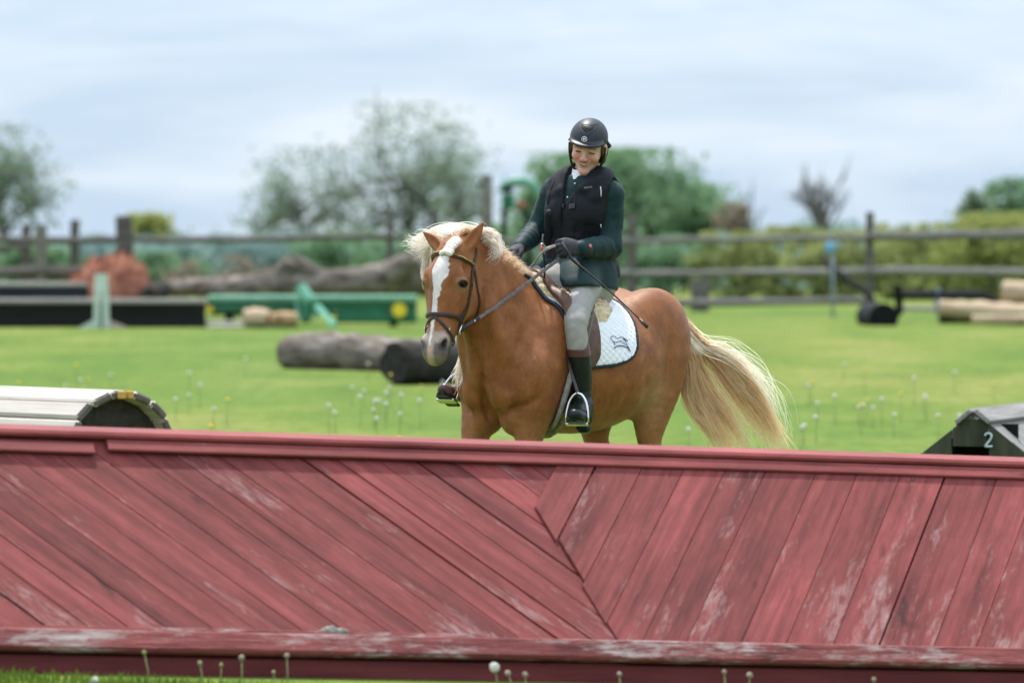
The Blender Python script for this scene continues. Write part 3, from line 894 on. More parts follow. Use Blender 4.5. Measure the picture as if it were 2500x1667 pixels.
# dead tree trunk by the fence
log_thing('fallen_trunk', 'long fallen grey tree trunk with a broken fork by the left fence', [at(395,706,88), at(470,700,87.6), at(560,702,87.2), at(680,690,87), at(800,690,87), at(920,682,87.2), at(1040,668,87.6)], [.12,.14,.15,.23,.20,.23,.33], M_BARK, M_DARKBARK, seed=8,
          stubs=(([at(690,690,87), at(700,660,86.9), at(712,634,86.8)], [.21,.18,.12]), ([at(712,640,86.9), at(752,660,86.9), at(790,682,87)], [.13,.15,.13]), ([at(960,668,87), at(1000,640,86.8), at(1016,625,86.7)], [.21,.17,.11])))
def box_thing(name, label, cat, parts):
    """parts: (part name, px0, px1, py0, py1, depth, thickness, material)."""
    p0 = parts[0]; base = at((p0[1]+p0[2])/2, p0[4], p0[5]); base.z = 0
    e = empty(name, tuple(base), 0, label, cat)
    for nm, x0, x1, y0, y1, d, th, mt in parts:
        a, b = at(x0, y1, d), at(x1, y0, d)
        m = MB(); m.box(((a.x+b.x)/2 - base.x, d + th/2 - base.y, (a.z+b.z)/2), (b.x-a.x, th, b.z-a.z), bev=min(.012, th*.2)); m.build(nm, mt, e)
    return e
M_BLACKWOOD = timber('black_stained_wood', [(.008,.008,.007),(.014,.014,.012),(.022,.021,.018)], grain=(1,14,14), rough=.8, bump=.4)
M_NAVYWOOD = timber('navy_stained_wood', [(.014,.017,.026),(.022,.026,.038),(.032,.036,.050)], grain=(1,14,14), rough=.8, bump=.4)
M_GREYTOP = timber('sunbleached_wood', [(.20,.185,.165),(.30,.28,.25),(.38,.36,.33)], grain=(1,14,14), rough=.9, bump=.5)
box_thing('black_box_jump', 'long low black box jump with grey top at far left', 'jump', [('front_board', -160, 502, 766, 803, 83.0, .05, M_BLACKWOOD), ('front_board', -160, 502, 741, 765, 83.02, .05, M_BLACKWOOD), ('back_board', -160, 502, 741, 803, 83.9, .05, M_BLACKWOOD), ('top_board', -162, 504, 730, 741, 82.95, .5, M_GREYTOP), ('top_board', -162, 504, 730, 741, 83.47, .5, M_GREYTOP)])
box_thing('navy_box_jump', 'low dark navy box jump behind the black one at far left', 'jump', [('front_board', -160, 215, 700, 760, 86.0, .05, M_NAVYWOOD), ('top_board', -160, 212, 690, 700, 85.95, .6, M_GREYTOP), ('back_board', -160, 215, 700, 760, 86.55, .05, M_NAVYWOOD)])
# pale green metal stand
M_MINT = mat('faded_mint_paint', (.40,.50,.42), (.52,.60,.52), 8, rough=.7, bump=.3, c3=(.46,.40,.33), contrast=(.35,.75))
sb = at(247, 803, 82.2); sb.z = 0
st = empty('metal_stand', tuple(sb), 0, 'pale mint green forked metal stand before the black box jump', 'stand')
def sp_(px, py, dy=0): return at(px, py, 82.2+dy) - sb
for x0, x1 in ((236, 238), (259, 257)):
    m = MB(); m.tube([sp_(x0, 806), sp_((x0+x1)/2, 745), sp_(x1, 705)], [.050,.046,.046], n=4); m.build('upright', M_MINT, st)
m = MB(); m.hull([sp_(229,722), sp_(266,722), sp_(232,668), sp_(262,668), sp_(229,722,.06), sp_(266,722,.06), sp_(232,668,.06), sp_(262,668,.06)]); m.build('head_plate', M_MINT, st)
m = MB(); m.hull([sp_(178,808), sp_(232,778), sp_(234,808), sp_(178,808,.05), sp_(232,778,.05), sp_(234,808,.05)]); m.build('foot', M_MINT, st)
m = MB(); m.hull([sp_(335,808), sp_(264,780), sp_(262,808), sp_(335,808,.05), sp_(264,780,.05), sp_(262,808,.05)]); m.build('foot', mat('faded_pink_paint', (.36,.27,.23), (.46,.36,.31), 8, rough=.8), st)
# rust-red heap of cut brush
M_RUST = mat('rusty_brush', (.16,.055,.032), (.27,.10,.06), 5, rough=.95, bump=1.0, bscale=26, dist=.05, c3=(.34,.16,.11), contrast=(.3,.7))
hb_ = at(270, 735, 86.5); hb_.z = 0
heap = empty('brush_heap', tuple(hb_), 0, 'rust-red heap of cut brush behind the black box jump', 'heap')
rh = np.random.RandomState(2); V, F = [], []
hs = at(270, 640, 86.5).z
for i in range(13):
    for j in range(30):
        a = 2*math.pi*j/30; t = i/12
        k = 1.02*(t**.75); x = math.cos(a)*k*(.80 if math.cos(a) > 0 else 1.02); y = math.sin(a)*k*.7
        z = hs*(1-t**(1.5 if math.cos(a) < 0 else 2.4))*(1+.09*rh.normal()) + (.02 if t < 1 else -.05)
        V.append((x + .10*(1-t), y, z))
for i in range(12):
    for j in range(30): F.append([i*30+j, i*30+(j+1) % 30, (i+1)*30+(j+1) % 30, (i+1)*30+j])
mesh_obj('pile', V, F, M_RUST, heap, smooth=True)
tw = []
for _ in range(260):
    a = rh.uniform(0, 6.28); t = rh.uniform(.1, .95); x, y = math.cos(a)*t*.85, math.sin(a)*t*.6; z = hs*(1-t**2.2)
    dv = np.array([x*.3+rh.normal()*.10, y*.3+rh.normal()*.08, .05+abs(rh.normal())*.06]); p = np.array([x, y, z-.03]); tw.append([p, p+dv*.5, p+dv])
tw_o = strands('twigs', tw, 520, .008, M_RUST, heap, spread=.03, seg=1, seed=3, wob=.02, discrete=True); tw_o['kind'] = 'stuff'
# dark shape standing in for the hollow at the heap's end
log_thing('log', 'dark shape standing in for the hollow at the right end of the rust-red heap', [at(362,722,85.6), at(378,716,86.0), at(400,706,86.4)], [.13,.16,.13], M_DARKBARK, M_DARKBARK, seed=4)
# green farm roller
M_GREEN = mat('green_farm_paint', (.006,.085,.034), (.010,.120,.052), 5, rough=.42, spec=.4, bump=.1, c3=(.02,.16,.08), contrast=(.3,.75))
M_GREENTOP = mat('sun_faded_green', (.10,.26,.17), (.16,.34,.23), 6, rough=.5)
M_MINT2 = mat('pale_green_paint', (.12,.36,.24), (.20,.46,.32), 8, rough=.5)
gb = at(760, 795, 83.5); gb.z = 0
drill = empty('farm_implement', tuple(gb), 0, 'long green farm implement with drawbar and yellow disc by the fence', 'farm machine')
def gpart(nm, x0, x1, y0, y1, d, th, mt, bev=.02):
    a, b = at(x0, y1, d), at(x1, y0, d); m = MB(); m.box(((a.x+b.x)/2-gb.x, d+th/2-gb.y, (a.z+b.z)/2), (b.x-a.x, th, b.z-a.z), bev=bev); return m.build(nm, mt, drill)
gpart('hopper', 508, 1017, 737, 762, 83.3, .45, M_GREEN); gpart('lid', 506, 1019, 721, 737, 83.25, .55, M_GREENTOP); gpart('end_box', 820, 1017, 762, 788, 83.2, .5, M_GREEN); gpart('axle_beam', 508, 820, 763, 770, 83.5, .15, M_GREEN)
def gp(px, py, d): return at(px, py, d) - gb
m = MB(); m.tube([gp(975,757,83.0), gp(975,757,83.22)], .105, n=20); m.build('yellow_disc', mat('yellow_enamel', (.62,.48,.02), (.72,.58,.04), 12, rough=.5), drill)
m = MB(); m.tube([gp(512,755,83.1), gp(512,755,83.22)], .05, n=14); m.build('yellow_disc', MATS['yellow_enamel'], drill)
m = MB(); m.tube([gp(732,702,82.9), gp(758,735,82.8)], [.095,.085], n=6); m.build('hitch_tower', M_MINT2, drill)
m = MB(); m.tube([gp(776,748,82.8), gp(800,775,82.5), gp(818,797,82.3)], [.060,.055,.050], n=4); m.build('drawbar', M_MINT2, drill)
m = MB(); m.tube([gp(742,735,82.9), gp(748,785,82.8)], [.11,.075], n=10); m.build('gearbox', M_GREEN, drill)
for x in (724, 766):
    m = MB(); m.tube([gp(x,725,82.9), gp(x+4,782,82.8)], .022, n=5); m.build('brace', M_MINT2, drill)
for x in (560, 960):
    m = MB(); c = gp(x, 775, 83.5); m.tube([c + Vector((-.06,0,0)), c + Vector((.06,0,0))], .14, n=18); m.build('wheel', M_BLACKWOOD, drill)
log_thing('log_round', 'tan sawn log round standing left of its pair before the green implement', [at(600,776,82.4), at(628,776,82.35), at(658,776,82.3)], [.125,.14,.125], M_TANLOG, M_CUT, seed=2)
log_thing('log_round', 'orange-tan sawn log round lying right of its pair before the green implement', [at(664,780,82.2), at(690,780,82.2), at(724,780,82.2)], [.095,.115,.10], M_CUT, M_CUT, seed=6)
box_thing('board_stack', 'pale loose boards lying under the left end of the green implement', 'boards', [('board', 500, 600, 783, 791, 83.0, .3, M_GREYTOP), ('board', 505, 690, 793, 801, 82.6, .3, M_NEWWOOD)])
# green machine with a curved spout behind the fence
mb = at(1262, 760, 93.5); mb.z = 0
spout = empty('green_chipper', tuple(mb), 0, 'green farm machine with curved spout left of the rider behind the fence', 'farm machine')
def mp_(px, py, d=93.5): return at(px, py, d) - mb
m = MB(); m.tube([mp_(1224,470), mp_(1232,452), mp_(1252,444), mp_(1280,443), mp_(1302,452), mp_(1316,474), mp_(1320,500)], [.07,.075,.08,.08,.08,.075,.07], n=8); m.build('spout', M_GREENTOP, spout, smooth=True)
m = MB(); m.box(mp_(1240,492), (.20,.3,.26), bev=.03); m.build('gear_housing', M_GREEN, spout)
m = MB(); m.box(mp_(1240,462), (.16,.2,.12), bev=.02); m.build('cap', M_BLACKWOOD, spout)
m = MB(); m.tube([mp_(1262,500), mp_(1285,502)], .06, n=8); m.build('coupling', M_RUST, spout)
for x0, x1 in ((1232,1228), (1285,1292)):
    m = MB(); m.tube([mp_(x0,510), mp_(x1,640), mp_(x1,768)], .048, n=6); m.build('leg', M_BLACKWOOD, spout)
m = MB(); m.box(mp_(1262,640), (.5,.2,.08), bev=.01); m.build('cross_bar', M_BLACKWOOD, spout)

# ------------------------------------------------------------------ rail fences
M_FENCE2 = timber('pale_fence_rail', [(.12,.108,.098), (.21,.192,.175), (.32,.298,.275)], grain=(1.2,16,16), rough=.9, bump=.7)
def fence(name, label, posts, rails, d0, rail_mat=None):
    base = at(posts[0][0], 780, d0); base.z = 0
    e = empty(name, tuple(base), 0, label, 'fence')
    for px, pt, w, d in posts:
        t = at(px, pt, d); r_ = w/2*d/FPX; b = Vector((t.x, d, -.1)); rr = random.Random(int(px))
        m = MB(); pts = [b - base + (t-b)*k/5 + Vector((rr.uniform(-.012,.012), 0, 0)) for k in range(6)]; m.tube(pts, [r_*(1.05-.02*k) for k in range(6)], n=9)
        o = m.build('post', M_FENCE, e, smooth=True, angle=50)
    for x0, y0, x1, y1, h, d, sag in rails:
        a, b = at(x0, y0, d) - base, at(x1, y1, d) - base; rr = random.Random(int(x0+y0)); n_ = 7
        ang = math.atan2(b.y-a.y, b.x-a.x); r_ = h/2*d/FPX
        m = MB(); pts = [a + (b-a)*k/n_ + Vector((0, rr.uniform(-.01,.01), rr.uniform(-.015,.015)*sag)) for k in range(n_+1)]
        m.tube(pts, [r_*rr.uniform(.85, 1.12) for _ in pts], n=7); m.build('rail', rail_mat or M_FENCE, e, smooth=True, angle=40)
    return e
fence('rail_fence', 'three-rail weathered fence running right from behind the rider', [(1542,520,24,93.0), (2123,518,21,93.0), (2620,515,22,93.0), (1060,515,20,93)],
      [(1545,588,2120,580,17,92.9,1), (1545,668,2120,660,18,92.9,1), (1545,742,2120,734,19,92.9,1), (2124,576,2620,572,25,92.8,1), (2124,660,2620,664,20,92.9,1), (1060,590,1545,588,16,92.95,1), (1060,668,1545,666,17,92.95,1), (1060,745,1545,742,17,92.95,1)], 93, M_FENCE2)
fence('pole_fence', 'pole fence with thick round post along the left background', [(303,527,44,90.0), (183,537,24,91.0), (953,520,19,91.5), (-120,530,30,90.5), (64,548,26,90.8)],
      [(-60,584,303,585,18,90.5,1), (303,586,953,578,16,90.4,1), (953,580,1075,584,13,91.4,1), (-60,668,250,662,30,89.5,1), (-60,610,70,600,16,90.5,1)], 90)
# short wooden crossing at the far left, tall lone post, stump post, blue hydrant, slanting pole
def post_thing(name, label, px, pt, w, d, cat='post', mt=None):
    t = at(px, pt, d); b = Vector((t.x, d, 0)); e = empty(name, tuple(b), 0, label, cat); r_ = w/2*d/FPX
    m = MB(); m.tube([Vector((0,0,-.1)), Vector((.01,0,t.z*.5)), Vector((0,0,t.z-.03)), Vector((0,0,t.z))], [r_*1.05, r_, r_*.98, r_*.86], n=10); m.build('shaft', mt or M_FENCE, e, smooth=True, angle=50); return e
M_POSTTAN = timber('tan_grey_post', [(.10,.092,.072), (.16,.15,.12), (.23,.215,.175)], grain=(1.2,16,16), rough=.9, bump=.7)
pt_ = post_thing('tall_post', 'tall lone wooden post left of the green spout machine', 1187, 427, 30, 95.0, mt=M_POSTTAN)
m = MB(); r_ = .035; m.tube([at(1176,452,94.95)-Vector((at(1187,427,95).x,95.0,0)), at(1168,452,94.9)-Vector((at(1187,427,95).x,95.0,0))], r_, n=6); m.build('bracket', M_DARKWOOD, pt_)
post_thing('stump_post', 'short thick grey post standing behind the fence right of the pony\'s croup', 1708, 682, 46, 97.0)
cr = post_thing('crossing_post', 'pale wooden crossing post at far left by the top rail', 100, 548, 30, 89.5, mt=M_POSTTAN)
hy = at(2027, 768, 91.0); hyb = Vector((hy.x, 91.0, 0))
hyd = empty('water_hydrant', tuple(hyb), 0, 'blue headed water hydrant on a grey pipe before the right fence', 'hydrant')
M_BLUE = mat('blue_enamel', (.06,.30,.56), (.10,.36,.62), 10, rough=.4); M_PIPE = mat('galvanised_pipe', (.20,.25,.29), (.28,.33,.38), 20, rough=.6)
def hyp(px, py, dy=0): return at(px, py, 91.0+dy) - hyb
m = MB(); m.tube([hyp(2033,775), hyp(2033,612)], .024, n=8); m.build('pipe', M_PIPE, hyd, smooth=True)
m = MB(); m.hull([hyp(2012,616), hyp(2022,590), hyp(2030,590), hyp(2036,618), hyp(2014,612,-.1), hyp(2034,612,-.1), hyp(2022,594,-.1)]); m.build('head', M_BLUE, hyd)
m = MB(); m.tube([hyp(2036,600), hyp(2046,590), hyp(2050,606)], .02, n=6); m.build('lever', mat('pale_blue_enamel', (.20,.42,.58), (.28,.50,.65), 10, rough=.5), hyd)
db = at(2120, 725, 91.5); dbb = Vector((db.x, 91.5, 0))
dp = empty('slanting_pole', tuple(dbb), 0, 'dark pole leaning against the fence by the blue hydrant', 'pole')
m = MB(); m.tube([at(2006,622,91.6)-dbb, at(2030,655,91.5)-dbb, at(2080,690,91.4)-dbb, at(2118,716,91.3)-dbb, at(2150,776,91.2)-dbb], [.045,.06,.07,.07,.07], n=7); m.build('shaft', M_DARKWOOD, dp, smooth=True)
# black culvert end, black trailer frame and tan logs on the right
cu = at(2158, 788, 84.0); cub = Vector((cu.x, 84.0, 0))
cul = empty('culvert_pipe', tuple(cub), 0, 'black round culvert pipe end at the right field edge', 'pipe')
M_CULV = mat('black_plastic_pipe', (.004,.005,.006), (.008,.009,.010), 8, rough=.75, spec=.15)
rr_ = 36*84/FPX
m = MB(); n_ = 22
ring = [Vector((math.cos(a)*rr_, 0, rr_*.55+math.sin(a)*rr_)) for a in [math.pi*1.18 - math.pi*1.36*k/n_ for k in range(n_+1)]]
ins = [Vector((v.x*.84, 0, rr_*.55+(v.z-rr_*.55)*.84)) for v in ring]
V = [v + Vector((-.0,0,0)) for v in ring] + ins + [v + Vector((-.12,1.2,0)) for v in ring] + [v + Vector((-.12,1.2,0)) for v in ins]; k = n_+1
F = [[i, i+1, k+i+1, k+i] for i in range(n_)] + [[2*k+i, 2*k+i+1, i+1, i] for i in range(n_)] + [[k+i, k+i+1, 3*k+i+1, 3*k+i] for i in range(n_)]
m.add(V, F); m.build('shell', M_CULV, cul, smooth=True, angle=40)
m = MB(); m.tube([Vector((0,.012,rr_*.55)), Vector((0,.05,rr_*.55))], rr_*.90, n=24); m.build('end_cap', M_CULV, cul)
fb = at(2310, 770, 86.0); fbb = Vector((fb.x, 86.0, 0))
fr = empty('trailer_frame', tuple(fbb), 0, 'black metal trailer frame with bent drawbar at the right field edge', 'trailer frame')
def fp(px, py, dy=0): return at(px, py, 86.0+dy) - fbb
m = MB(); m.tube([fp(2195,720), fp(2400,719), fp(2435,742), fp(2480,748)], .075, n=4); m.build('rail', M_CULV, fr)
m = MB(); m.tube([fp(2192,695), fp(2196,760), fp(2180,776)], .065, n=4); m.build('upright', M_CULV, fr)
m = MB(); m.tube([fp(2290,703), fp(2290,768)], .050, n=4); m.build('upright', M_PIPE, fr)
m = MB(); m.tube([fp(2292,778), fp(2420,780)], .085, n=6); m.build('skid', M_CULV, fr)
box_thing('grey_plank', 'weathered grey plank lying under the black trailer frame', 'plank', [('board', 2190, 2300, 748, 760, 86.6, .25, M_GREYTOP)])
log_thing('log', 'long peeled tan log lying at the right field edge', [at(2298,752,84.6), at(2400,758,84.3), at(2520,766,84.0), at(2600,770,83.8)], [.12,.135,.14,.14], M_TANLOG, M_CUT, seed=9)
log_thing('log', 'second tan log lying in front of the long peeled one', [at(2375,780,83.2), at(2450,781,83.1), at(2600,782,83.0)], [.065,.07,.07], M_TANLOG, M_CUT, seed=10)
log_thing('log_round', 'upright pale log end on top of the tan log at the right edge', [at(2452,712,84.4), at(2500,714,84.3), at(2560,716,84.2)], [.165,.17,.17], M_TANLOG, M_CUT, seed=11)

# ------------------------------------------------------------------ trees and shrubs
def leaf_mat(name, a, b):
    return mat(name, a, b, .7, rough=.75, spec=.12, trans=.5, detail=3)
M_LV = {'grey': leaf_mat('grey_green_leaves', (.155,.215,.145), (.245,.315,.215)), 'green': leaf_mat('fresh_green_leaves', (.135,.235,.125), (.215,.335,.18)),
        'olive': leaf_mat('olive_leaves', (.23,.26,.095), (.33,.36,.14)), 'teal': leaf_mat('hazed_blue_green_leaves', (.17,.26,.245), (.25,.345,.325)), 'brown': leaf_mat('dry_brown_stems', (.22,.17,.125), (.31,.25,.19)),  # teal has the haze of distance mixed into the leaf colour
        'yellow': leaf_mat('yellow_green_leaves', (.27,.30,.09), (.38,.40,.14))}
M_TRUNK = timber('tree_bark', [(.07,.063,.058),(.12,.11,.10),(.18,.165,.155)], grain=(2,6,6), rough=.95, bump=.8)
def tree(name, label, px, top_py, width_px, d, leaf, n_leaf, seed, leaf_size=.20, cat='tree', group=None, base_z=None, low=.25, bare=False, limbs=9, aspect=None, clump=.16):
    if base_z is None: base_z = zg(0, d)
    t = at(px, top_py, d); H = t.z - base_z; Wd = width_px*d/FPX
    rs = np.random.RandomState(seed); base = Vector((t.x, d, base_z)); e = empty(name, tuple(base), 0, label, cat, group)
    tr = MB(); tips = []
    tr.tube([(0,0,-.2), (rs.normal()*.03*H, 0, H*.25), (rs.normal()*.04*H, rs.normal()*.03*H, H*.62)], [H*.030, H*.022, H*.010], n=7)
    for i in range(limbs):
        z0 = H*rs.uniform(.12 if cat == 'shrub' else .22, .6); a = rs.uniform(0, 6.28); f = rs.uniform(.45, 1.0)
        ex = Vector((math.cos(a)*Wd*.5*f, math.sin(a)*Wd*.35*f, H*rs.uniform(low+.1, .92)))
        ex.z = min(ex.z, H*(1 - .55*f*f))*1.0 if not bare else H*rs.uniform(.6, 1.0)
        p0 = Vector((0,0,z0)); mid_ = (p0+ex)/2 + Vector((0,0,H*.06))
        tr.tube([p0, mid_, ex], [H*.014, H*.009, H*.004], n=5)
        tips += [mid_*.5+ex*.5, ex]
        for _ in range(5 if not bare else 9):
            q = mid_*(1-rs.uniform()) + ex*rs.uniform(.3, .9)
            q = p0 + (ex-p0)*rs.uniform(.35, .95) + Vector((0,0,H*.03)); e2 = q + Vector((rs.normal()*Wd*.10, rs.normal()*Wd*.08, abs(rs.normal())*H*.12))
            tr.tube([q, (q+e2)/2 + Vector((0,0,.02*H)), e2], [H*.0065, H*.0045, H*.0022], n=4); tips.append(e2)
    tr.build('trunk', M_TRUNK, e, smooth=True)
    if n_leaf:
        # clumps on the branch tips and through an uneven crown
        cl = [np.array(p) for p in tips]
        for _ in range(int(len(cl)*.9)):
            a = rs.uniform(0, 6.28); r = math.sqrt(rs.uniform()); z = rs.uniform(low, 1)
            rad = Wd*.5*math.sqrt(max(.02, 1-((z-.52)/.52)**2))*r
            cl.append(np.array([math.cos(a)*rad, math.sin(a)*rad*.75, H*z]))
        cl = np.array(cl); cs = rs.uniform(.5, 1.25, len(cl))*clump*min(Wd, H*1.2)
        k = rs.randint(0, len(cl), n_leaf)
        P = cl[k] + rs.normal(size=(n_leaf, 3))*cs[k][:, None]*np.array([.55,.5,.45])
        P[:, 2] = np.clip(P[:, 2], H*.02 if cat == 'shrub' else H*.10, H*1.02)
        s = leaf_size*rs.uniform(.55, 1.25, n_leaf)
        u = rs.normal(size=(n_leaf, 3)); u /= np.linalg.norm(u, axis=1)[:, None]; v = np.cross(u, rs.normal(size=(n_leaf, 3))); v /= np.linalg.norm(v, axis=1)[:, None]
        Q = np.stack([P - u*s[:, None]*.5 - v*s[:, None]*.3, P + u*s[:, None]*.5 - v*s[:, None]*.25, P + u*s[:, None]*.45 + v*s[:, None]*.3, P - u*s[:, None]*.4 + v*s[:, None]*.3], 1)
        mesh_obj('crown', Q.reshape(-1, 3), np.arange(n_leaf*4).reshape(-1, 4), M_LV[leaf], e)
    return e
G = 'trees beyond the fence'
tree('tree', 'sparse grey-green tree at the left edge beyond the fence', 0, 312, 330, 230, 'grey', 2300, 1, .19, group=G, limbs=14, clump=.13)
tree('tree', 'low loose grey tree left of the big one beyond the fence', 735, 368, 340, 260, 'grey', 2600, 2, .19, group=G, limbs=16, low=.0, clump=.14)
tree('tree', 'big loose spreading tree in the middle of the background', 985, 262, 440, 260, 'grey', 4200, 3, .19, group=G, limbs=20, low=.0, clump=.14)
tree('tree', 'bare slender twiggy tree at the right of the big spreading one', 1130, 360, 170, 250, 'grey', 420, 31, .22, group=G, limbs=8)
tree('tree', 'dense round green tree directly behind the rider', 1545, 372, 360, 240, 'green', 9500, 4, .27, group=G, limbs=15, low=.05)
tree('tree', 'dense lower green tree at the rider\'s right shoulder', 1385, 382, 270, 236, 'green', 6500, 5, .27, group=G, limbs=12, low=.05)
tree('tree', 'green tree sloping down right of the dense round one', 1670, 455, 260, 238, 'green', 6000, 6, .26, group=G, limbs=12, low=.05)
tree('tree', 'brownish thin tree at the end of the green trees', 1795, 500, 110, 230, 'brown', 900, 7, .22, group=G)
tree('tree', 'narrow bare tree with upright twigs right of the brownish one', 1838, 462, 70, 240, 'brown', 0, 8, bare=True, group=G, limbs=7)
tree('tree', 'tall bare feathery tree in the right background', 2005, 408, 190, 260, 'brown', 0, 9, bare=True, group=G, limbs=14)
tree('tree', 'dark green tree cut by the right edge of the frame', 2475, 442, 190, 220, 'green', 2200, 10, .25, group=G, limbs=10)
tree('tree', 'small grey-green tree left of the one at the right edge', 2385, 470, 90, 215, 'grey', 1300, 12, .24, group=G, limbs=8)
tree('shrub', 'rounded yellow-green bush by the thick left post', 372, 528, 150, 190, 'yellow', 2600, 13, .24, cat='shrub', low=.0, limbs=8)
GS = 'shrubs along the far side of the fence'
shr = [(60,590,260,118,'green'), (210,600,200,124,'teal'), (380,604,240,128,'green'), (520,590,280,150,'teal'), (690,585,260,146,'teal'), (840,580,240,128,'green'), (1000,575,260,126,'green'), (1150,545,220,122,'green'), (1290,560,240,124,'green'),
       (1480,560,300,120,'green'), (1640,575,260,118,'green'), (1790,560,240,116,'olive'), (1930,552,230,118,'olive'), (2060,566,220,114,'olive'), (2190,560,240,116,'yellow'), (2310,552,230,114,'olive'), (2430,540,240,112,'yellow'), (2540,535,240,113,'olive')]
names_ = ['first shrub behind the far left rails', 'hazy blue-green shrub behind the left posts', 'green shrub behind the thick left post', 'hazy blue-green thicket left of the fallen trunk\'s fork', 'hazy blue-green thicket above the fallen trunk\'s fork', 'green shrub behind the thin left post', 'green shrub behind the pony\'s ears', 'green shrub under the tall lone post', 'green shrub behind the green spout machine',
          'green shrub behind the rider\'s elbow', 'green shrub behind the stump post', 'olive shrub below the brownish thin tree', 'olive shrub left of the blue hydrant', 'olive shrub behind the blue hydrant', 'yellow-green shrub just right of the right post', 'olive shrub behind the black trailer frame', 'yellow-green shrub above the tan logs', 'olive shrub at the right frame edge']
for i, ((px, ty, wpx, d, lf), lab) in enumerate(zip(shr, names_)):
    jt = random.Random(300+i)
    tree('shrub', lab, px, ty + jt.uniform(-16, 16), wpx*jt.uniform(.85, 1.3), d, lf, 3600, 40+i, .10, cat='shrub', group=GS, low=.0, limbs=9, clump=jt.uniform(.12, .20))
for i, (px, ty, wpx, lab) in enumerate(((450,640,120,'dry brown weeds right of the rust-red heap'), (580,628,130,'dry brown weeds left of the broken trunk fork'), (640,655,90,'low dry weeds at the foot of the broken fork'))):
    tree('weeds', lab, px, ty, wpx, 92, 'brown', 700, 80+i, .06, cat='shrub', low=.0, limbs=10)
rs = np.random.RandomState(78); nL = 16000
PX = rs.uniform(-300, 2800, nL); dd = rs.uniform(150, 185, nL); hz = (EYE - (588 - HORIZON + 10*np.sin(PX*.017) + 7*np.sin(PX*.045+1))*dd/FPX); hz = hz - (hz + .6)*rs.uniform(0, 1, nL)**1.3
P = np.stack([(PX-1250)*dd/FPX, dd, hz], 1); s = rs.uniform(.12, .30, nL)
u = rs.normal(size=(nL,3)); u /= np.linalg.norm(u, axis=1)[:, None]; v = np.cross(u, rs.normal(size=(nL,3))); v /= np.linalg.norm(v, axis=1)[:, None]
Q = np.stack([P-u*s[:,None]*.5, P+v*s[:,None]*.4, P+u*s[:,None]*.5, P-v*s[:,None]*.4], 1)
ft_ = mesh_obj('far_thicket', Q.reshape(-1,3), np.arange(nL*4).reshape(-1,4), M_LV['teal']); tag(ft_, 'hazy blue-green thicket of undergrowth beyond the fence', 'undergrowth', None, 'stuff')
# a far wood closes the horizon
rs = np.random.RandomState(77); nL = 9000
PX = rs.uniform(-900, 3400, nL); dd = rs.uniform(420, 520, nL); tp = np.interp(PX, [0, 1200, 1750, 1950, 2300, 2600], [596, 590, 575, 548, 556, 540]) + 9*np.sin(PX*.021) + 6*np.sin(PX*.05+1); hz = EYE - (tp - HORIZON)*dd/FPX; hz = hz - (hz + 2.8)*rs.uniform(0, 1, nL)**1.3
P = np.stack([(PX-1250)*dd/FPX, dd, hz], 1); s = rs.uniform(.3, .8, nL)
u = rs.normal(size=(nL,3)); u /= np.linalg.norm(u, axis=1)[:, None]; v = np.cross(u, rs.normal(size=(nL,3))); v /= np.linalg.norm(v, axis=1)[:, None]
Q = np.stack([P-u*s[:,None]*.5, P+v*s[:,None]*.4, P+u*s[:,None]*.5, P-v*s[:,None]*.4], 1)
fw_ = mesh_obj('far_wood', Q.reshape(-1,3), np.arange(nL*4).reshape(-1,4), M_LV['teal']); tag(fw_, 'hazy blue-green wood along the horizon', 'wood', None, 'stuff')
# ------------------------------------------------------------------ the horse
HX, HY, HA = 0.13, 25.70, 41.0          # withers on the ground plan, heading 41 degrees left of straight at the lens
H_ROT = math.atan2(-math.cos(R(HA)), -math.sin(R(HA)))
def hw(s, l, z):
    """Horse coordinates (forward, left, up) to world."""
    c, sn = math.cos(H_ROT), math.sin(H_ROT)
    return Vector((HX + s*c - l*sn, HY + s*sn + l*c, z))

POLL = np.array([0.588, 0.0, 1.525])
_ya, _pi = R(11.0), R(71.0)
_h = np.array([math.cos(_ya), math.sin(_ya), 0])
HD = math.cos(_pi)*_h + math.sin(_pi)*np.array([0, 0, -1.0])     # down the face
HN = math.sin(_pi)*_h + math.cos(_pi)*np.array([0, 0, 1.0])      # out of the forehead
HM = np.array([-math.sin(_ya), math.cos(_ya), 0])                # to the horse's left
def hh(t, n, m):
    return POLL + t*HD + n*HN + m*HM
def head_coords(P):
    q = P - POLL
    return q @ HD, q @ HN, q @ HM

xs = axis_steps(-1.12, 0.98, 0.010, 0.0048, 0.46, 0.98)
ys = axis_steps(-0.44, 0.44, 0.010, 0.0048, -0.16, 0.26)
zs = axis_steps(-0.03, 1.76, 0.010, 0.0048, 0.93, 1.72)
V_ = Vol(xs, ys, zs)
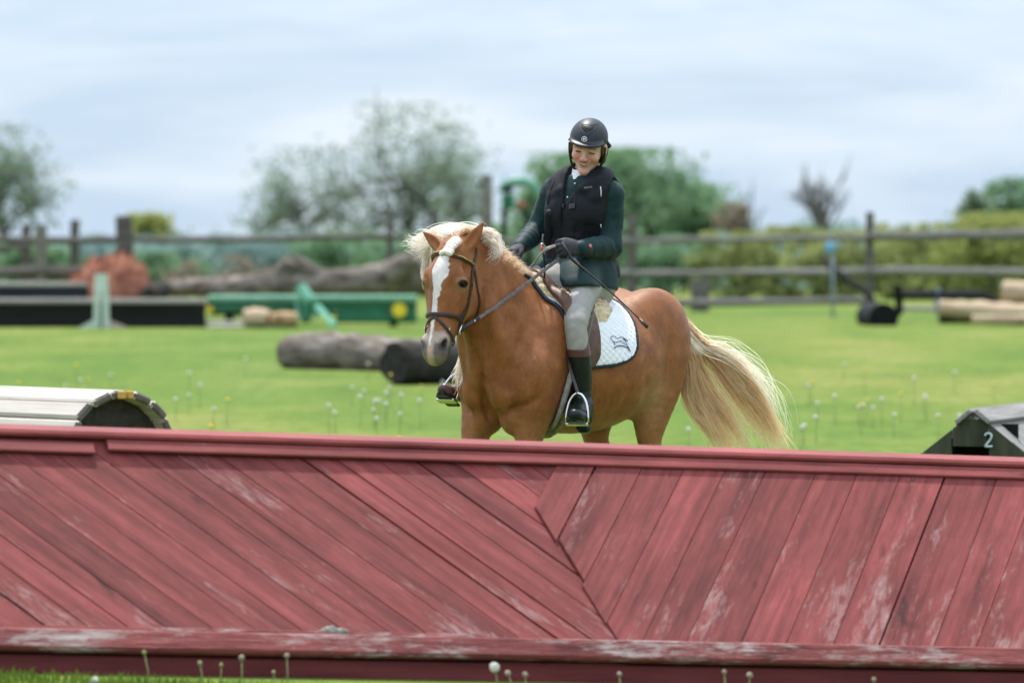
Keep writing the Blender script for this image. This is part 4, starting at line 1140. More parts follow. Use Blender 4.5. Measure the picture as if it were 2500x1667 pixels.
# barrel: s, top, bottom, half width
bar = [(0.27,1.16,0.80,.165),(0.18,1.25,0.715,.215),(0.05,1.29,0.675,.245),(-0.10,1.295,0.66,.265),(-0.26,1.262,0.655,.29),
       (-0.40,1.25,0.685,.295),(-0.52,1.27,0.765,.27),(-0.64,1.28,0.86,.235),(-0.74,1.235,0.92,.18)]
V_.limb([(a, 0, (t+b)/2, w, (t-b)/2) for a, t, b, w in bar], k=0.0, n=3)
for sd in (1, -1):
    # croup, thigh and buttock
    dh = 0.0 if sd > 0 else 0.035
    V_.ell((-0.64, .115*sd, 1.115), (.215, .135, .195), 0.06, axes=[(1,0,-.25),(0,1,0),(.25,0,1)])
    V_.ell((-0.69, .115*sd, 1.00), (.142, .112, .215), 0.05)
    V_.limb([(-0.68,.145*sd,1.08,.11,.14),(-0.63,.155*sd,.88,.098,.145),(-0.597+dh,.150*sd,.72,.072,.098),(-0.60+dh,.145*sd,.60,.049,.060),
             (-0.65,.14*sd,.50,.042,.054),(-0.675,.14*sd,.45,.043,.055)], k=0.05, n=4)
    V_.ell((-0.545, .165*sd, .88), (.085, .068, .10), 0.05)          # stifle
    V_.limb([(-0.675,.14*sd,.46,.043,.056),(-0.665,.14*sd,.38,.036,.043),(-0.645,.14*sd,.26,.033,.036),(-0.63,.14*sd,.19,.042,.047),
             (-0.60,.14*sd,.12,.04,.043),(-0.585,.14*sd,.075,.048,.05),(-0.575,.14*sd,.035,.058,.062)], k=0.025, n=3)
    V_.ell((-0.715, .14*sd, .47), (.03,.03,.045), 0.02)             # point of hock
    # shoulder, forearm, foreleg
    sf = 0.235 if sd > 0 else 0.285
    V_.ell((0.09, .16*sd, 1.02), (.15, .10, .27), 0.06, axes=[(1,0,.45),(0,1,0),(-.45,0,1)])
    V_.ell((0.235, .158*sd, .92), (.12, .095, .15), 0.045)
    V_.limb([(0.20,.165*sd,.94,.09,.13),(0.215,.155*sd,.80,.082,.115),(sf,.14*sd,.68,.060,.078),(sf+.01,.13*sd,.55,.048,.055),
             (sf+.015,.125*sd,.44,.048,.052),(sf+.005,.125*sd,.34,.034,.038),(sf,.125*sd,.23,.033,.036),(sf,.125*sd,.17,.041,.045),
             (sf+.03,.125*sd,.10,.039,.042),(sf+.045,.125*sd,.06,.05,.053),(sf+.055,.125*sd,.03,.06,.064)], k=0.05, n=3)
    # breast muscles
    V_.ell((0.335, .080*sd, .875), (.080, .078, .115), 0.022)
    V_.ell((0.27, .080*sd, .745), (.085, .060, .085), 0.03)
# withers ridge
V_.limb([(0.16,0,1.275,.06,.05),(0.02,0,1.29,.055,.045),(-0.12,0,1.275,.06,.04),(-0.28,0,1.23,.09,.04)], k=0.07)
# neck: thick, arched
V_.limb([(0.06,0,1.08,.170,.215),(0.22,0,1.155,.138,.200),(0.36,0.002,1.265,.106,.178),(0.46,0.0,1.375,.083,.150),(0.535,0.0,1.43,.066,.115),(0.565,0.0,1.455,.062,.085)], k=0.06, n=4)
V_.limb([(0.02,0,1.295,.05,.03),(0.16,0,1.325,.042,.045),(0.30,0,1.405,.036,.045),(0.44,0,1.485,.034,.04),(0.545,0,1.497,.035,.035)], k=0.06)
# brachial muscle and the windpipe line
for sd in (1, -1):
    V_.limb([tuple(hh(.16,-.12,.040*sd))+(.028,), (0.44,.070*sd,1.22,.040), (0.38,.10*sd,1.06,.05), (0.33,.10*sd,.94,.05)], k=0.05)
V_.limb([tuple(hh(.19,-.12,0))+(.036,), (0.50,.01,1.20,.042), (0.42,0,1.05,.05), (0.37,0,.93,.055)], k=0.05)
# head: t, front, back, half width
hd = [(-.005,.012,-.115,.070),(.05,.052,-.145,.090),(.11,.072,-.160,.100),(.17,.080,-.172,.100),(.23,.079,-.170,.092),(.29,.071,-.158,.080),
      (.35,.062,-.128,.068),(.40,.056,-.100,.061),(.45,.052,-.082,.058),(.49,.050,-.072,.059),(.525,.036,-.055,.050),(.538,.024,-.040,.040)]
V_.limb([tuple(hh(t,(f+b)/2,0)) + (w,(f-b)/2) for t,f,b,w in hd], lat=HM, k=0.016, n=3)
AX = [HD, HN, HM]
for sd in (1, -1):
    V_.ell(hh(.210,-.085,.060*sd), (.112,.088,.036), 0.014, axes=AX)        # cheek disc
    V_.ell(hh(.165,.030,.078*sd), (.045,.030,.026), 0.025, axes=AX)        # brow
    V_.limb([tuple(hh(.215,.018,.090*sd))+(.012,), tuple(hh(.28,.004,.074*sd))+(.011,), tuple(hh(.35,.0,.058*sd))+(.008,)], k=0.02)   # face ridge
    V_.ell(hh(.125,.012,.092*sd), (.03,.022,.012), 0.02, axes=AX, sub=True)  # hollow above the eye
    # ears
    c = 0.46 if sd > 0 else 1.15
    e0 = hh(.028,-.018,.058*sd); ed = nrm(-HD*.78 + HM*c*sd + HN*.10)
    eu = nrm(np.cross(ed, nrm(HN*.8 + HM*.35*sd)))                            # width direction of the leaf
    ef = nrm(np.cross(eu, ed))
    if ef @ HN < 0: ef = -ef
    V_.limb([tuple(e0)+(.027,.027), tuple(e0+ed*.035)+(.033,.024), tuple(e0+ed*.075)+(.029,.017), tuple(e0+ed*.108)+(.018,.011), tuple(e0+ed*.140)+(.006,.006)], lat=eu, k=0.018, n=4)
    V_.limb([tuple(e0+ed*.030+ef*.026)+(.015,.015), tuple(e0+ed*.07+ef*.019)+(.018,.012), tuple(e0+ed*.115+ef*.013)+(.008,.007)], lat=eu, k=0.008, n=3, sub=True)
    # eye: lids round a socket
    EAX = [nrm(HD + HN*-.25), nrm(HN + HD*.25 - HM*.35*sd), nrm(HM*sd + HN*.35)]
    V_.ell(hh(.200,.024,.086*sd), (.025,.031,.019), 0.014, axes=AX)
    V_.ell(hh(.203,.028,.103*sd), (.0140,.0210,.015), 0.005, axes=EAX, sub=True)
    V_.limb([tuple(hh(.198,.000,.101*sd))+(.006,), tuple(hh(.188,.014,.106*sd))+(.0095,), tuple(hh(.188,.034,.101*sd))+(.0095,), tuple(hh(.200,.052,.086*sd))+(.005,)], k=0.008)
    # nostril and lip
    V_.ell(hh(.475,.022,.047*sd), (.036,.026,.021), 0.016, axes=AX)
    nax = [nrm(HD + HN*.25), nrm(HN*.9 - HD*.25), HM]
    V_.ell(hh(.482,.030,.064*sd), (.021,.0135,.024), 0.006, axes=nax, sub=True)
    V_.ell(hh(.518,.0,.031*sd), (.024,.030,.025), 0.018, axes=AX)
    V_.limb([tuple(hh(.538,-.026,.020*sd))+(.005,), tuple(hh(.515,-.022,.049*sd))+(.006,), tuple(hh(.475,-.018,.060*sd))+(.005,), tuple(hh(.435,-.012,.060*sd))+(.0035,)], k=0.006, sub=True)
V_.ell(hh(.500,-.062,0), (.036,.024,.038), 0.015, axes=AX)               # chin
V_.ell(hh(.52,.014,0), (.030,.022,.036), 0.02, axes=AX)                   # upper lip
V_.ell(hh(.16,.066,0), (.07,.018,.05), 0.03, axes=AX)                     # flat forehead
V_.plane_cut((0, 0, 0.0), (0, 0, -1))
HV, HQ = V_.mesh(relax=1)
del V_

# tail dock and a little surface life: veins and muscle ripple, folds of skin at flank and elbow
_nn = vnoise(HV, 3.0, 4) * 0.0022 + vnoise(HV, 9.0, 9) * 0.0006
HV = HV + np.stack([np.zeros(len(HV)), np.sign(HV[:, 1]) * _nn * (np.abs(HV[:, 1]) > .06), np.zeros(len(HV))], 1)
def to_h(px, py, d):
    """A point of the photograph at depth d, in horse coordinates."""
    w = at(px, py, d) - Vector((HX, HY, 0))
    c, sn = math.cos(H_ROT), math.sin(H_ROT)
    return np.array([w.x*c + w.y*sn, -w.x*sn + w.y*c, w.z])

def snap(p, off=0.0):
    """Nearest point of the horse's skin, lifted by off (horse coordinates)."""
    q, n, _, _ = H_BVH.find_nearest(Vector(p))
    return q + n*off
def on_horse(px, py, off=0.0):
    """Where the line of sight through a place of the photograph meets the horse (horse coordinates)."""
    o_ = Vector(to_h(1250, HORIZON, 0.001)); d_ = Vector(to_h(px, py, 25.0)) - o_
    q, n, _, _ = H_BVH.ray_cast(o_, d_.normalized())
    return None if q is None else q + n*off
def flank(s, z, side=1, off=0.0):
    """Skin point at a given place along and up the horse, seen square from one side."""
    q, n, _, _ = H_BVH.ray_cast(Vector((s, side*1.0, z)), Vector((0, -side, 0)))
    if q is None: return None
    return q + n*off

def horse_normals(V, Q):
    n = np.cross(V[Q[:, 2]]-V[Q[:, 0]], V[Q[:, 3]]-V[Q[:, 1]]); out = np.zeros_like(V)
    for k in range(4): np.add.at(out, Q[:, k], n)
    return out/(np.linalg.norm(out, axis=1)[:, None]+1e-12)
from mathutils.bvhtree import BVHTree
H_BVH = BVHTree.FromPolygons([Vector(v) for v in HV], [tuple(int(i) for i in q) for q in HQ])
_N = horse_normals(HV, HQ)
def groove(px_pts, width, depth, both=True):
    """Press a line (depth > 0) or raise it (depth < 0) into the skin along places seen in the photograph, on both sides."""
    P = [on_horse(x, y) for x, y in px_pts]; P = [np.array(p) for p in P if p is not None]
    if len(P) < 2: return
    S = spline(P, 26)
    lines = [S]
    if both and np.mean(np.abs(S[:, 1])) > .05 and np.mean(S[:, 0]) < .45: lines.append(S*np.array([1, -1, 1]))
    for L in lines:
        lo, hi = L.min(0)-.08, L.max(0)+.08
        idx = np.where(((HV > lo) & (HV < hi)).all(1))[0]
        if not len(idx): continue
        d = np.full(len(idx), 9.0); kk = np.zeros(len(idx))
        for j, p in enumerate(L):
            dj = np.linalg.norm(HV[idx]-p, axis=1); m_ = dj < d; d[m_] = dj[m_]; kk[m_] = j
        fade = np.clip(np.minimum(kk, len(L)-1-kk)/14.0, .25, 1)
        HV[idx] -= _N[idx]*(depth*fade*np.exp(-(d/width)**2))[:, None]
groove([(1181,900),(1178,950),(1186,1000),(1202,1040)], .014, .014, False)
groove([(1152,835),(1172,890),(1180,945)], .012, .010, False); groove([(1165,835),(1185,890),(1190,940)], .016, -.006, False)
groove([(1146,985),(1166,1018),(1186,1048)], .013, .009)
groove([(1232,1012),(1268,992),(1296,985),(1318,960)], .018, .013)
groove([(1302,770),(1268,850),(1245,930),(1240,975)], .032, .012)
groove([(1335,800),(1330,880),(1318,950)], .030, -.007)
groove([(1184,690),(1180,735),(1163,778),(1142,806)], .011, .013, False)
groove([(1152,745),(1140,775),(1122,795)], .020, -.004, False)
groove([(1535,968),(1556,905),(1572,850)], .014, -.010); groove([(1522,950),(1540,900),(1552,850)], .016, .008)
groove([(1642,800),(1628,900),(1604,1000)], .028, .009); groove([(1590,830),(1580,920),(1572,1000)], .030, .006)
for k in range(5):
    groove([(1462+k*15,930),(1458+k*16,975),(1448+k*15,1015)], .008, .0022)
groove([(1131,722),(1113,758),(1098,790)], .010, .004, False)
H_BVH = BVHTree.FromPolygons([Vector(v) for v in HV], [tuple(int(i) for i in q) for q in HQ])
# coat colours (pigment only)
t_, n_, m_ = head_coords(HV)
noi = vnoise(HV, 9, 3); noi2 = vnoise(HV, 30, 5)
coat = np.tile(np.array([.290, .106, .037]), (len(HV), 1))
def blend(c, target, f):
    f = np.clip(f, 0, 1)[:, None]; return c*(1-f) + np.asarray(target)*f
coat = blend(coat, (.215, .072, .022), .35 + .35*noi)
coat = blend(coat, (.34, .160, .072), np.clip((.80 - HV[:, 2]) / .16, 0, 1) * .55)            # paler underneath
coat = blend(coat, (.60, .42, .24), np.clip((.40 - HV[:, 2]) / .2, 0, 1))                      # pale lower legs
flank = np.exp(-(((HV[:, 0]+.50)/.10)**2 + ((HV[:, 2]-.80)/.12)**2)); coat = blend(coat, (.40, .235, .12), flank*.7)
inhead = (t_ > -.06) & (t_ < .62) & (np.abs(m_) < .16) & (n_ > -.17) & (HV[:, 0] > .45)
fh = inhead.astype(float)
# star and blaze
cen = np.interp(t_, [.05, .12, .2, .3, .4, .52], [.004, .008, .004, -.004, -.006, -.006]) + .0025*noi2
wid = np.interp(t_, [.06, .075, .11, .155, .19, .235, .30, .38, .43, .50], [0, .022, .032, .046, .034, .021, .0165, .0135, .009, .006]) + .0035*noi2*(t_ < .25) + .0012*noi2
front = np.clip((n_ - .028) / .012, 0, 1) * (t_ < .50)
bl = np.clip((wid - np.abs(m_ - cen)) / .0035, 0, 1) * front * fh
# muzzle: pale, grey-skinned round nostrils and lips
mz = np.clip((t_ - (.412 + .03*np.clip(-n_*12, 0, 1) + .01*noi2)) / .03, 0, 1) * fh
coat = blend(coat, (.42, .345, .30), mz*.8)
grey = np.clip((t_ - .462 - .012*noi2) / .028, 0, 1) * fh
coat = blend(coat, (.085, .075, .078), grey * np.clip((np.abs(m_) - .010) / .012, 0, 1) * .85)
coat = blend(coat, (.065, .055, .052), np.clip((-.004 - n_)/.012, 0, 1) * np.clip((t_-.43)/.02, 0, 1) * fh * .85)
for sd in (1, -1):
    dn = np.sqrt(((t_-.482)/.028)**2 + ((n_-.03)/.018)**2 + ((m_-.055*sd)/.03)**2)
    coat = blend(coat, (.055, .048, .05), np.clip(1.25 - dn, 0, .45)/.45 * fh * .9)
    di = np.sqrt(((t_-.482)/.0215)**2 + ((n_-.03)/.0135)**2 + ((m_-.056*sd)/.019)**2)
    coat = blend(coat, (.022, .018, .02), np.clip(1.15 - di, 0, .25)/.25 * fh)
    de = np.sqrt(((t_-.205)/.034)**2 + ((n_-.024)/.042)**2 + ((m_-.09*sd)/.035)**2)
    coat = blend(coat, (.36, .22, .12), np.clip(1.2 - de, 0, .5)/.5 * fh * .6)
    de = np.sqrt(((t_-.202)/.0200)**2 + ((n_-.026)/.0290)**2 + ((m_-.095*sd)/.03)**2)
    coat = blend(coat, (.03, .022, .018), np.clip(1.12 - de, 0, .2)/.2 * fh)
coat = blend(coat, (.74, .69, .66), bl*.97)
pink = np.clip((.010 - np.abs(m_ + .004)) / .004, 0, 1) * np.clip((t_-.48)/.02, 0, 1) * (n_ > -.005) * fh
coat = blend(coat, (.55, .33, .24), pink*.8)
coat = blend(coat, (.34, .34, .10), np.clip((t_-.528)/.012, 0, 1) * fh * .22)                    # grass-stained lips
# hooves
coat = blend(coat, (.10, .085, .07), np.clip((.07 - HV[:, 2]) / .015, 0, 1))

def coat_material():
    m, nt, b, out = nodes_of('horse_coat')
    a = nt.nodes.new('ShaderNodeVertexColor'); a.layer_name = 'Col'
    n = noise_node(nt, (16, 16, 16), 6, 0.6)
    r = ramp_node(nt, n.outputs['Fac'], [(.3, (.82,.80,.78)), (.72, (1.16,1.16,1.16))])
    f = noise_node(nt, (95, 70, 26), 5, 0.7, 0.6)
    r2 = ramp_node(nt, f.outputs['Fac'], [(.3, (.86,.85,.84)), (.7, (1.12,1.13,1.14))])
    c = mixc(nt, 1.0, mixc(nt, 1.0, a.outputs[0], r.outputs[0], 'MULTIPLY'), r2.outputs[0], 'MULTIPLY')
    nt.links.new(c, b.inputs['Base Color'])
    b.inputs['Roughness'].default_value = 0.46
    b.inputs['Specular IOR Level'].default_value = 0.30
    b.inputs['Specular Tint'].default_value = (1.0, .80, .62, 1)
    b.inputs['Sheen Weight'].default_value = 0.10
    b.inputs['Sheen Tint'].default_value = (1.0, .72, .5, 1)
    b.inputs['Sheen Roughness'].default_value = 0.4
    f2 = noise_node(nt, (260, 150, 55), 3, 0.6, 0.8)
    bump_node(nt, b, f2.outputs['Fac'], 0.28, 0.006)
    return m
M_COAT = coat_material()

horse = empty('horse', (HX, HY, 0), H_ROT, 'chestnut pony with white blaze and flaxen mane and tail behind the red jump', 'horse')
body = mesh_obj('body', HV, HQ, M_COAT, horse, smooth=True, col=coat)

# short coat hair lying back and down over the skin
_rs = np.random.RandomState(44); _n = 90000
_fa = np.linalg.norm(np.cross(HV[HQ[:, 2]]-HV[HQ[:, 0]], HV[HQ[:, 3]]-HV[HQ[:, 1]]), axis=1)
_pick = _rs.choice(len(HQ), _n, p=_fa/_fa.sum()); _v0 = HQ[_pick, 0]
_w = _rs.dirichlet([1, 1, 1, 1], _n)
_P = (HV[HQ[_pick]]*_w[:, :, None]).sum(1); _NN = horse_normals(HV, HQ)[_v0]
_t0 = np.tile(np.array([-.55, 0, -.85]), (_n, 1)); _hd = (_P[:, 0] > .52) & (_P[:, 2] > .95); _t0[_hd] = HD
_t0 = _t0 + _rs.normal(size=(_n, 3))*.28
_t0 -= _NN*(_t0*_NN).sum(1)[:, None]; _t0 /= np.linalg.norm(_t0, axis=1)[:, None]+1e-9
_sd = np.cross(_NN, _t0); _L = np.where(_hd, .007, .013)*_rs.uniform(.6, 1.3, _n); _wd = np.where(_hd, .0004, .0006)
_b = _P - _NN*.0005; _e = _P + _t0*_L[:, None] + _NN*(_L*.16)[:, None]
_q = np.stack([_b - _sd*_wd[:, None], _b + _sd*_wd[:, None], _e + _sd*(_wd*.3)[:, None], _e - _sd*(_wd*.3)[:, None]], 1)
_c = np.repeat(coat[_v0]*_rs.uniform(.75, 1.45, _n)[:, None], 4, 0)
ch = mesh_obj('coat_hair', _q.reshape(-1, 3), np.arange(_n*4).reshape(-1, 4), M_COAT, body, col=_c); ch['kind'] = 'stuff'
M_EYE = mat('horse_eye', (.006, .004, .003), (.014, .008, .006), 60, rough=0.05, spec=0.12)
for sd in (1, -1):
    e = MB(); c = hh(.203, .026, .0905*sd)
    vs, fs = [], []
    for i in range(9):
        for j in range(16):
            th, ph = math.pi*i/8, 2*math.pi*j/16
            p = HD*math.cos(th)*.0165 + (HN*math.cos(ph)*.0235 + HM*math.sin(ph)*.0170)*math.sin(th)
            vs.append(c + p)
    for i in range(8):
        for j in range(16):
            fs.append([i*16+j, i*16+(j+1) % 16, (i+1)*16+(j+1) % 16, (i+1)*16+j])
    e.add(vs, fs).build('eye', M_EYE, horse, smooth=True)

# ---- hair
def hair_material(name, rough=0.6):
    m, nt, b, out = nodes_of(name)
    a = nt.nodes.new('ShaderNodeVertexColor'); a.layer_name = 'Col'
    n = noise_node(nt, (40, 40, 40), 2)
    r = ramp_node(nt, n.outputs['Fac'], [(.3, (.9,.9,.9)), (.7, (1.08,1.08,1.08))])
    c = mixc(nt, 1.0, a.outputs[0], r.outputs[0], 'MULTIPLY')
    nt.links.new(c, b.inputs['Base Color'])
    b.inputs['Roughness'].default_value = rough; b.inputs['Specular IOR Level'].default_value = 0.12
    tb = nt.nodes.new('ShaderNodeBsdfTranslucent'); nt.links.new(c, tb.inputs['Color'])
    ms = nt.nodes.new('ShaderNodeMixShader'); ms.inputs[0].default_value = 0.5
    nt.links.new(b.outputs[0], ms.inputs[1]); nt.links.new(tb.outputs[0], ms.inputs[2]); nt.links.new(ms.outputs[0], out.inputs['Surface'])
    return m
M_HAIR = hair_material('flaxen_hair')

def flax(dark, light, tip=None):
    def f(rs, ts, lockv=None):
        k = rs.uniform() ** 1.2
        if lockv is not None: k = .3*k + .7*lockv
        c = np.array(dark)*(1-k) + np.array(light)*k
        out = np.tile(c, (len(ts), 1))
        if tip is not None:
            out = out*(1-ts[:, None]*.6) + np.array(tip)*ts[:, None]*.6
        return out
    return f

# tail: root on the dock, streaming away to the right and down
tg = []
for pts in (
    [(1640,776,0),(1668,808,.03),(1700,842,.05),(1728,872,.05),(1752,930,.05),(1790,985,.05),(1835,1035,.05),(1885,1105,.05)],
    [(1643,776,0),(1678,806,.03),(1712,842,.06),(1752,858,.08),(1800,900,.08),(1845,965,.10),(1885,1040,.10),(1925,1105,.10)],
    [(1646,776,0),(1682,808,.03),(1716,846,.06),(1765,866,.09),(1820,920,.10),(1858,985,.12),(1890,1050,.12),(1915,1115,.12)],
    [(1640,778,0),(1668,815,.02),(1698,860,.02),(1712,905,.02),(1742,958,.0),(1782,1010,.0),(1815,1065,.0),(1850,1125,.0)],
    [(1636,780,0),(1660,818,.0),(1684,868,.0),(1694,915,.0),(1714,965,-.02),(1744,1012,-.02),(1778,1065,-.02),(1810,1128,-.02)],
    [(1634,782,0),(1656,822,-.02),(1676,872,-.03),(1684,920,-.03),(1698,970,-.04),(1722,1018,-.04),(1752,1068,-.04),(1782,1125,-.04)],
    [(1632,784,0),(1652,824,-.02),(1670,875,-.05),(1674,925,-.06),(1682,975,-.07),(1704,1015,-.07),(1732,1040,-.07),(1752,1066,-.07)]):
    tg.append([to_h(x, y, 26.27 + dd) for x, y, dd in pts])
strands('tail', tg, 3200, .0019, M_HAIR, horse, spread=.013, seed=4, wob=.016, tip=.22, colour=flax((.50,.25,.085), (.94,.73,.43), (.95,.82,.56)), lens=(.60, 1.0), locks=60, lock_spread=.024, frizz=.30)
tail = bpy.context.scene.objects['tail']
# near-white top hairs and loose flyaways belong to the same tail
tg2 = []
for pts in ([(1640,774,0),(1672,802,.03),(1708,840,.06),(1762,852,.08),(1812,885,.10),(1862,945,.12),(1890,1010,.12),(1902,1065,.12)],
            [(1641,775,0),(1678,806,.03),(1716,846,.06),(1770,862,.09),(1830,905,.11),(1875,955,.13),(1900,1025,.13),(1912,1085,.13)]):
    tg2.append([to_h(x, y, 26.25 + dd) for x, y, dd in pts])
strands('tail_flyaway_hair', tg2, 190, .0016, M_HAIR, tail, spread=.016, seed=8, wob=.03, tip=.2, locks=9, lock_spread=.03, frizz=.3, colour=flax((.88,.80,.62), (.98,.95,.88)), lens=(.55, 1.0))
tg3 = []
for pts in ([(1636,775,0),(1650,800,.0),(1664,826,.01),(1680,850,.02),(1695,872,.03)],
            [(1640,775,0),(1660,798,.02),(1682,826,.04),(1706,850,.05),(1732,866,.06)]):
    tg3.append([to_h(x, y, 26.22 + dd) for x, y, dd in pts])
strands('tail_dock_hair', tg3, 420, .0021, M_HAIR, tail, spread=.010, seed=9, wob=.006, colour=flax((.86,.76,.60), (.97,.94,.86)), lens=(.5, 1.0))

# mane: rooted along the crest, most of it thrown to the far side by the wind
crest = spline([(0.05,0,1.32),(0.16,0,1.367),(0.30,0,1.447),(0.44,0,1.522),(0.545,0,1.530),(0.60,0.01,1.522)], 4)
mg = []
for i, c in enumerate(crest):
    f = i / (len(crest) - 1)
    k = .40 + .25*f
    mg.append([c + np.array([0,0,-.02]), c + np.array([-.01*f,-.03*k,.030*k]), c + np.array([-.03*f,-.11*k,.035*k]), c + np.array([-.04*f,-.19*k,.01]),
               c + np.array([-.05*f,-.235*k,-.09*k]), c + np.array([-.06*f,-.25*k,-.22*k]), c + np.array([-.07*f,-.245*k,-.36*k])])
strands('mane', mg, 2600, .0016, M_HAIR, horse, spread=.014, seed=21, wob=.018, locks=40, lock_spread=.02, frizz=.2, colour=flax((.86,.76,.64), (.98,.96,.93)), lens=(.5, 1.0))
mane = scene.objects['mane']
# upright fuzz of the crest, and the curl behind the near ear
fz = []
for i, c in enumerate(crest[:-2]):
    f = i / (len(crest) - 1)
    h_ = .030 + .035*f
    fz.append([c + np.array([0,.012,-.02]), c + np.array([0,.016,h_*.5]), c + np.array([-.006,.024+.01*f,h_*.9]), c + np.array([-.012,.036+.014*f,h_*.95]), c + np.array([-.018,.05+.02*f,h_*.7])])
strands('crest_hair', fz, 1900, .0013, M_HAIR, mane, spread=.008, seed=22, wob=.008, colour=flax((.74,.52,.32), (.96,.90,.80)), lens=(.45, 1.0))
cl = []
for pts in ([(1172,572,0),(1181,562,0),(1190,564,-.01),(1197,578,-.02),(1203,592,-.03),(1209,606,-.03)],
            [(1176,585,0),(1188,572,-.01),(1204,575,-.03),(1214,592,-.04),(1210,610,-.05),(1196,617,-.05)],
            [(1180,600,0),(1190,590,-.02),(1206,592,-.04),(1216,606,-.05),(1206,620,-.05),(1190,618,-.04)]):
    cl.append([to_h(x, y, 25.36 + dd) for x, y, dd in pts])
strands('mane_curl', cl, 480, .0014, M_HAIR, mane, spread=.010, seed=23, wob=.014, locks=14, lock_spread=.012, frizz=.15, colour=flax((.86,.76,.64), (.98,.96,.93)), lens=(.6, 1.0))
# top-knot hair thrown over the poll between and behind the ears, wisps to the left
tk = []
for pts in ([(1172,566,0),(1152,566,.02),(1124,562,.04),(1090,566,.05),(1052,578,.05),(1018,588,.05),(996,596,.05)],
            [(1164,580,0),(1140,573,0),(1105,567,.02),(1070,574,.04),(1042,588,.05),(1016,592,.06),(992,598,.06)],
            [(1150,590,0),(1125,576,-.02),(1098,572,-.02),(1072,580,.0),(1050,596,.03),(1034,604,.05),(1010,606,.06)],
            [(1140,596,0),(1118,586,-.03),(1096,584,-.03),(1074,592,-.02),(1058,606,.02),(1046,625,.05),(1040,650,.06)]):
    tk.append([to_h(x, y, 25.35 + dd + (.07 if x < 1085 else 0)) for x, y, dd in pts])
strands('poll_hair', tk, 1050, .0015, M_HAIR, mane, spread=.010, seed=24, wob=.018, locks=22, lock_spread=.016, frizz=.2, colour=flax((.86,.76,.64), (.98,.96,.93)), lens=(.55, 1.0))
# hair hanging on the far side, seen below the far ear and behind the chin
fh_ = []
for pts in ([(1060,575,0),(1044,600,0),(1036,640,0),(1034,675,0),(1038,705,0)],
            [(1070,580,.02),(1052,610,.02),(1046,650,.02),(1048,690,.02),(1052,720,.02)]):
    fh_.append([to_h(x, y, 25.46 + dd) for x, y, dd in pts])
strands('far_mane_hair', fh_, 260, .0020, M_HAIR, mane, spread=.007, seed=25, wob=.006, colour=flax((.86,.76,.64), (.98,.96,.93)), lens=(.6, 1.0))
fh_ = []
for pts in ([(1150,790,0),(1138,840,0),(1124,880,0),(1112,915,0),(1104,945,0)], [(1160,800,0),(1150,850,0),(1140,890,0),(1130,925,0),(1122,950,0)]):
    fh_.append([to_h(x, y, 25.50 + dd) for x, y, dd in pts])
strands('throat_mane_hair', fh_, 160, .0018, M_HAIR, mane, spread=.012, seed=26, wob=.012, colour=flax((.86,.76,.64), (.98,.96,.93)), lens=(.5, 1.0))

# braided forelock between the ears
br = MB()
bp = spline([(1.0,)+tuple(to_h(1114,586,25.18)), (1.0,)+tuple(to_h(1102,600,25.12)), (1.0,)+tuple(to_h(1090,618,25.075))], 3)[:, 1:]
bv, bf = [], []
for i, p in enumerate(bp):
    for q in (-1, 1):
        c = p + HM*q*.0125 + HN*(.004*((i+q) % 2))
        r_ = .0185 + .003*math.sin(i*1.3)
        n0 = len(bv)
        for a in range(7):
            for b_ in range(12):
                th, ph = math.pi*a/6, 2*math.pi*b_/12
                bv.append(c + HM*math.sin(th)*math.cos(ph)*r_ + HN*math.sin(th)*math.sin(ph)*r_*.85 + HD*math.cos(th)*r_*.62 + (HM*q*.0+HD)*.004*math.cos(ph)*q)
        for a in range(6):
            for b_ in range(12):
                bf.append([n0+a*12+b_, n0+a*12+(b_+1) % 12, n0+(a+1)*12+(b_+1) % 12, n0+(a+1)*12+b_])
br.add(bv, bf)
M_BRAID = mat('braided_hair', (.72,.62,.52), (.90,.85,.80), 60, rough=.6, bump=.8, bscale=160, stretch=(1,1,.35), dist=.006)
br.build('forelock_braid', M_BRAID, horse, smooth=True)
# ------------------------------------------------------------------ tack
M_LEATHER = mat('dark_leather', (.020,.012,.010), (.045,.024,.018), 40, rough=.42, spec=.4, bump=.12, bscale=300, dist=.002)
M_BROWN = mat('brown_leather', (.075,.034,.021), (.125,.060,.037), 22, rough=.5, spec=.3, bump=.12, bscale=260, dist=.002)
M_GREYLEATHER = mat('worn_rein_leather', (.085,.065,.060), (.16,.13,.12), 60, rough=.55, spec=.35, bump=.3, bscale=300, dist=.002)
M_STEEL = mat('polished_steel', (.62,.61,.60), (.70,.70,.69), 30, rough=.16, metal=1.0)
M_BRASS = mat('brass_beads', (.20,.135,.04), (.34,.25,.09), 90, rough=.4, metal=.6)
M_PADWHITE = mat('white_quilt', (.78,.78,.80), (.84,.84,.85), 50, rough=.85, spec=.15, bump=.15, bscale=400, dist=.002)
M_NAVY = mat('navy_binding', (.010,.020,.034), (.018,.034,.050), 80, rough=.7, bump=.2, bscale=500, dist=.002)
M_FLEECE = mat('cream_sheepskin', (.60,.46,.27), (.76,.62,.41), 30, rough=.95, spec=.05, bump=.8, bscale=140, dist=.012, sheen=.3)
M_GREYFLEECE = mat('grey_fleece', (.26,.23,.20), (.40,.37,.33), 60, rough=.95, spec=.05, bump=.8, bscale=240, dist=.008)

def norm_at(p):
    q, n, _, _ = H_BVH.find_nearest(Vector(p)); return n
def strap(pts, w, th, name, material, parent, n=8, ups=None, steps=5, off=None):
    P = [Vector(p) for p in spline([tuple(p) for p in pts], steps)]
    if off is not None: P = [snap(p, off) for p in P]
    U = ups if ups is not None else [norm_at(p) for p in P]
    m = MB(); m.tube(P, w/2, n=n, up=U, flat=th/w)
    return m.build(name, material, parent, smooth=True, angle=50)

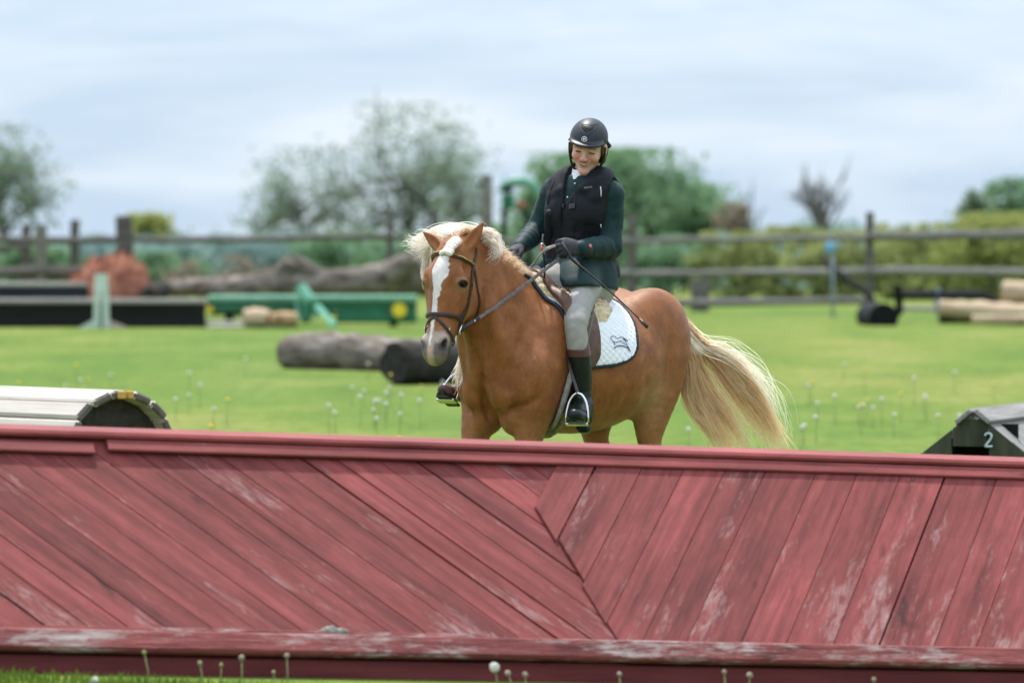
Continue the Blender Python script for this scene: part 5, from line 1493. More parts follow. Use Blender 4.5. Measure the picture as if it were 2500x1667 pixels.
def hsnap(t, n, m, off=.004): return snap(hh(t, n, m), off)
def tagged(name, label, cat): return empty(name, (HX, HY, 0), H_ROT, label, cat)

bridle = tagged('bridle', 'dark leather bridle with gold beaded browband on the pony\'s head', 'bridle')
# browband in two: dark leather with a row of gilt beads
bb = [hsnap(.100,-.03,.11), hsnap(.092,.005,.10), hsnap(.084,.05,.06), hsnap(.074,.08,.02), hsnap(.070,.08,-.02), hsnap(.074,.05,-.06), hsnap(.082,.005,-.10), hsnap(.09,-.03,-.11)]
strap(bb, .016, .008, 'browband', M_LEATHER, bridle, off=.005)
P_ = [snap(p, .010) for p in (Vector(q) for q in spline([tuple(b) for b in bb], 9))]
bm_ = MB()
for p in P_[2:-2]:
    bm_.lathe([(.0005,-.0052),(.0042,-.003),(.0055,0),(.0042,.003),(.0005,.0052)], p + Vector(-HD)*.003, n=8)
bm_.build('bead_row', M_BRASS, bridle, smooth=True)
bits = {}
for sd in (1, -1):
    cp = [hsnap(-.02,-.05,.03*sd), hsnap(.03,-.055,.085*sd), hsnap(.095,-.03,.11*sd), hsnap(.175,-.037,.11*sd), hsnap(.265,-.052,.10*sd), hsnap(.33,-.058,.085*sd), hsnap(.375,-.052,.075*sd)]
    strap(cp, .015, .006, 'cheekpiece', M_LEATHER, bridle, off=.005)
    th_ = [hsnap(.11,-.04,.11*sd), hsnap(.165,-.09,.115*sd), hsnap(.225,-.135,.10*sd), hsnap(.275,-.165,.06*sd), hsnap(.285,-.17,.0)]
    strap(th_, .011, .005, 'throatlatch', M_LEATHER, bridle, off=.005)
    nb = [hsnap(.355,.06,.0), hsnap(.352,.045,.05*sd), hsnap(.348,.0,.085*sd), hsnap(.350,-.04,.09*sd), hsnap(.375,-.085,.06*sd), hsnap(.38,-.11,.0)]
    strap(nb, .019, .007, 'noseband', M_LEATHER, bridle, off=.006)
    vn = [hsnap(.352,-.03,.09*sd), hsnap(.325,-.038,.09*sd), hsnap(.30,-.048,.09*sd), hsnap(.27,-.052,.10*sd)]
    strap(vn, .011, .006, 'noseband_hanger', M_LEATHER, bridle, off=.008)
    fl = [hsnap(.368,.06,.0), hsnap(.385,.05,.03*sd), hsnap(.415,.02,.065*sd), hsnap(.435,-.02,.07*sd), hsnap(.45,-.055,.055*sd), hsnap(.455,-.085,.0)]
    strap(fl, .014, .006, 'flash_strap', M_LEATHER, bridle, off=.006)
    # bit ring
    c = hsnap(.395,-.055,.08*sd, .016); bits[sd] = c
    ring = MB()
    ax1, ax2 = Vector(nrm(HD + .25*HN)), Vector(nrm(HN*.8 + HM*.45*sd))
    ring.tube([c + ax1*math.cos(a)*.030 + ax2*math.sin(a)*.026 for a in [2*math.pi*k/28 for k in range(29)]], .0036, n=6, cap=False)
    ring.build('bit_ring', M_STEEL, bridle, smooth=True)
    bk = MB(); q = hsnap(.41,.02,.065*sd, .012); bk.box(q, (.007,.007,.012), bev=.002); bk.build('buckle', M_STEEL, bridle)
    bk = MB(); q = hsnap(.185,-.042,.11*sd, .012); bk.box(q, (.009,.008,.014), bev=.002); bk.build('buckle', M_BRASS, bridle)

# saddle pad: quilted, wrapped over back and flanks
def skin(s, phi, off=0.0, zc=0.98):
    o_ = Vector((s, 0, zc)); d_ = Vector((0, math.sin(phi), math.cos(phi)))
    q, n, _, _ = H_BVH.ray_cast(o_, d_)
    if q is None: return o_, d_
    nn = n if n.dot(d_) > 0 else -n
    nn = (nn*.5 + d_*.5).normalized()
    return q + nn*off, nn
def wrap(name, sf, sr, phib, material, parent, off, nu=60, nv=120, quilt=0.0, thick=.008, both=True, lift=None, edge_drop=True, side=0):
    """Sheet laid over the horse: sf, sr give front and rear limits by share of the way down; phib the lower limit by share front to rear."""
    V, F = [], []
    fs = np.linspace(-1, 1, nv) if side == 0 else np.linspace(.02 if side else 0, 1, nv)*side
    cols = len(fs)
    for layer in (1, 0):
        for i in range(nu):
            u = i/(nu-1)
            for f in fs:
                a = abs(f)
                s = sf(a)*(1-u) + sr(a)*u
                ph = f*phib(u)
                p, n = skin(s, ph)
                o_ = off
                if lift: o_ += lift(s, ph, u, a)
                if layer and quilt:
                    L = ph*.29 + .0035*math.sin(s*31+ph*7)
                    g = 86.0*(1+.02*math.sin(ph*5+s*11))
                    q = min(abs(math.sin((s+L)*g)), abs(math.sin((s-L)*g)))
                    o_ += quilt*(min(q*1.6, 1.0)**.6)*min(1, u*22, (1-u)*22, (1-a)*26)
                if layer == 0: o_ -= thick
                V.append(p + n*o_)
    N = nu*cols
    for i in range(nu-1):
        for j in range(cols-1):
            a = i*cols + j
            F.append([a, a+1, a+cols+1, a+cols]); F.append([N+a+cols, N+a+cols+1, N+a+1, N+a])
    rim = [j for j in range(cols)] + [i*cols+cols-1 for i in range(1, nu)] + [(nu-1)*cols+j for j in range(cols-2, -1, -1)] + [i*cols for i in range(nu-2, 0, -1)]
    for a, b in zip(rim, rim[1:]+rim[:1]):
        F.append([b, a, N+a, N+b])
    o = mesh_obj(name, V, F, material, parent, smooth=True)
    return o, [V[i] for i in rim], [V[N+i] for i in rim]

pad = tagged('saddle_pad', 'white quilted saddle pad with navy binding under the saddle', 'saddle pad')
tri = lambda xs_, ys_: (lambda a: float(np.interp(a, xs_, ys_)))
p_sf = tri([0,.35,.6,.85,.93,1], [.135,.108,.104,.10,.088,.06])
p_sr = tri([0,.2,.4,.6,.75,.86,.93,.97,1], [-.43,-.425,-.40,-.378,-.350,-.330,-.300,-.265,-.22])
p_ph = tri([0,.3,.6,.85,1], [1.63,1.64,1.62,1.60,1.57])
pq, rim, rim2 = wrap('quilt', p_sf, p_sr, p_ph, M_PADWHITE, pad, .012, nu=110, nv=230, quilt=.0055, thick=.008)
b_ = MB(); rp = [(a+b)/2 for a, b in zip(rim, rim2)]; b_.tube(rp + rp[:1], .0100, n=6, cap=False); b_.build('binding', M_NAVY, pad, smooth=True)
# embroidered emblem: outline of a leaping animal
M_THREAD = mat('navy_thread', (.06,.075,.16), (.10,.12,.22), 200, rough=.7)
PADBVH = BVHTree.FromPolygons([v.co.copy() for v in pq.data.vertices], [tuple(p.vertices) for p in pq.data.polygons])
def on_pad(px, py, off):
    o_ = Vector(to_h(1250, HORIZON, 0.001)); d_ = Vector(to_h(px, py, 25.0)) - o_
    q, n, _, _ = PADBVH.ray_cast(o_, d_.normalized())
    return None if q is None else q - d_.normalized()*off
emb = MB()
E = [[(405,965),(420,950),(450,942),(478,950),(498,966),(530,976),(560,974),(590,963),(622,963),(648,972),(664,996),(690,1022),(732,1040)],
     [(405,965),(404,985),(418,1000),(426,1020),(440,1034),(456,1048),(480,1052),(520,1054),(560,1046),(600,1028)],
     [(440,1034),(462,1060),(476,1078),(486,1092),(470,1100),(478,1112)], [(600,1028),(636,1064),(672,1096),(700,1126),(730,1160),(760,1196),(782,1226),(752,1222),(738,1186),(712,1152)],
     [(640,972),(668,1024),(690,1064),(716,1110),(738,1150),(772,1206)], [(466,1172),(486,1150),(520,1130),(560,1120),(610,1124),(660,1136),(708,1164)], [(474,1178),(506,1146),(550,1132),(610,1132),(664,1146),(712,1168)],
     [(664,996),(676,986),(700,1008),(728,1036)]]
for line in E:
    pts = [on_pad(1440 + x/7.84, 700 + y/7.84, .006) for x, y in line]
    pts = [p for p in pts if p is not None]
    if len(pts) > 2: emb.tube([Vector(v) for v in spline([tuple(p) for p in pts], 3)], .0014, n=5)
emb.build('emblem', M_THREAD, pad, smooth=True)

# sheepskin half pad
fleece = tagged('sheepskin_half_pad', 'cream sheepskin half pad between saddle and white pad', 'half pad')
rs_ = np.random.RandomState(3)
hp, rim, _ = wrap('fleece', tri([0,.6,1],[.12,.115,.09]), tri([0,.5,.8,1],[-.315,-.31,-.28,-.22]), tri([0,.3,.8,1],[.55,.80,.92,.84]), M_FLEECE, fleece, .036, nu=70, nv=110, thick=.026,
     lift=lambda s, ph, u, a: .005*math.sin(s*90+ph*17)*math.sin(ph*41-s*30) - .018*max(0, a-.8)/.2 - .018*max(0, abs(u-.5)-.4)/.1)
gd = []
for k in range(0, len(hp.data.vertices)//2, 5):
    v = hp.data.vertices[k].co; n = (v - Vector((v.x, 0, .98))).normalized()
    gd.append([v - n*.004, v + n*.004, v + n*.008 + Vector((0,0,-.003))])
strands('wool', gd, 1600, .0013, M_FLEECE, fleece, spread=.004, seg=2, seed=31, wob=.003, discrete=True)

# saddle
saddle = tagged('saddle', 'brown leather jumping saddle with stirrups on the white pad', 'saddle')
sv = Vol(axis_steps(-.52,.22,.007), axis_steps(-.28,.28,.007), axis_steps(1.18,1.56,.007))
sv.limb([(.065,0,1.335,.055,.028),(.02,0,1.345,.075,.026),(-.08,0,1.325,.105,.024),(-.19,0,1.31,.135,.024),(-.27,0,1.325,.16,.024),(-.325,0,1.36,.15,.020)], k=.0, n=4)
sv.limb([(-.33,-.13,1.32,.018),(-.37,-.07,1.36,.018),(-.38,0,1.373,.018),(-.37,.07,1.36,.018),(-.33,.13,1.32,.018)], k=.02)
for sd in (1,-1):
    sv.limb([(.075,.025*sd,1.335,.024),(.065,.075*sd,1.295,.024),(.03,.12*sd,1.25,.020)], k=.03)
sV, sQ = sv.mesh(1)
mesh_obj('seat', sV, sQ, M_BROWN, saddle, smooth=True)
for sd in (1, -1):
    fl, rim, rim2 = wrap('flap', tri([0,.3,.55,.8,1],[.05,.10,.122,.112,.06]), tri([0,.3,.7,.9,1],[-.13,-.12,-.095,-.075,-.04]), tri([0,.5,1],[1.62,1.66,1.62]), M_BROWN, saddle, .030, nu=26, nv=46, thick=.006, side=sd,
         lift=lambda s, ph, u, a: .018*math.exp(-((u-.08)/.12)**2)*min(1, a*2)*(1 if a < .85 else .3))
    sk, _, _ = wrap('skirt', tri([0,.5,1],[.075,.06,.02]), tri([0,.5,1],[-.28,-.24,-.12]), tri([0,.5,1],[.66,.84,.70]), M_BROWN, saddle, .040, nu=24, nv=26, thick=.005, side=sd)
    kb, _, _ = wrap('knee_roll', tri([0,.5,1],[.075,.11,.115]), tri([0,.5,1],[.035,.06,.075]), tri([0,1],[1.46,1.50]), M_BROWN, saddle, .045, nu=8, nv=30, thick=.014, side=sd,
         lift=lambda s, ph, u, a: .010*math.sin(math.pi*u))
# girth: dark webbing with fleece sleeves, round under the chest
girth = tagged('girth', 'fleece-edged girth strap round the pony\'s chest behind the foreleg', 'girth')
def belt(name, sA, sB, off, material, a0, a1, th, bumpy=0.0, parent=girth):
    V, F = [], []
    nn_ = 90; prof = 10
    for i in range(nn_):
        ph = a0 + (a1-a0)*i/(nn_-1)
        sc_ = .055 + .05*math.sin(max(0, min(1, (abs(ph)-1.6)/1.4))*math.pi) - .02*max(0, (abs(ph)-2.2))
        for j in range(prof):
            t = 2*math.pi*j/prof
            s = sc_ + (sA+sB)/2 + (sA-sB)/2*math.cos(t)
            p, n = skin(s, ph)
            jit = bumpy*(math.sin(i*2.7+j*1.9)*math.sin(i*1.3-j*4.1))
            V.append(p + n*(off + th*math.sin(t) + jit))
    for i in range(nn_-1):
        for j in range(prof):
            F.append([i*prof+j, i*prof+(j+1) % prof, (i+1)*prof+(j+1) % prof, (i+1)*prof+j])
    return mesh_obj(name, V, F, material, parent, smooth=True)
belt('webbing', .035, -.035, .020, M_LEATHER, 1.35, 2*math.pi-1.35, .007)
belt('fleece_sleeve', .062, .030, .016, M_GREYFLEECE, 1.45, 2*math.pi-1.45, .013, .002)
belt('fleece_sleeve', -.030, -.062, .016, M_GREYFLEECE, 1.45, 2*math.pi-1.45, .013, .002)

# stirrups: leathers and irons
def iron(top, fwd, side_, name_parent):
    """Stirrup iron hanging at `top` (horse coordinates); fwd the direction the toe passes through."""
    up = Vector((0, 0, 1)); fwd = Vector(fwd).normalized(); lat = up.cross(fwd).normalized()
    up = fwd.cross(lat).normalized()
    pts = []
    for k in range(25):
        a = math.pi*k/24
        x = math.cos(a)*.050*(1 - .12*max(0, math.sin(a)-.6)); y = -.132 + .132*math.sin(a)**.8
        pts.append(top + lat*x + up*y)
    m = MB(); m.tube(pts, .0058, n=8, up=fwd)
    m.build('stirrup_iron', M_STEEL, name_parent, smooth=True)
    t = MB(); c = top + up*-.139
    t.box(c, (.104, .036, .012), Matrix((lat, fwd, up)).transposed(), bev=.004); t.build('stirrup_tread', M_STEEL, name_parent)
    t = MB(); t.box(c + up*.0085, (.082, .030, .006), Matrix((lat, fwd, up)).transposed(), bev=.002); t.build('tread_rubber', mat('yellow_rubber', (.20,.17,.05), (.30,.27,.09), 60, rough=.8), name_parent)
# ------------------------------------------------------------------ the rider
RB = np.array([0.307, 25.905, 1.30])                  # where she sits
def wp(px, py, d): return np.array(at(px, py, d))
def a3(p, *r): return tuple(p) + tuple(r)
person = empty('person', tuple(RB), 0, 'person in black riding helmet, black vest and dark green jacket riding the pony', 'person')
def rmesh(name, V, Q, material, parent=person, col=None, smooth=True):
    return mesh_obj(name, V - (RB if parent is person else 0), Q, material, parent, smooth=smooth, col=col)

RYA = R(30.0)
RF = np.array([-math.sin(RYA), -math.cos(RYA), 0]); RL = np.array([math.cos(RYA), -math.sin(RYA), 0]); RU = np.array([0, 0, 1.0])
SP = spline([(.310,25.905,1.34),(.308,25.915,1.44),(.312,25.91,1.54),(.318,25.895,1.64),(.326,25.885,1.73),(.331,25.875,1.80)], 2)
def spine(z):
    return np.array([np.interp(z, SP[:, 2], SP[:, 0]), np.interp(z, SP[:, 2], SP[:, 1]), z])

# arms and legs: joints
SH_R = spine(1.752) - RL*.148 + RF*.005; EL_R = wp(1311, 563, 25.99); WR_R = wp(1268, 604, 25.83); KN_R = wp(1241, 620, 25.76)
SH_L = spine(1.735) + RL*.134 - RF*.005; EL_L = wp(1492, 602, 25.80); WR_L = wp(1416, 606, 25.60); KN_L = wp(1368, 603, 25.545)
HIP_L = np.array([.350, 25.86, 1.375]); KNE_L = wp(1405, 792, 25.41); CALF_L = wp(1414, 868, 25.43); SHIN_L = wp(1420, 925, 25.45); ANK_L = wp(1422, 985, 25.46)
TOE_L = wp(1404, 1012, 25.27); BALL_L = wp(1409, 1014, 25.33); HEEL_L = wp(1427, 1030, 25.49)
def mirror_leg(s, l, z): return np.array(hw(s, l, z))
HIP_R = np.array([.245, 25.945, 1.365]); KNE_R = mirror_leg(.17, -.285, 1.215); CALF_R = mirror_leg(.10, -.335, 1.02); SHIN_R = mirror_leg(.085, -.345, .93); ANK_R = mirror_leg(.085, -.345, .84)
TOE_R = wp(1083, 950, 25.70); BALL_R = wp(1098, 960, 25.71); HEEL_R = mirror_leg(.07, -.345, .735)

def torso(v, g=0.0, k=0.0):
    rows = [(1.31,.160,.125),(1.38,.163,.122),(1.46,.140,.105),(1.53,.128,.096),(1.61,.138,.104),(1.69,.150,.108),(1.755,.148,.088),(1.795,.105,.065)]
    v.limb([a3(spine(z), a+g, b+g) for z, a, b in rows], lat=RL, k=k, n=3)
    for sd in (1, -1):
        v.ell(spine(1.655) + RF*.065 + RL*.062*sd, (.062+g*.6,.062+g*.6,.062+g*.6), .04)
def arm(v, side, g=0.0, k=.03, upto=1.0):
    S, E, W = (SH_R, EL_R, WR_R) if side < 0 else (SH_L, EL_L, WR_L)
    M1 = S*.5 + E*.5 + (np.array([0, .012, 0])); M2 = E*.5 + W*.5
    v.limb([a3(S, .057+g), a3(M1, .047+g), a3(E, .041+g)], k=k, n=3)
    v.limb([a3(E, .041+g), a3(M2, .039+g), a3(W, .028+g*.8)], k=.02, n=3)
def hand(v, side, g=0.0):
    W, K = (WR_R, KN_R) if side < 0 else (WR_L, KN_L)
    d = nrm(K - W)
    b = np.array([-.30,-.90,.30]) if side > 0 else np.array([-.62,-.50,.55])
    b = nrm(b - d*b.dot(d)); t = np.cross(d, b) if side < 0 else np.cross(b, d)
    if t[2] < 0: t = -t
    P = W + d*.048
    v.limb([a3(W - d*.012, .027+g, .021+g), a3(W + d*.03, .034+g, .019+g), a3(W + d*.078, .040+g, .018+g)], lat=t, k=.012, n=3)
    for i, (o, ln) in enumerate(((.031,.92),(.0105,1.0),(-.010,.95),(-.029,.78))):
        r0 = W + d*(.080 - .004*abs(i-1)) + t*o
        a = r0 + d*.026*ln - b*.012; c = a - b*.028*ln - d*.010; e = c - d*.024*ln - b*.002
        v.limb([a3(r0, .0100+g*.6), a3(a, .0092+g*.6), a3(c, .0088+g*.6), a3(e, .0078+g*.6)], k=.004, n=3)
    th0 = W + d*.028 + t*.028 - b*.006; th1 = th0 + d*.030 + t*.014 - b*.012; th2 = th1 + d*.028 - t*.002 - b*.014
    v.limb([a3(th0, .0135+g*.6), a3(th1, .0110+g*.6), a3(th2, .0088+g*.6)], k=.008, n=3)
    return W, d, b, t
def leg(v, side, g=0.0, k=.03, down=True):
    H, Kn, C, S, A = (HIP_L, KNE_L, CALF_L, SHIN_L, ANK_L) if side > 0 else (HIP_R, KNE_R, CALF_R, SHIN_R, ANK_R)
    m = H*.52 + Kn*.48 + np.array([-.010 if side > 0 else 0, -.005, .012])
    v.limb([a3(H, .092+g), a3(m, .068+g), a3(Kn*.75+m*.25, .050+g), a3(Kn*.80+C*.20 + np.array([0,.012,0]), .044+g), a3(C, .041+g), a3(S, .038+g)] + ([a3(A, .034+g)] if down else []), k=k, n=4)
def foot(v, side, g=0.0):
    A, B, T, Hh = (ANK_L, BALL_L, TOE_L, HEEL_L) if side > 0 else (ANK_R, BALL_R, TOE_R, HEEL_R)
    v.limb([a3(A, .034+g), a3(Hh + np.array([0,0,.018]), .032+g)], k=.03, n=1)
    mid = (A*.45 + B*.55)
    v.limb([a3(A*.8+Hh*.2, .034+g), a3(mid, .036+g, .033+g), a3(B, .040+g, .027+g), a3(T, .028+g, .020+g)], lat=np.cross(nrm(T-Hh), [0,0,1]), k=.03, n=3)

# head frame: turned a little left of the lens, bent down and to one side
f0 = np.array([-math.sin(R(13)), -math.cos(R(13)), 0]); l0 = np.array([math.cos(R(13)), -math.sin(R(13)), 0])
GF = math.cos(R(18))*f0 + math.sin(R(18))*np.array([0, 0, -1.0])
_u = np.cross(GF, l0)
GL = math.cos(R(9))*l0 - math.sin(R(9))*_u; GU = math.cos(R(9))*_u + math.sin(R(9))*l0
HC = wp(1428, 371, 25.75) - GF*.084
def hp_(f, l, u): return HC + GF*f + GL*l + GU*u
GA = [GF, GL, GU]
bx = axis_steps(-.46, .62, .010, .0030, HC[0]-.10, HC[0]+.10); by = axis_steps(25.10, 26.15, .010, .0032, HC[1]-.14, HC[1]+.12); bz = axis_steps(.58, 2.15, .010, .0030, HC[2]-.15, HC[2]+.06)
B_ = Vol(bx, by, bz)
torso(B_)
for sd in (1, -1):
    arm(B_, sd); hand(B_, sd, 0.001); leg(B_, sd); foot(B_, sd)
B_.limb([a3(spine(1.77), .062), a3(spine(1.80)*.5 + hp_(-.02,0,-.07)*.5, .052), a3(hp_(-.012,0,-.05), .052)], k=.03)
# skull, face
B_.ell(hp_(-.012,0,.030), (.094,.073,.090), .01, axes=GA)
B_.limb([a3(hp_(.025,0,.03), .066,.058), a3(hp_(.030,0,-.02), .064,.056), a3(hp_(.034,0,-.055), .051,.050), a3(hp_(.042,0,-.086), .032,.040)], lat=GL, k=.02)
B_.ell(hp_(.068,0,-.096), (.022,.021,.019), .02, axes=GA)                 # chin
for sd in (1, -1):
    B_.ell(hp_(.060,.038*sd,-.029), (.026,.024,.022), .016, axes=GA)       # smiling cheek
    B_.ell(hp_(.098,.031*sd,.000), (.014,.017,.0105), .012, axes=GA, sub=True)   # eye hollow
    B_.ell(hp_(.074,.031*sd,-.001), (.0155,.0165,.0125), .005, axes=GA)    # lids
    B_.limb([a3(hp_(.090,.016*sd,.017), .006), a3(hp_(.087,.033*sd,.021), .0065), a3(hp_(.074,.050*sd,.016), .006)], k=.012)  # brow
    B_.ell(hp_(.098,.0110*sd,-.033), (.010,.0085,.0075), .008, axes=GA)    # nostril wing
    B_.ell(hp_(-.012,.077*sd,-.008), (.020,.008,.030), .006, axes=GA)      # ear
    B_.limb([a3(hp_(.094,.018*sd,-.034), .003), a3(hp_(.086,.033*sd,-.047), .003), a3(hp_(.076,.038*sd,-.064), .003)], k=.008, sub=True)  # smile fold
B_.limb([a3(hp_(.089,0,.008), .008), a3(hp_(.098,0,-.010), .009), a3(hp_(.107,0,-.026), .0105)], k=.010)   # nose
B_.ell(hp_(.103,0,-.032), (.012,.012,.009), .008, axes=GA)
# open smile
B_.limb([a3(hp_(.078,-.035,-.0475), .0035), a3(hp_(.094,-.018,-.0570), .0060,.0075), a3(hp_(.097,0,-.060), .0068,.0085), a3(hp_(.094,.018,-.0570), .0060,.0075), a3(hp_(.078,.035,-.0475), .0035)], lat=GU, k=.004, sub=True)
B_.limb([a3(hp_(.080,-.030,-.046), .003), a3(hp_(.0925,-.014,-.0500), .004), a3(hp_(.0955,0,-.0515), .0042), a3(hp_(.0925,.014,-.0500), .004), a3(hp_(.080,.030,-.046), .003)], k=.004)
B_.limb([a3(hp_(.079,-.028,-.053), .003), a3(hp_(.089,-.014,-.0665), .0048), a3(hp_(.0915,0,-.0695), .0052), a3(hp_(.089,.014,-.0665), .0048), a3(hp_(.079,.028,-.053), .003)], k=.004)
BV, BQ = B_.mesh(1)
del B_
q = BV - HC; f_, l_, u_ = q @ GF, q @ GL, q @ GU
skin_c = np.tile(np.array([.62, .37, .29]), (len(BV), 1))
face = (f_ > .02) & (np.abs(l_) < .09) & (u_ > -.14) & (u_ < .07)
fa = face.astype(float)
skin_c = blend(skin_c, (.56, .20, .14), fa*.75*np.exp(-(((np.abs(l_)-.036)/.020)**2 + ((u_+.032)/.022)**2)))    # flushed cheeks
skin_c = blend(skin_c, (.55, .21, .15), fa*.6*np.exp(-((l_/.012)**2 + ((u_+.030)/.014)**2)))
ul = np.interp(np.abs(l_), [0,.013,.028,.04], [-.0515,-.0500,-.046,-.042]); ll = np.interp(np.abs(l_), [0,.014,.028,.04], [-.0695,-.0665,-.053,-.047])
lips = np.clip((.0042-np.abs(u_-ul))/.002, 0, 1) + np.clip((.0062-np.abs(u_-ll))/.002, 0, 1)
skin_c = blend(skin_c, (.48, .17, .15), np.clip(lips, 0, 1)*(np.abs(l_) < .030)*fa*.85)
ins = (u_ < ul-.002) & (u_ > ll+.003) & (np.abs(l_) < .029)
skin_c = blend(skin_c, (.10, .025, .025), ins*fa*.95)
brow_u = np.interp(np.abs(l_), [.012,.03,.052], [.017,.022,.016])
skin_c = blend(skin_c, (.12, .07, .045), np.clip((.0038-np.abs(u_-brow_u))/.002, 0, 1)*((np.abs(l_) > .012) & (np.abs(l_) < .050))*fa*.85)
eyeline = -.0015 - .10*(np.abs(l_)-.031)**2/.016
eyew = .0050*np.clip(1-((np.abs(l_)-.031)/.0155)**2, 0, 1)**.5
skin_c = blend(skin_c, (.05, .028, .022), np.clip((eyew-np.abs(u_-eyeline))/.0014, 0, 1)*fa*.95)
for sd in (1, -1):
    skin_c = blend(skin_c, (.14,.05,.04), fa*np.exp(-(((l_-.0095*sd)/.0042)**2 + ((u_+.0395)/.003)**2))*.9)
def skin_material():
    m, nt, b, out = nodes_of('skin')
    a = nt.nodes.new('ShaderNodeVertexColor'); a.layer_name = 'Col'
    n = noise_node(nt, (90, 90, 90), 5)
    r = ramp_node(nt, n.outputs['Fac'], [(.3, (.92,.90,.90)), (.7, (1.07,1.07,1.07))])
    nt.links.new(mixc(nt, 1.0, a.outputs[0], r.outputs[0], 'MULTIPLY'), b.inputs['Base Color'])
    b.inputs['Roughness'].default_value = .45; b.inputs['Specular IOR Level'].default_value = .35
    b.inputs['Subsurface Weight'].default_value = .12; b.inputs['Subsurface Scale'].default_value = .006
    b.inputs['Subsurface Radius'].default_value = (1.0, .35, .2)
    return m
rmesh('body', BV, BQ, skin_material(), col=skin_c)
# teeth: one slightly curved row
te = MB()
for i in range(-5, 6):
    x = i*.0047; f = .0908 - 17.0*x*x
    te.box(Vector(hp_(f, x, -.0575 + 9.0*x*x) - RB), (.0046, .006, .0095 - abs(i)*.0007), Matrix((Vector(GL), Vector(GF), Vector(GU))).transposed(), bev=.0012)
te.build('teeth', mat('teeth', (.78,.74,.68), (.84,.80,.74), 200, rough=.25), person, smooth=False)
# hair: drawn back under the helmet, seen at the temples
hv = Vol(axis_steps(HC[0]-.13, HC[0]+.13, .005), axis_steps(HC[1]-.16, HC[1]+.16, .005), axis_steps(HC[2]-.15, HC[2]+.17, .005))
hv.ell(hp_(-.022,0,.030), (.090,.077,.092), .0, axes=GA)
for sd in (1, -1):
    hv.limb([a3(hp_(.042,.067*sd,.02), .012,.020), a3(hp_(.02,.073*sd,-.015), .010,.018), a3(hp_(-.02,.070*sd,-.055), .014,.024), a3(hp_(-.06,.04*sd,-.07), .02)], lat=GL, k=.015)
hv.plane_cut(hp_(.047,0,0), GF)
hV, hQ = hv.mesh(1)
M_HAIRB = mat('brown_hair', (.045,.026,.014), (.11,.065,.035), 160, rough=.5, bump=.6, bscale=300, stretch=(1,1,.2), dist=.004)
rmesh('hair', hV, hQ, M_HAIRB)

# ---- clothes
M_JACKET = mat('dark_green_jacket', (.0028,.0190,.0205), (.0046,.0275,.0290), 30, rough=.62, spec=.22, bump=.25, bscale=420, dist=.002, sheen=.06)
M_VEST = mat('black_vest', (.0065,.0072,.0105), (.0105,.0115,.016), 60, rough=.66, spec=.22, bump=.35, bscale=500, dist=.002)
M_BREECH = mat('pale_breeches', (.275,.262,.235), (.33,.317,.288), 26, rough=.78, spec=.18, bump=.18, bscale=500, dist=.002)
M_BOOT = mat('dark_boot_leather', (.006,.009,.009), (.012,.016,.015), 24, rough=.36, spec=.3, bump=.12, bscale=90, dist=.004)
M_BOOTBROWN = mat('oxblood_boot_leather', (.065,.026,.020), (.10,.042,.032), 30, rough=.34, spec=.45)
M_GLOVE = mat('charcoal_glove', (.020,.020,.024), (.038,.036,.042), 70, rough=.7, bump=.4, bscale=260, dist=.003)
M_HELMET = mat('matt_black_helmet', (.015,.017,.023), (.020,.022,.029), 90, rough=.46, spec=.35, bump=.06, bscale=500, dist=.001)
M_STRAPB = mat('black_webbing', (.008,.008,.010), (.016,.016,.018), 120, rough=.7)
M_COLLAR = mat('white_stock_shirt', (.70,.72,.78), (.80,.81,.84), 50, rough=.8, bump=.2, bscale=200, dist=.003)

def wrinkle(V, N_amp, centre, rad, axis, freq, amp, seed=0):
    """Cloth folds across a limb: ridges along `axis` round a joint."""
    d = V - centre; r = np.linalg.norm(d, axis=1); w = np.exp(-(r/rad)**2)
    ph = (d @ nrm(axis))*freq + 1.4*vnoise(V, 7, seed) + .9*vnoise(V, 16, seed+1)
    return (w*amp*np.sin(ph))[:, None]*N_amp
def normals(V, Q):
    n = np.cross(V[Q[:, 2]]-V[Q[:, 0]], V[Q[:, 3]]-V[Q[:, 1]]); out = np.zeros_like(V)
    for k in range(4): np.add.at(out, Q[:, k], n)
    return out/(np.linalg.norm(out, axis=1)[:, None]+1e-12)

# jacket
J = Vol(axis_steps(-.10, .64, .0068), axis_steps(25.45, 26.2, .0068), axis_steps(1.22, 1.90, .0068))
torso(J, .012)
J.limb([a3(spine(1.36), .170,.140), a3(spine(1.30), .168,.145), a3(spine(1.27), .165,.145)], lat=RL, k=.03)     # skirt of the coat
# near-side panel over the thigh
J.limb([a3(wp(1412,640,25.82), .10,.10), a3(wp(1411,662,25.77), .104,.105), a3(wp(1410,688,25.70), .104,.11), a3(wp(1409,712,25.64), .100,.10)], lat=RL, k=.025)
J.limb([a3(spine(1.44)+RL*.08, .10,.12), a3(HIP_L + RL*.012 + RF*.01 + np.array([0,0,.0]), .122,.135), a3(HIP_L + RL*.014 + RF*.03 + np.array([0,0,-.05]), .122,.135)], lat=RL, k=.03)
J.limb([a3(HIP_R + np.array([-.03,-.03,.03]), .090,.080), a3(HIP_R*.80 + KNE_R*.20 + np.array([.0,-.0,.015]), .088,.084)], k=.04)
for sd in (1, -1): arm(J, sd, .010)
J.plane_cut(spine(1.83), (0,0,1))
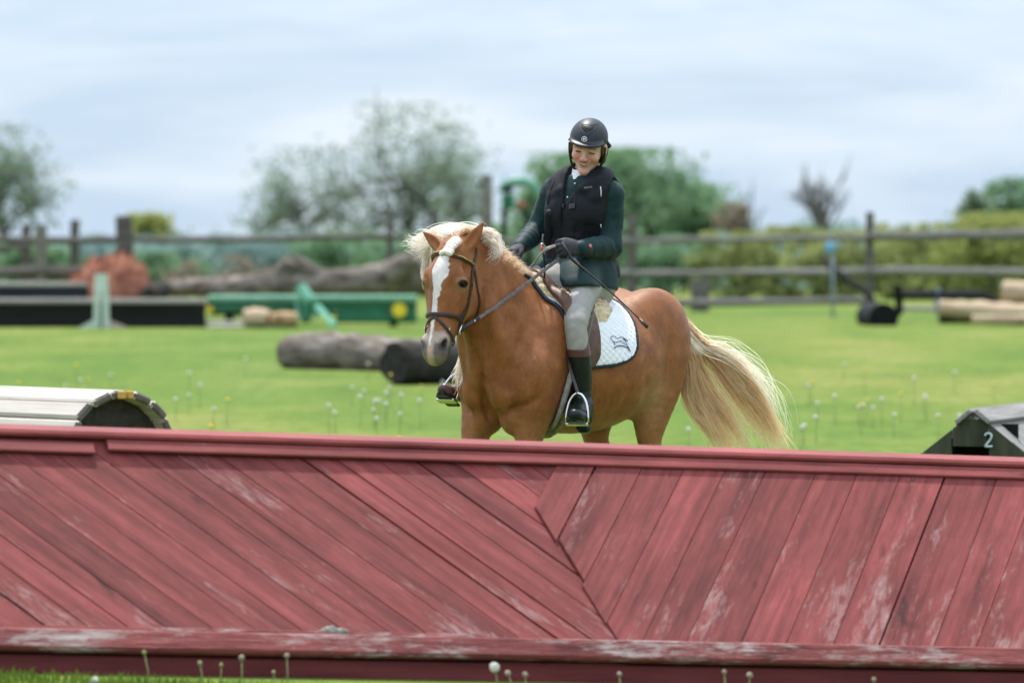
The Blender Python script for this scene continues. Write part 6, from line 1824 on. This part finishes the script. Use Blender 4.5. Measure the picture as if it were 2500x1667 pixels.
# front opening below the buttons: the coat cuts away over the saddle
J.limb([a3(wp(1342, 672, 25.60), .040,.09), a3(wp(1352, 700, 25.55), .055,.10), a3(wp(1345, 740, 25.5), .09,.12)], lat=(1,0,0), k=.01, sub=True)
J.plane_cut(wp(1430, 699, 25.6), (.04,-.10,-1))
JV, JQ = J.mesh(1)
N = normals(JV, JQ)
ax_r = EL_R - WR_R; ax_l = EL_L - WR_L
JV = JV + wrinkle(JV, N, EL_R*.55+WR_R*.45, .085, ax_r, 170, .0026, 1) + wrinkle(JV, N, EL_R*.8+SH_R*.2, .08, SH_R-EL_R, 150, .0022, 2) + wrinkle(JV, N, EL_L, .075, ax_l + (SH_L-EL_L)*.6, 110, .0032, 3) \
        + wrinkle(JV, N, EL_L*.45+WR_L*.55, .075, ax_l, 120, .0014, 4) + wrinkle(JV, N, SH_R*.8+EL_R*.2, .10, SH_R-EL_R+RL*.1, 80, .0022, 5) + wrinkle(JV, N, SH_L*.6+EL_L*.4, .13, SH_L-EL_L+RL*.15, 60, .0020, 6) + N*(vnoise(JV, 5, 7)*.0016)[:, None]
rmesh('jacket', JV, JQ, M_JACKET)

# shirt collar
cv = Vol(axis_steps(.16, .46, .005), axis_steps(25.66, 26.02, .005), axis_steps(1.66, 1.92, .005))
cv.limb([a3(spine(1.772)+RF*.074-RL*.012, .022,.022), a3(spine(1.795)+RF*.055-RL*.006, .034,.030)], lat=RL, k=.0)
cv.limb([a3(spine(1.785)+RF*.012, .064,.060), a3(spine(1.79)*.6 + hp_(-.012,0,-.06)*.4, .066,.068), a3(spine(1.79)*.3 + hp_(-.012,0,-.06)*.7, .060,.064)], lat=RL, k=.02, n=3)
cv.plane_cut(spine(1.79)*.42 + hp_(-.012,0,-.06)*.58, nrm(hp_(0,0,-.05)-spine(1.78)))
cV, cQ = cv.mesh(1); N = normals(cV, cQ); cV = cV + N*(vnoise(cV, 14, 3)*.0022)[:, None]
rmesh('stock_collar', cV, cQ, M_COLLAR)

# vest: padded shell over the jacket, open down the middle, armholes cut out
X = Vol(axis_steps(.08, .56, .006), axis_steps(25.62, 26.14, .006), axis_steps(1.36, 1.90, .006))
torso(X, .028)
for sd in (1, -1):
    X.limb([a3(spine(1.74)+RL*.085*sd+RF*.085, .050,.026), a3(spine(1.795)+RL*.115*sd+RF*.02, .055,.030), a3(spine(1.77)+RL*.10*sd-RF*.07, .05,.026)], lat=RL, k=.03)   # shoulder yoke
X.limb([a3(spine(1.765)+RL*.055+RF*.105, .026,.030), a3(spine(1.815)+RL*.105+RF*.035, .030,.036), a3(spine(1.835)+RL*.075-RF*.055, .03,.04), a3(spine(1.838)-RF*.082, .03,.042), a3(spine(1.83)-RL*.075-RF*.055, .03,.038), a3(spine(1.805)-RL*.105+RF*.03, .028,.034), a3(spine(1.755)-RL*.058+RF*.10, .024,.028)], lat=RU, k=.02)   # inflatable collar
for sd in (1, -1): 
    S_, E_ = (SH_R, EL_R) if sd < 0 else (SH_L, EL_L)
    X.limb([a3(S_ + RL*.055*sd + np.array([0,0,.03]), .058), a3(S_ + RL*.042*sd - np.array([0,0,.06]), .058), a3(E_, .058)], k=.012, sub=True)
X.limb([a3(spine(1.73)+RF*.16-RL*.020, .014,.06), a3(spine(1.79)+RF*.13-RL*.014, .034,.07), a3(spine(1.86)+RF*.10-RL*.0, .060,.08)], lat=RL, k=.012, sub=True)   # neck opening
X.limb([a3(spine(1.40)+RF*.165-RL*.022, .006,.04), a3(spine(1.62)+RF*.165-RL*.022, .006,.04), a3(spine(1.76)+RF*.15-RL*.022, .012,.05)], lat=RL, k=.006, sub=True)   # front gap
X.plane_cut(spine(1.415) + RF*.1, nrm(np.array([-.25,-.10,-1])*1.0 - RL*.12))
XV, XQ = X.mesh(1); N = normals(XV, XQ)
XV = XV + N*(vnoise(XV, 4, 12)*.0025 + vnoise(XV, 11, 13)*.0012)[:, None] + wrinkle(XV, N, spine(1.53)+RL*.05+RF*.12, .11, RU + RL*.5, 70, .003, 14)
vest = rmesh('vest', XV, XQ, M_VEST)
VB = BVHTree.FromPolygons([Vector(v) for v in XV], [tuple(int(i) for i in q_) for q_ in XQ])
def on_bvh(bv, px, py, off=.004):
    o_ = Vector((0, 0, EYE)); d_ = (at(px, py, 25.0) - o_).normalized()
    q_, n_, _, _ = bv.ray_cast(o_, d_)
    return (None, None) if q_ is None else (q_ + n_*off, n_)
RBV = Vector(RB)
def decal_box(bv, px, py, w, h, th, name, material, parent, off=.002, roll=0.0, bev=.002):
    p, n = on_bvh(bv, px, py, off)
    if p is None: return None
    x = Vector((1, 0, 0)); x = (x - n*x.dot(n)).normalized(); y = n.cross(x)
    if roll: 
        x, y = x*math.cos(roll) + y*math.sin(roll), y*math.cos(roll) - x*math.sin(roll)
    m = MB(); m.box(p - RBV, (w, h, th), Matrix((x, y, n)).transposed(), bev=bev)
    return m.build(name, material, parent)
M_PLASTIC = mat('black_plastic', (.010,.010,.012), (.016,.016,.018), 80, rough=.32, spec=.5)
M_GREYTAG = mat('grey_rubber_patch', (.16,.16,.17), (.22,.22,.23), 120, rough=.6)
M_REFLECT = mat('reflective_piping', (.62,.62,.60), (.74,.74,.72), 200, rough=.4)
decal_box(VB, 1398, 505, .034, .022, .012, 'buckle', M_PLASTIC, vest, off=.004)
decal_box(VB, 1374, 504, .014, .022, .014, 'buckle', M_PLASTIC, vest, off=.005)
decal_box(VB, 1381, 585, .026, .022, .012, 'buckle', M_PLASTIC, vest, off=.008)
pt = decal_box(VB, 1436, 458, .036, .0085, .003, 'vest_patch', M_GREYTAG, vest, off=.001, roll=R(8))
for k in range(5):
    decal_box(VB, 1430 + k*3.1, 458.8 - k*.45, .0032, .0048, .0016, 'patch_lettering', mat('patch_letters', (.03,.03,.03), (.05,.05,.05), 90), vest, off=.0034, roll=R(8), bev=.0004)
def seam(bv, pts, r, name, material, off=.002, parent=None):
    P = [on_bvh(bv, x, y, off)[0] for x, y in pts]; P = [p - RBV for p in P if p is not None]
    if len(P) > 1:
        m = MB(); m.tube(P, r, n=6); return m.build(name, material, parent or vest, smooth=True)
seam(VB, [(1466,456),(1467,464),(1467,472),(1467,480)], .0024, 'reflective_piping', M_REFLECT)
seam(VB, [(1466,548),(1467,556)], .0028, 'reflective_piping', M_REFLECT); seam(VB, [(1464,572),(1463,580)], .0028, 'reflective_piping', M_REFLECT)
seam(VB, [(1352,440),(1346,462),(1341,480),(1337,500)], .0018, 'vest_seam', M_STRAPB); seam(VB, [(1352,462),(1372,478),(1374,500),(1372,540),(1370,580)], .0018, 'vest_seam', M_STRAPB)
seam(VB, [(1405,470),(1404,510),(1403,550),(1400,588)], .0018, 'vest_seam', M_STRAPB)
# canister pocket on the right front
pk = Vol(axis_steps(.10,.28,.005), axis_steps(25.6,25.95,.005), axis_steps(1.44,1.72,.005))
p1, _ = on_bvh(VB, 1340, 522, -.006); p2, _ = on_bvh(VB, 1338, 590, -.004)
pk.limb([a3(p1, .022,.024), a3((np.array(p1)+np.array(p2))/2, .024,.026), a3(p2, .024,.024)], k=0, n=2)
kV, kQ = pk.mesh(1); mesh_obj('pocket', kV - RB, kQ, M_VEST, vest, smooth=True)
# coat front under the gap with two buttons
M_BUTTON = mat('silver_button', (.62,.60,.55), (.7,.68,.64), 100, rough=.3, metal=.8)
JB = BVHTree.FromPolygons([Vector(v) for v in JV], [tuple(int(i) for i in q_) for q_ in JQ])
for px, py in ((1386, 482), (1404, 449)):
    decal_box(JB, px, py, .009, .009, .006, 'button', M_BUTTON, scene.objects['jacket'], off=.004, bev=.003)
# tether from vest to saddle
tpts = [wp(1326, 573, 25.66), wp(1324, 590, 25.62), wp(1323, 606, 25.60), wp(1327, 625, 25.58), wp(1330, 650, 25.57), wp(1329, 675, 25.58), wp(1330, 694, 25.62)]
m = MB(); m.tube([Vector(p - RB) for p in spline(tpts, 4)], [.0048 + .0016*math.sin(i*2.2) for i in range(25)], n=6); m.build('tether_cord', M_STRAPB, vest, smooth=True)
m = MB(); m.tube([Vector(p - RB) for p in (wp(1322, 601, 25.595), wp(1323, 610, 25.59), wp(1325, 619, 25.585))], .0062, n=6); m.build('tether_toggle', mat('red_plastic', (.45,.02,.03), (.55,.03,.04), 40, rough=.4), vest, smooth=True)
m = MB(); m.tube([Vector(p - RB) for p in (wp(1323, 594, 25.60), wp(1323, 599, 25.597))], .0062, n=6); m.build('tether_clip', M_STEEL, vest, smooth=True)

# breeches
L_ = Vol(axis_steps(-.26, .58, .0075), axis_steps(25.25, 26.2, .0075), axis_steps(.98, 1.52, .0075))
L_.limb([a3(spine(1.32), .172,.135), a3(spine(1.40), .170,.128), a3(spine(1.48), .148,.112)], lat=RL, k=.0)
for sd in (1, -1): leg(L_, sd, .007, k=.05, down=False)
L_.limb([a3(spine(1.36)+RF*.06, .10,.09), a3(wp(1352,682,25.70), .072,.07), a3(wp(1362,700,25.66), .06,.05)], lat=RL, k=.05)
L_.plane_cut(wp(1410, 858, 25.43), (0.1,0,-1))
LV, LQ = L_.mesh(1); N = normals(LV, LQ)
LV = LV + wrinkle(LV, N, KNE_L + np.array([.02,.05,-.01]), .08, np.array([.2,.3,1]), 120, .0022, 31) + wrinkle(LV, N, HIP_L*.8+KNE_L*.2 + np.array([-.09,-.02,-.02]), .10, np.array([1,.3,-.3]), 90, .0035, 32) + N*(vnoise(LV, 6, 33)*.0012)[:, None]
rmesh('breeches', LV, LQ, M_BREECH)
LB = BVHTree.FromPolygons([Vector(v) for v in LV], [tuple(int(i) for i in q_) for q_ in LQ])
seam(LB, [(1450,702),(1458,730),(1454,765),(1443,800),(1434,835)], .0012, 'breeches_seam', mat('grey_thread', (.30,.30,.27), (.34,.34,.31), 200, rough=.8), off=.0004, parent=scene.objects['breeches'])

# boots
for sd in (1, -1):
    Kn, C, S, A, T, Hh, Bl = (KNE_L, CALF_L, SHIN_L, ANK_L, TOE_L, HEEL_L, BALL_L) if sd > 0 else (KNE_R, CALF_R, SHIN_R, ANK_R, TOE_R, HEEL_R, BALL_R)
    lo = np.minimum.reduce([Kn, C, S, A, T, Hh]) - .10; hi = np.maximum.reduce([Kn, C, S, A, T, Hh]) + .10
    bt = Vol(axis_steps(lo[0], hi[0], .0055), axis_steps(lo[1], hi[1], .0055), axis_steps(lo[2], hi[2], .0055))
    top = C + (Kn - C)*.10
    bt.limb([a3(top, .0505), a3(C, .0515), a3(S, .047), a3(A*.7+S*.3, .040), a3(A, .037)], k=.0, n=3)
    foot(bt, sd, .007)
    bt.plane_cut(top + np.array([0,0,.005]), (0,0,1))
    bV, bQ = bt.mesh(1); N = normals(bV, bQ)
    bV = bV + wrinkle(bV, N, A + np.array([0,0,.02]), .05, (0,0.3,1), 190, .003, 41)
    bt_o = rmesh('boot', bV, bQ, M_BOOT if sd > 0 else M_BOOTBROWN)
    cf = MB()
    cuff = []
    dn = nrm(Kn - C)
    Vc, Fc = [], []
    for i in range(7):
        for j in range(24):
            a = 2*math.pi*j/24; e1 = np.array([1.0,0,0]); e2 = np.array([0,1.0,0])
            out_ = e1*math.cos(a) + e2*math.sin(a)
            spike = max(0, math.cos(a - (0.25 if sd > 0 else 2.6)))**3*.058
            hgt = -.022 + (.036 + spike)*i/6
            rr = .0535 - .002*i/6 - .10*max(0, hgt-.01)**1.0*.25
            Vc.append(Vector(top + dn*hgt + out_*rr - RB))
    for i in range(6):
        for j in range(24):
            Fc.append([i*24+j, i*24+(j+1) % 24, (i+1)*24+(j+1) % 24, (i+1)*24+j])
    cf.add(Vc, Fc); cfo = cf.build('cuff', M_BOOTBROWN, bt_o, smooth=True)
    md = cfo.modifiers.new('thick', 'SOLIDIFY'); md.thickness = .003
    # sole and heel
    fw = nrm(T - Hh); sdv = nrm(np.cross(fw, [0,0,1])); upv = np.cross(sdv, fw)
    so = MB(); Ms = Matrix((Vector(fw), Vector(sdv), Vector(upv))).transposed()
    c_ = T*.40 + Bl*.60 - upv*.030 - fw*.005
    so.hull([Vector(c_ - RB) + Ms @ Vector(p) for p in ((.048,-.018,.004),(.048,.018,.004),(.058,0,.005),(.02,-.040,.004),(.02,.040,.004),(-.07,-.033,.004),(-.07,.033,.004),(.048,-.018,-.006),(.048,.018,-.006),(.02,-.040,-.006),(.02,.040,-.006),(-.07,-.033,-.006),(-.07,.033,-.006))])
    so.build('sole', M_BOOT, bt_o)
    so = MB(); c_ = Hh - upv*.030
    so.box(Vector(c_ - RB), (.066,.064,.040), Ms, bev=.014); so.build('heel', M_BOOT, bt_o)
    # stirrup
    up_h = Vector(upv)
    topw = Vector(Bl + upv*.100 + fw*.0)
    cth, sth = math.cos(-H_ROT), math.sin(-H_ROT)
    def to_local(v):
        v = Vector(v) - Vector((HX, HY, 0)); return Vector((v.x*cth - v.y*sth, v.x*sth + v.y*cth, v.z))
    def to_local_dir(v):
        v = Vector(v); return Vector((v.x*cth - v.y*sth, v.x*sth + v.y*cth, v.z))
    tl = to_local(topw)
    iron(tl, to_local_dir(fw), sd, saddle)
    a_ = skin(.02, .62*sd, .05)[0]; b_p = skin(.07, 1.15*sd, .050)[0]
    c_p = to_local(wp(1383, 845, 25.45)) if sd > 0 else skin(.115, 1.55*sd, .055)[0]
    e_p = to_local(wp(1394, 905, 25.37)) if sd > 0 else c_p*.5 + tl*.5
    lp = [c_p*1.5 - e_p*.5, c_p, c_p*.5 + e_p*.5, e_p, tl]
    strap(lp, .021, .005, 'stirrup_leather', M_LEATHER, saddle, ups=[Vector((0,sd,0.25)).normalized()]*21)

# gloves
HANDS = {}
for sd in (1, -1):
    W_, K_ = (WR_R, KN_R) if sd < 0 else (WR_L, KN_L)
    c_ = (W_+K_)/2
    g_ = Vol(axis_steps(c_[0]-.12, c_[0]+.12, .0036), axis_steps(c_[1]-.12, c_[1]+.12, .0036), axis_steps(c_[2]-.11, c_[2]+.11, .0036))
    HANDS[sd] = hand(g_, sd, .0042)
    W, d, b, t = HANDS[sd]
    g_.limb([a3(W - d*.035, .034,.031), a3(W - d*.005, .032,.026), a3(W + d*.012, .033,.024)], lat=t, k=.006)
    gV, gQ = g_.mesh(1); gl_o = rmesh('glove', gV, gQ, M_GLOVE); HANDS[sd] = HANDS[sd] + (gl_o,)
    m = MB(); ring = [Vector(W - d*.004 + t*math.cos(a)*.0345 + b*math.sin(a)*.0275 - RB) for a in [2*math.pi*k/20 for k in range(21)]]
    m.tube(ring, .0045, n=6, cap=False); m.build('wrist_strap', M_STRAPB, gl_o, smooth=True)
W, d, b, t, gl_o = HANDS[1]
m = MB(); m.box(Vector(W - d*.036 + b*.030 - RB), (.016,.010,.016), bev=.004); m.build('pull_tab', mat('coral_tab', (.55,.16,.12), (.62,.22,.16), 60, rough=.6), gl_o)

# helmet: shell with brim, vent panel, badge and harness
hx = Vol(axis_steps(HC[0]-.16, HC[0]+.16, .0042), axis_steps(HC[1]-.20, HC[1]+.18, .0042), axis_steps(HC[2]-.10, HC[2]+.20, .0042))
hx.ell(hp_(-.010,-.004,.038), (.114,.086,.087), .0, axes=GA)
hx.limb([a3(hp_(.055,-.070,.040), .016,.0085), a3(hp_(.094,-.046,.0395), .020,.0085), a3(hp_(.111,0,.0395), .022,.0085), a3(hp_(.094,.046,.0395), .020,.0085), a3(hp_(.055,.070,.040), .016,.0085)], lat=GF, k=.012)
hx.ell(hp_(-.010,-.004,.028), (.102,.077,.078), .004, axes=GA, sub=True)
hx.plane_cut(hp_(.05,0,.029), nrm(-GU + GF*.06))
hx.limb([a3(hp_(-.02,.083,.02), .008,.022), a3(hp_(-.065,.068,.002), .010,.026), a3(hp_(-.10,.03,-.01), .010,.028), a3(hp_(-.10,-.03,-.01), .010,.028), a3(hp_(-.065,-.068,.002), .010,.026), a3(hp_(-.02,-.083,.02), .008,.022)], lat=GF, k=.01)
eV, eQ = hx.mesh(1)
helmet = rmesh('helmet', eV, eQ, M_HELMET)
EB = BVHTree.FromPolygons([Vector(v) for v in eV], [tuple(int(i) for i in q_) for q_ in eQ])
def on_helmet(cx, cy, off=.001):       # coordinates of a close view of the helmet front
    p, n = on_bvh(EB, 1350 + cx/9.224, 270 + cy/9.224, off); return None if p is None else p - RBV
M_GROOVE = mat('helmet_groove', (.004,.004,.005), (.006,.006,.007), 50, rough=.7)
M_HLIGHT = mat('helmet_ridge', (.05,.053,.062), (.06,.063,.072), 80, rough=.4)
def hline(pts, r, name, material, off=.0005):
    P = [on_helmet(x, y, off) for x, y in pts]; P = [p for p in P if p is not None]
    m = MB(); m.tube([Vector(v) for v in spline([tuple(p) for p in P], 4)], r, n=6); return m.build(name, material, helmet, smooth=True)
hline([(580,290),(585,380),(620,470),(670,555),(735,588),(810,560),(880,500),(960,420),(1010,330),(1040,270)], .0011, 'vent_panel_seam', M_GROOVE)
hline([(585,275),(680,310),(800,328),(910,328),(1000,318)], .0010, 'vent_panel_seam', M_GROOVE)
hline([(645,325),(710,365),(770,385),(840,375),(910,358)], .0034, 'vent', M_GROOVE, .0)
hline([(650,375),(710,430),(760,455),(820,430),(885,405)], .0036, 'vent', M_GROOVE, .0)
hline([(640,345),(700,385),(765,408),(840,394),(905,375)], .0016, 'vent_ridge', M_HLIGHT, .002)
M_BADGE = mat('white_badge', (.72,.73,.75), (.80,.80,.82), 90, rough=.4)
hline([(708+57*math.cos(a), 648+55*math.sin(a)) for a in [2*math.pi*k/16 for k in range(17)]], .0013, 'badge_ring', M_BADGE, .0012)
hline([(690,618),(688,648),(686,678)], .0019, 'badge_letter', M_BADGE, .0012); hline([(726,618),(724,648),(722,678)], .0019, 'badge_letter', M_BADGE, .0012); hline([(690,650),(706,647),(724,644)], .0018, 'badge_letter', M_BADGE, .0012)
for sd in (1, -1):
    pp = [hp_(.035,.083*sd,.018), hp_(.032,.079*sd,-.03), hp_(.032,.064*sd,-.085), hp_(.038,.040*sd,-.110), hp_(.045,0,-.119)]
    m = MB(); m.tube([Vector(p - RB) for p in spline(pp, 5)], .0055, n=6, up=Vector(GF), flat=.55); m.build('chin_strap', M_STRAPB, helmet, smooth=True)
    pp = [hp_(-.055,.082*sd,.0), hp_(-.02,.082*sd,-.04), hp_(.026,.068*sd,-.083)]
    m = MB(); m.tube([Vector(p - RB) for p in spline(pp, 5)], .0055, n=6, up=Vector(GL), flat=.45); m.build('chin_strap', M_STRAPB, helmet, smooth=True)

# ---- reins and whip
W, d, b, t, _ = HANDS[1]
grip_l = W + d*.078 - b*.036
def to_hl(v):
    v = np.asarray(v) - np.array([HX, HY, 0]); c, s_ = math.cos(H_ROT), math.sin(H_ROT)
    return Vector((v[0]*c + v[1]*s_, -v[0]*s_ + v[1]*c, v[2]))
bl = bits[1]; g1 = to_hl(grip_l - t*.030)
def clear_of(p, off=.010):
    q_, n_, _, _ = H_BVH.find_nearest(p)
    return q_ + n_*off if (p - q_).dot(n_) < off else p
def rein(pts, name='rein', w=.017, steps=6, ups=None):
    P = [clear_of(Vector(v)) for v in spline([tuple(p) for p in pts], steps)]
    m = MB(); m.tube(P, w/2, n=8, up=ups or Vector((.2,.9,.4)), flat=.28); return m.build(name, M_GREYLEATHER, bridle, smooth=True, angle=50)
mid = bl*.5 + g1*.5 + Vector((0,0,-.006))
rein([bl, bl*.8+g1*.2 + Vector((0,0,-.003)), mid, g1])
m = MB(); m.tube([bl, bl*.9 + g1*.1, bl*.82+g1*.18], .0105, n=8, up=Vector((.2,.9,.4)), flat=.5); m.build('rein_billet', M_LEATHER, bridle, smooth=True)
m = MB(); m.box(bl*.87 + g1*.13 + Vector((.0,.006,0)), (.010,.009,.012), bev=.003); m.build('buckle', M_STEEL, bridle)
# far rein: far bit ring, along the far side of the neck, up to the right hand
Wr, dr, b_r, tr, _ = HANDS[-1]
g2 = to_hl(Wr + dr*.078 - b_r*.034)
br_ = bits[-1]
rein([br_, Vector((.50,-.16,1.22)), Vector((.34,-.16,1.33)), Vector((.18,-.135,1.42)), g2])
# the slack end: from the left hand down across the withers and up to the right hand
g0 = to_hl(grip_l + t*.030)
sl = [g0, to_hl(wp(1338,606,25.52)), to_hl(wp(1318,622,25.54)), to_hl(wp(1296,650,25.60)), to_hl(wp(1270,664,25.68)), to_hl(wp(1240,668,25.78)), to_hl(wp(1225,655,25.82)), g2 + Vector((0,0,-.03))]
rein(sl, 'rein_slack', w=.020, ups=Vector((.5,.5,.7)))
whip = empty('riding_whip', tuple(RB), 0, 'thin black riding whip held in the rider\'s left hand', 'whip')
w0 = wp(1372, 592, 25.50); w1 = wp(1395, 632, 25.47); w2 = wp(1560, 778, 25.22); w3 = wp(1581, 799, 25.19)
m = MB(); m.tube([Vector(v - RB) for v in (w0, w0*.4+w1*.6, w1, w1*.8+w2*.2)], [.0075,.0075,.0068,.0050], n=8); m.build('handle', M_STRAPB, whip, smooth=True)
m = MB(); P = [Vector(w1*(1-k/8)+w2*k/8 - RB) + Vector((0,0,.008*math.sin(math.pi*k/8))) for k in range(9)]; m.tube(P, [.0048-.0018*k/8 for k in range(9)], n=6); m.build('shaft', M_STRAPB, whip, smooth=True)
m = MB(); m.tube([Vector(v - RB) for v in (w2*1.04-w1*.04*1.0 if False else w2, w2*.5+w3*.5, w3)], [.0065,.0085,.0085], n=8, up=Vector((0,-1,0)), flat=.55); m.build('flapper', M_LEATHER, whip, smooth=True)
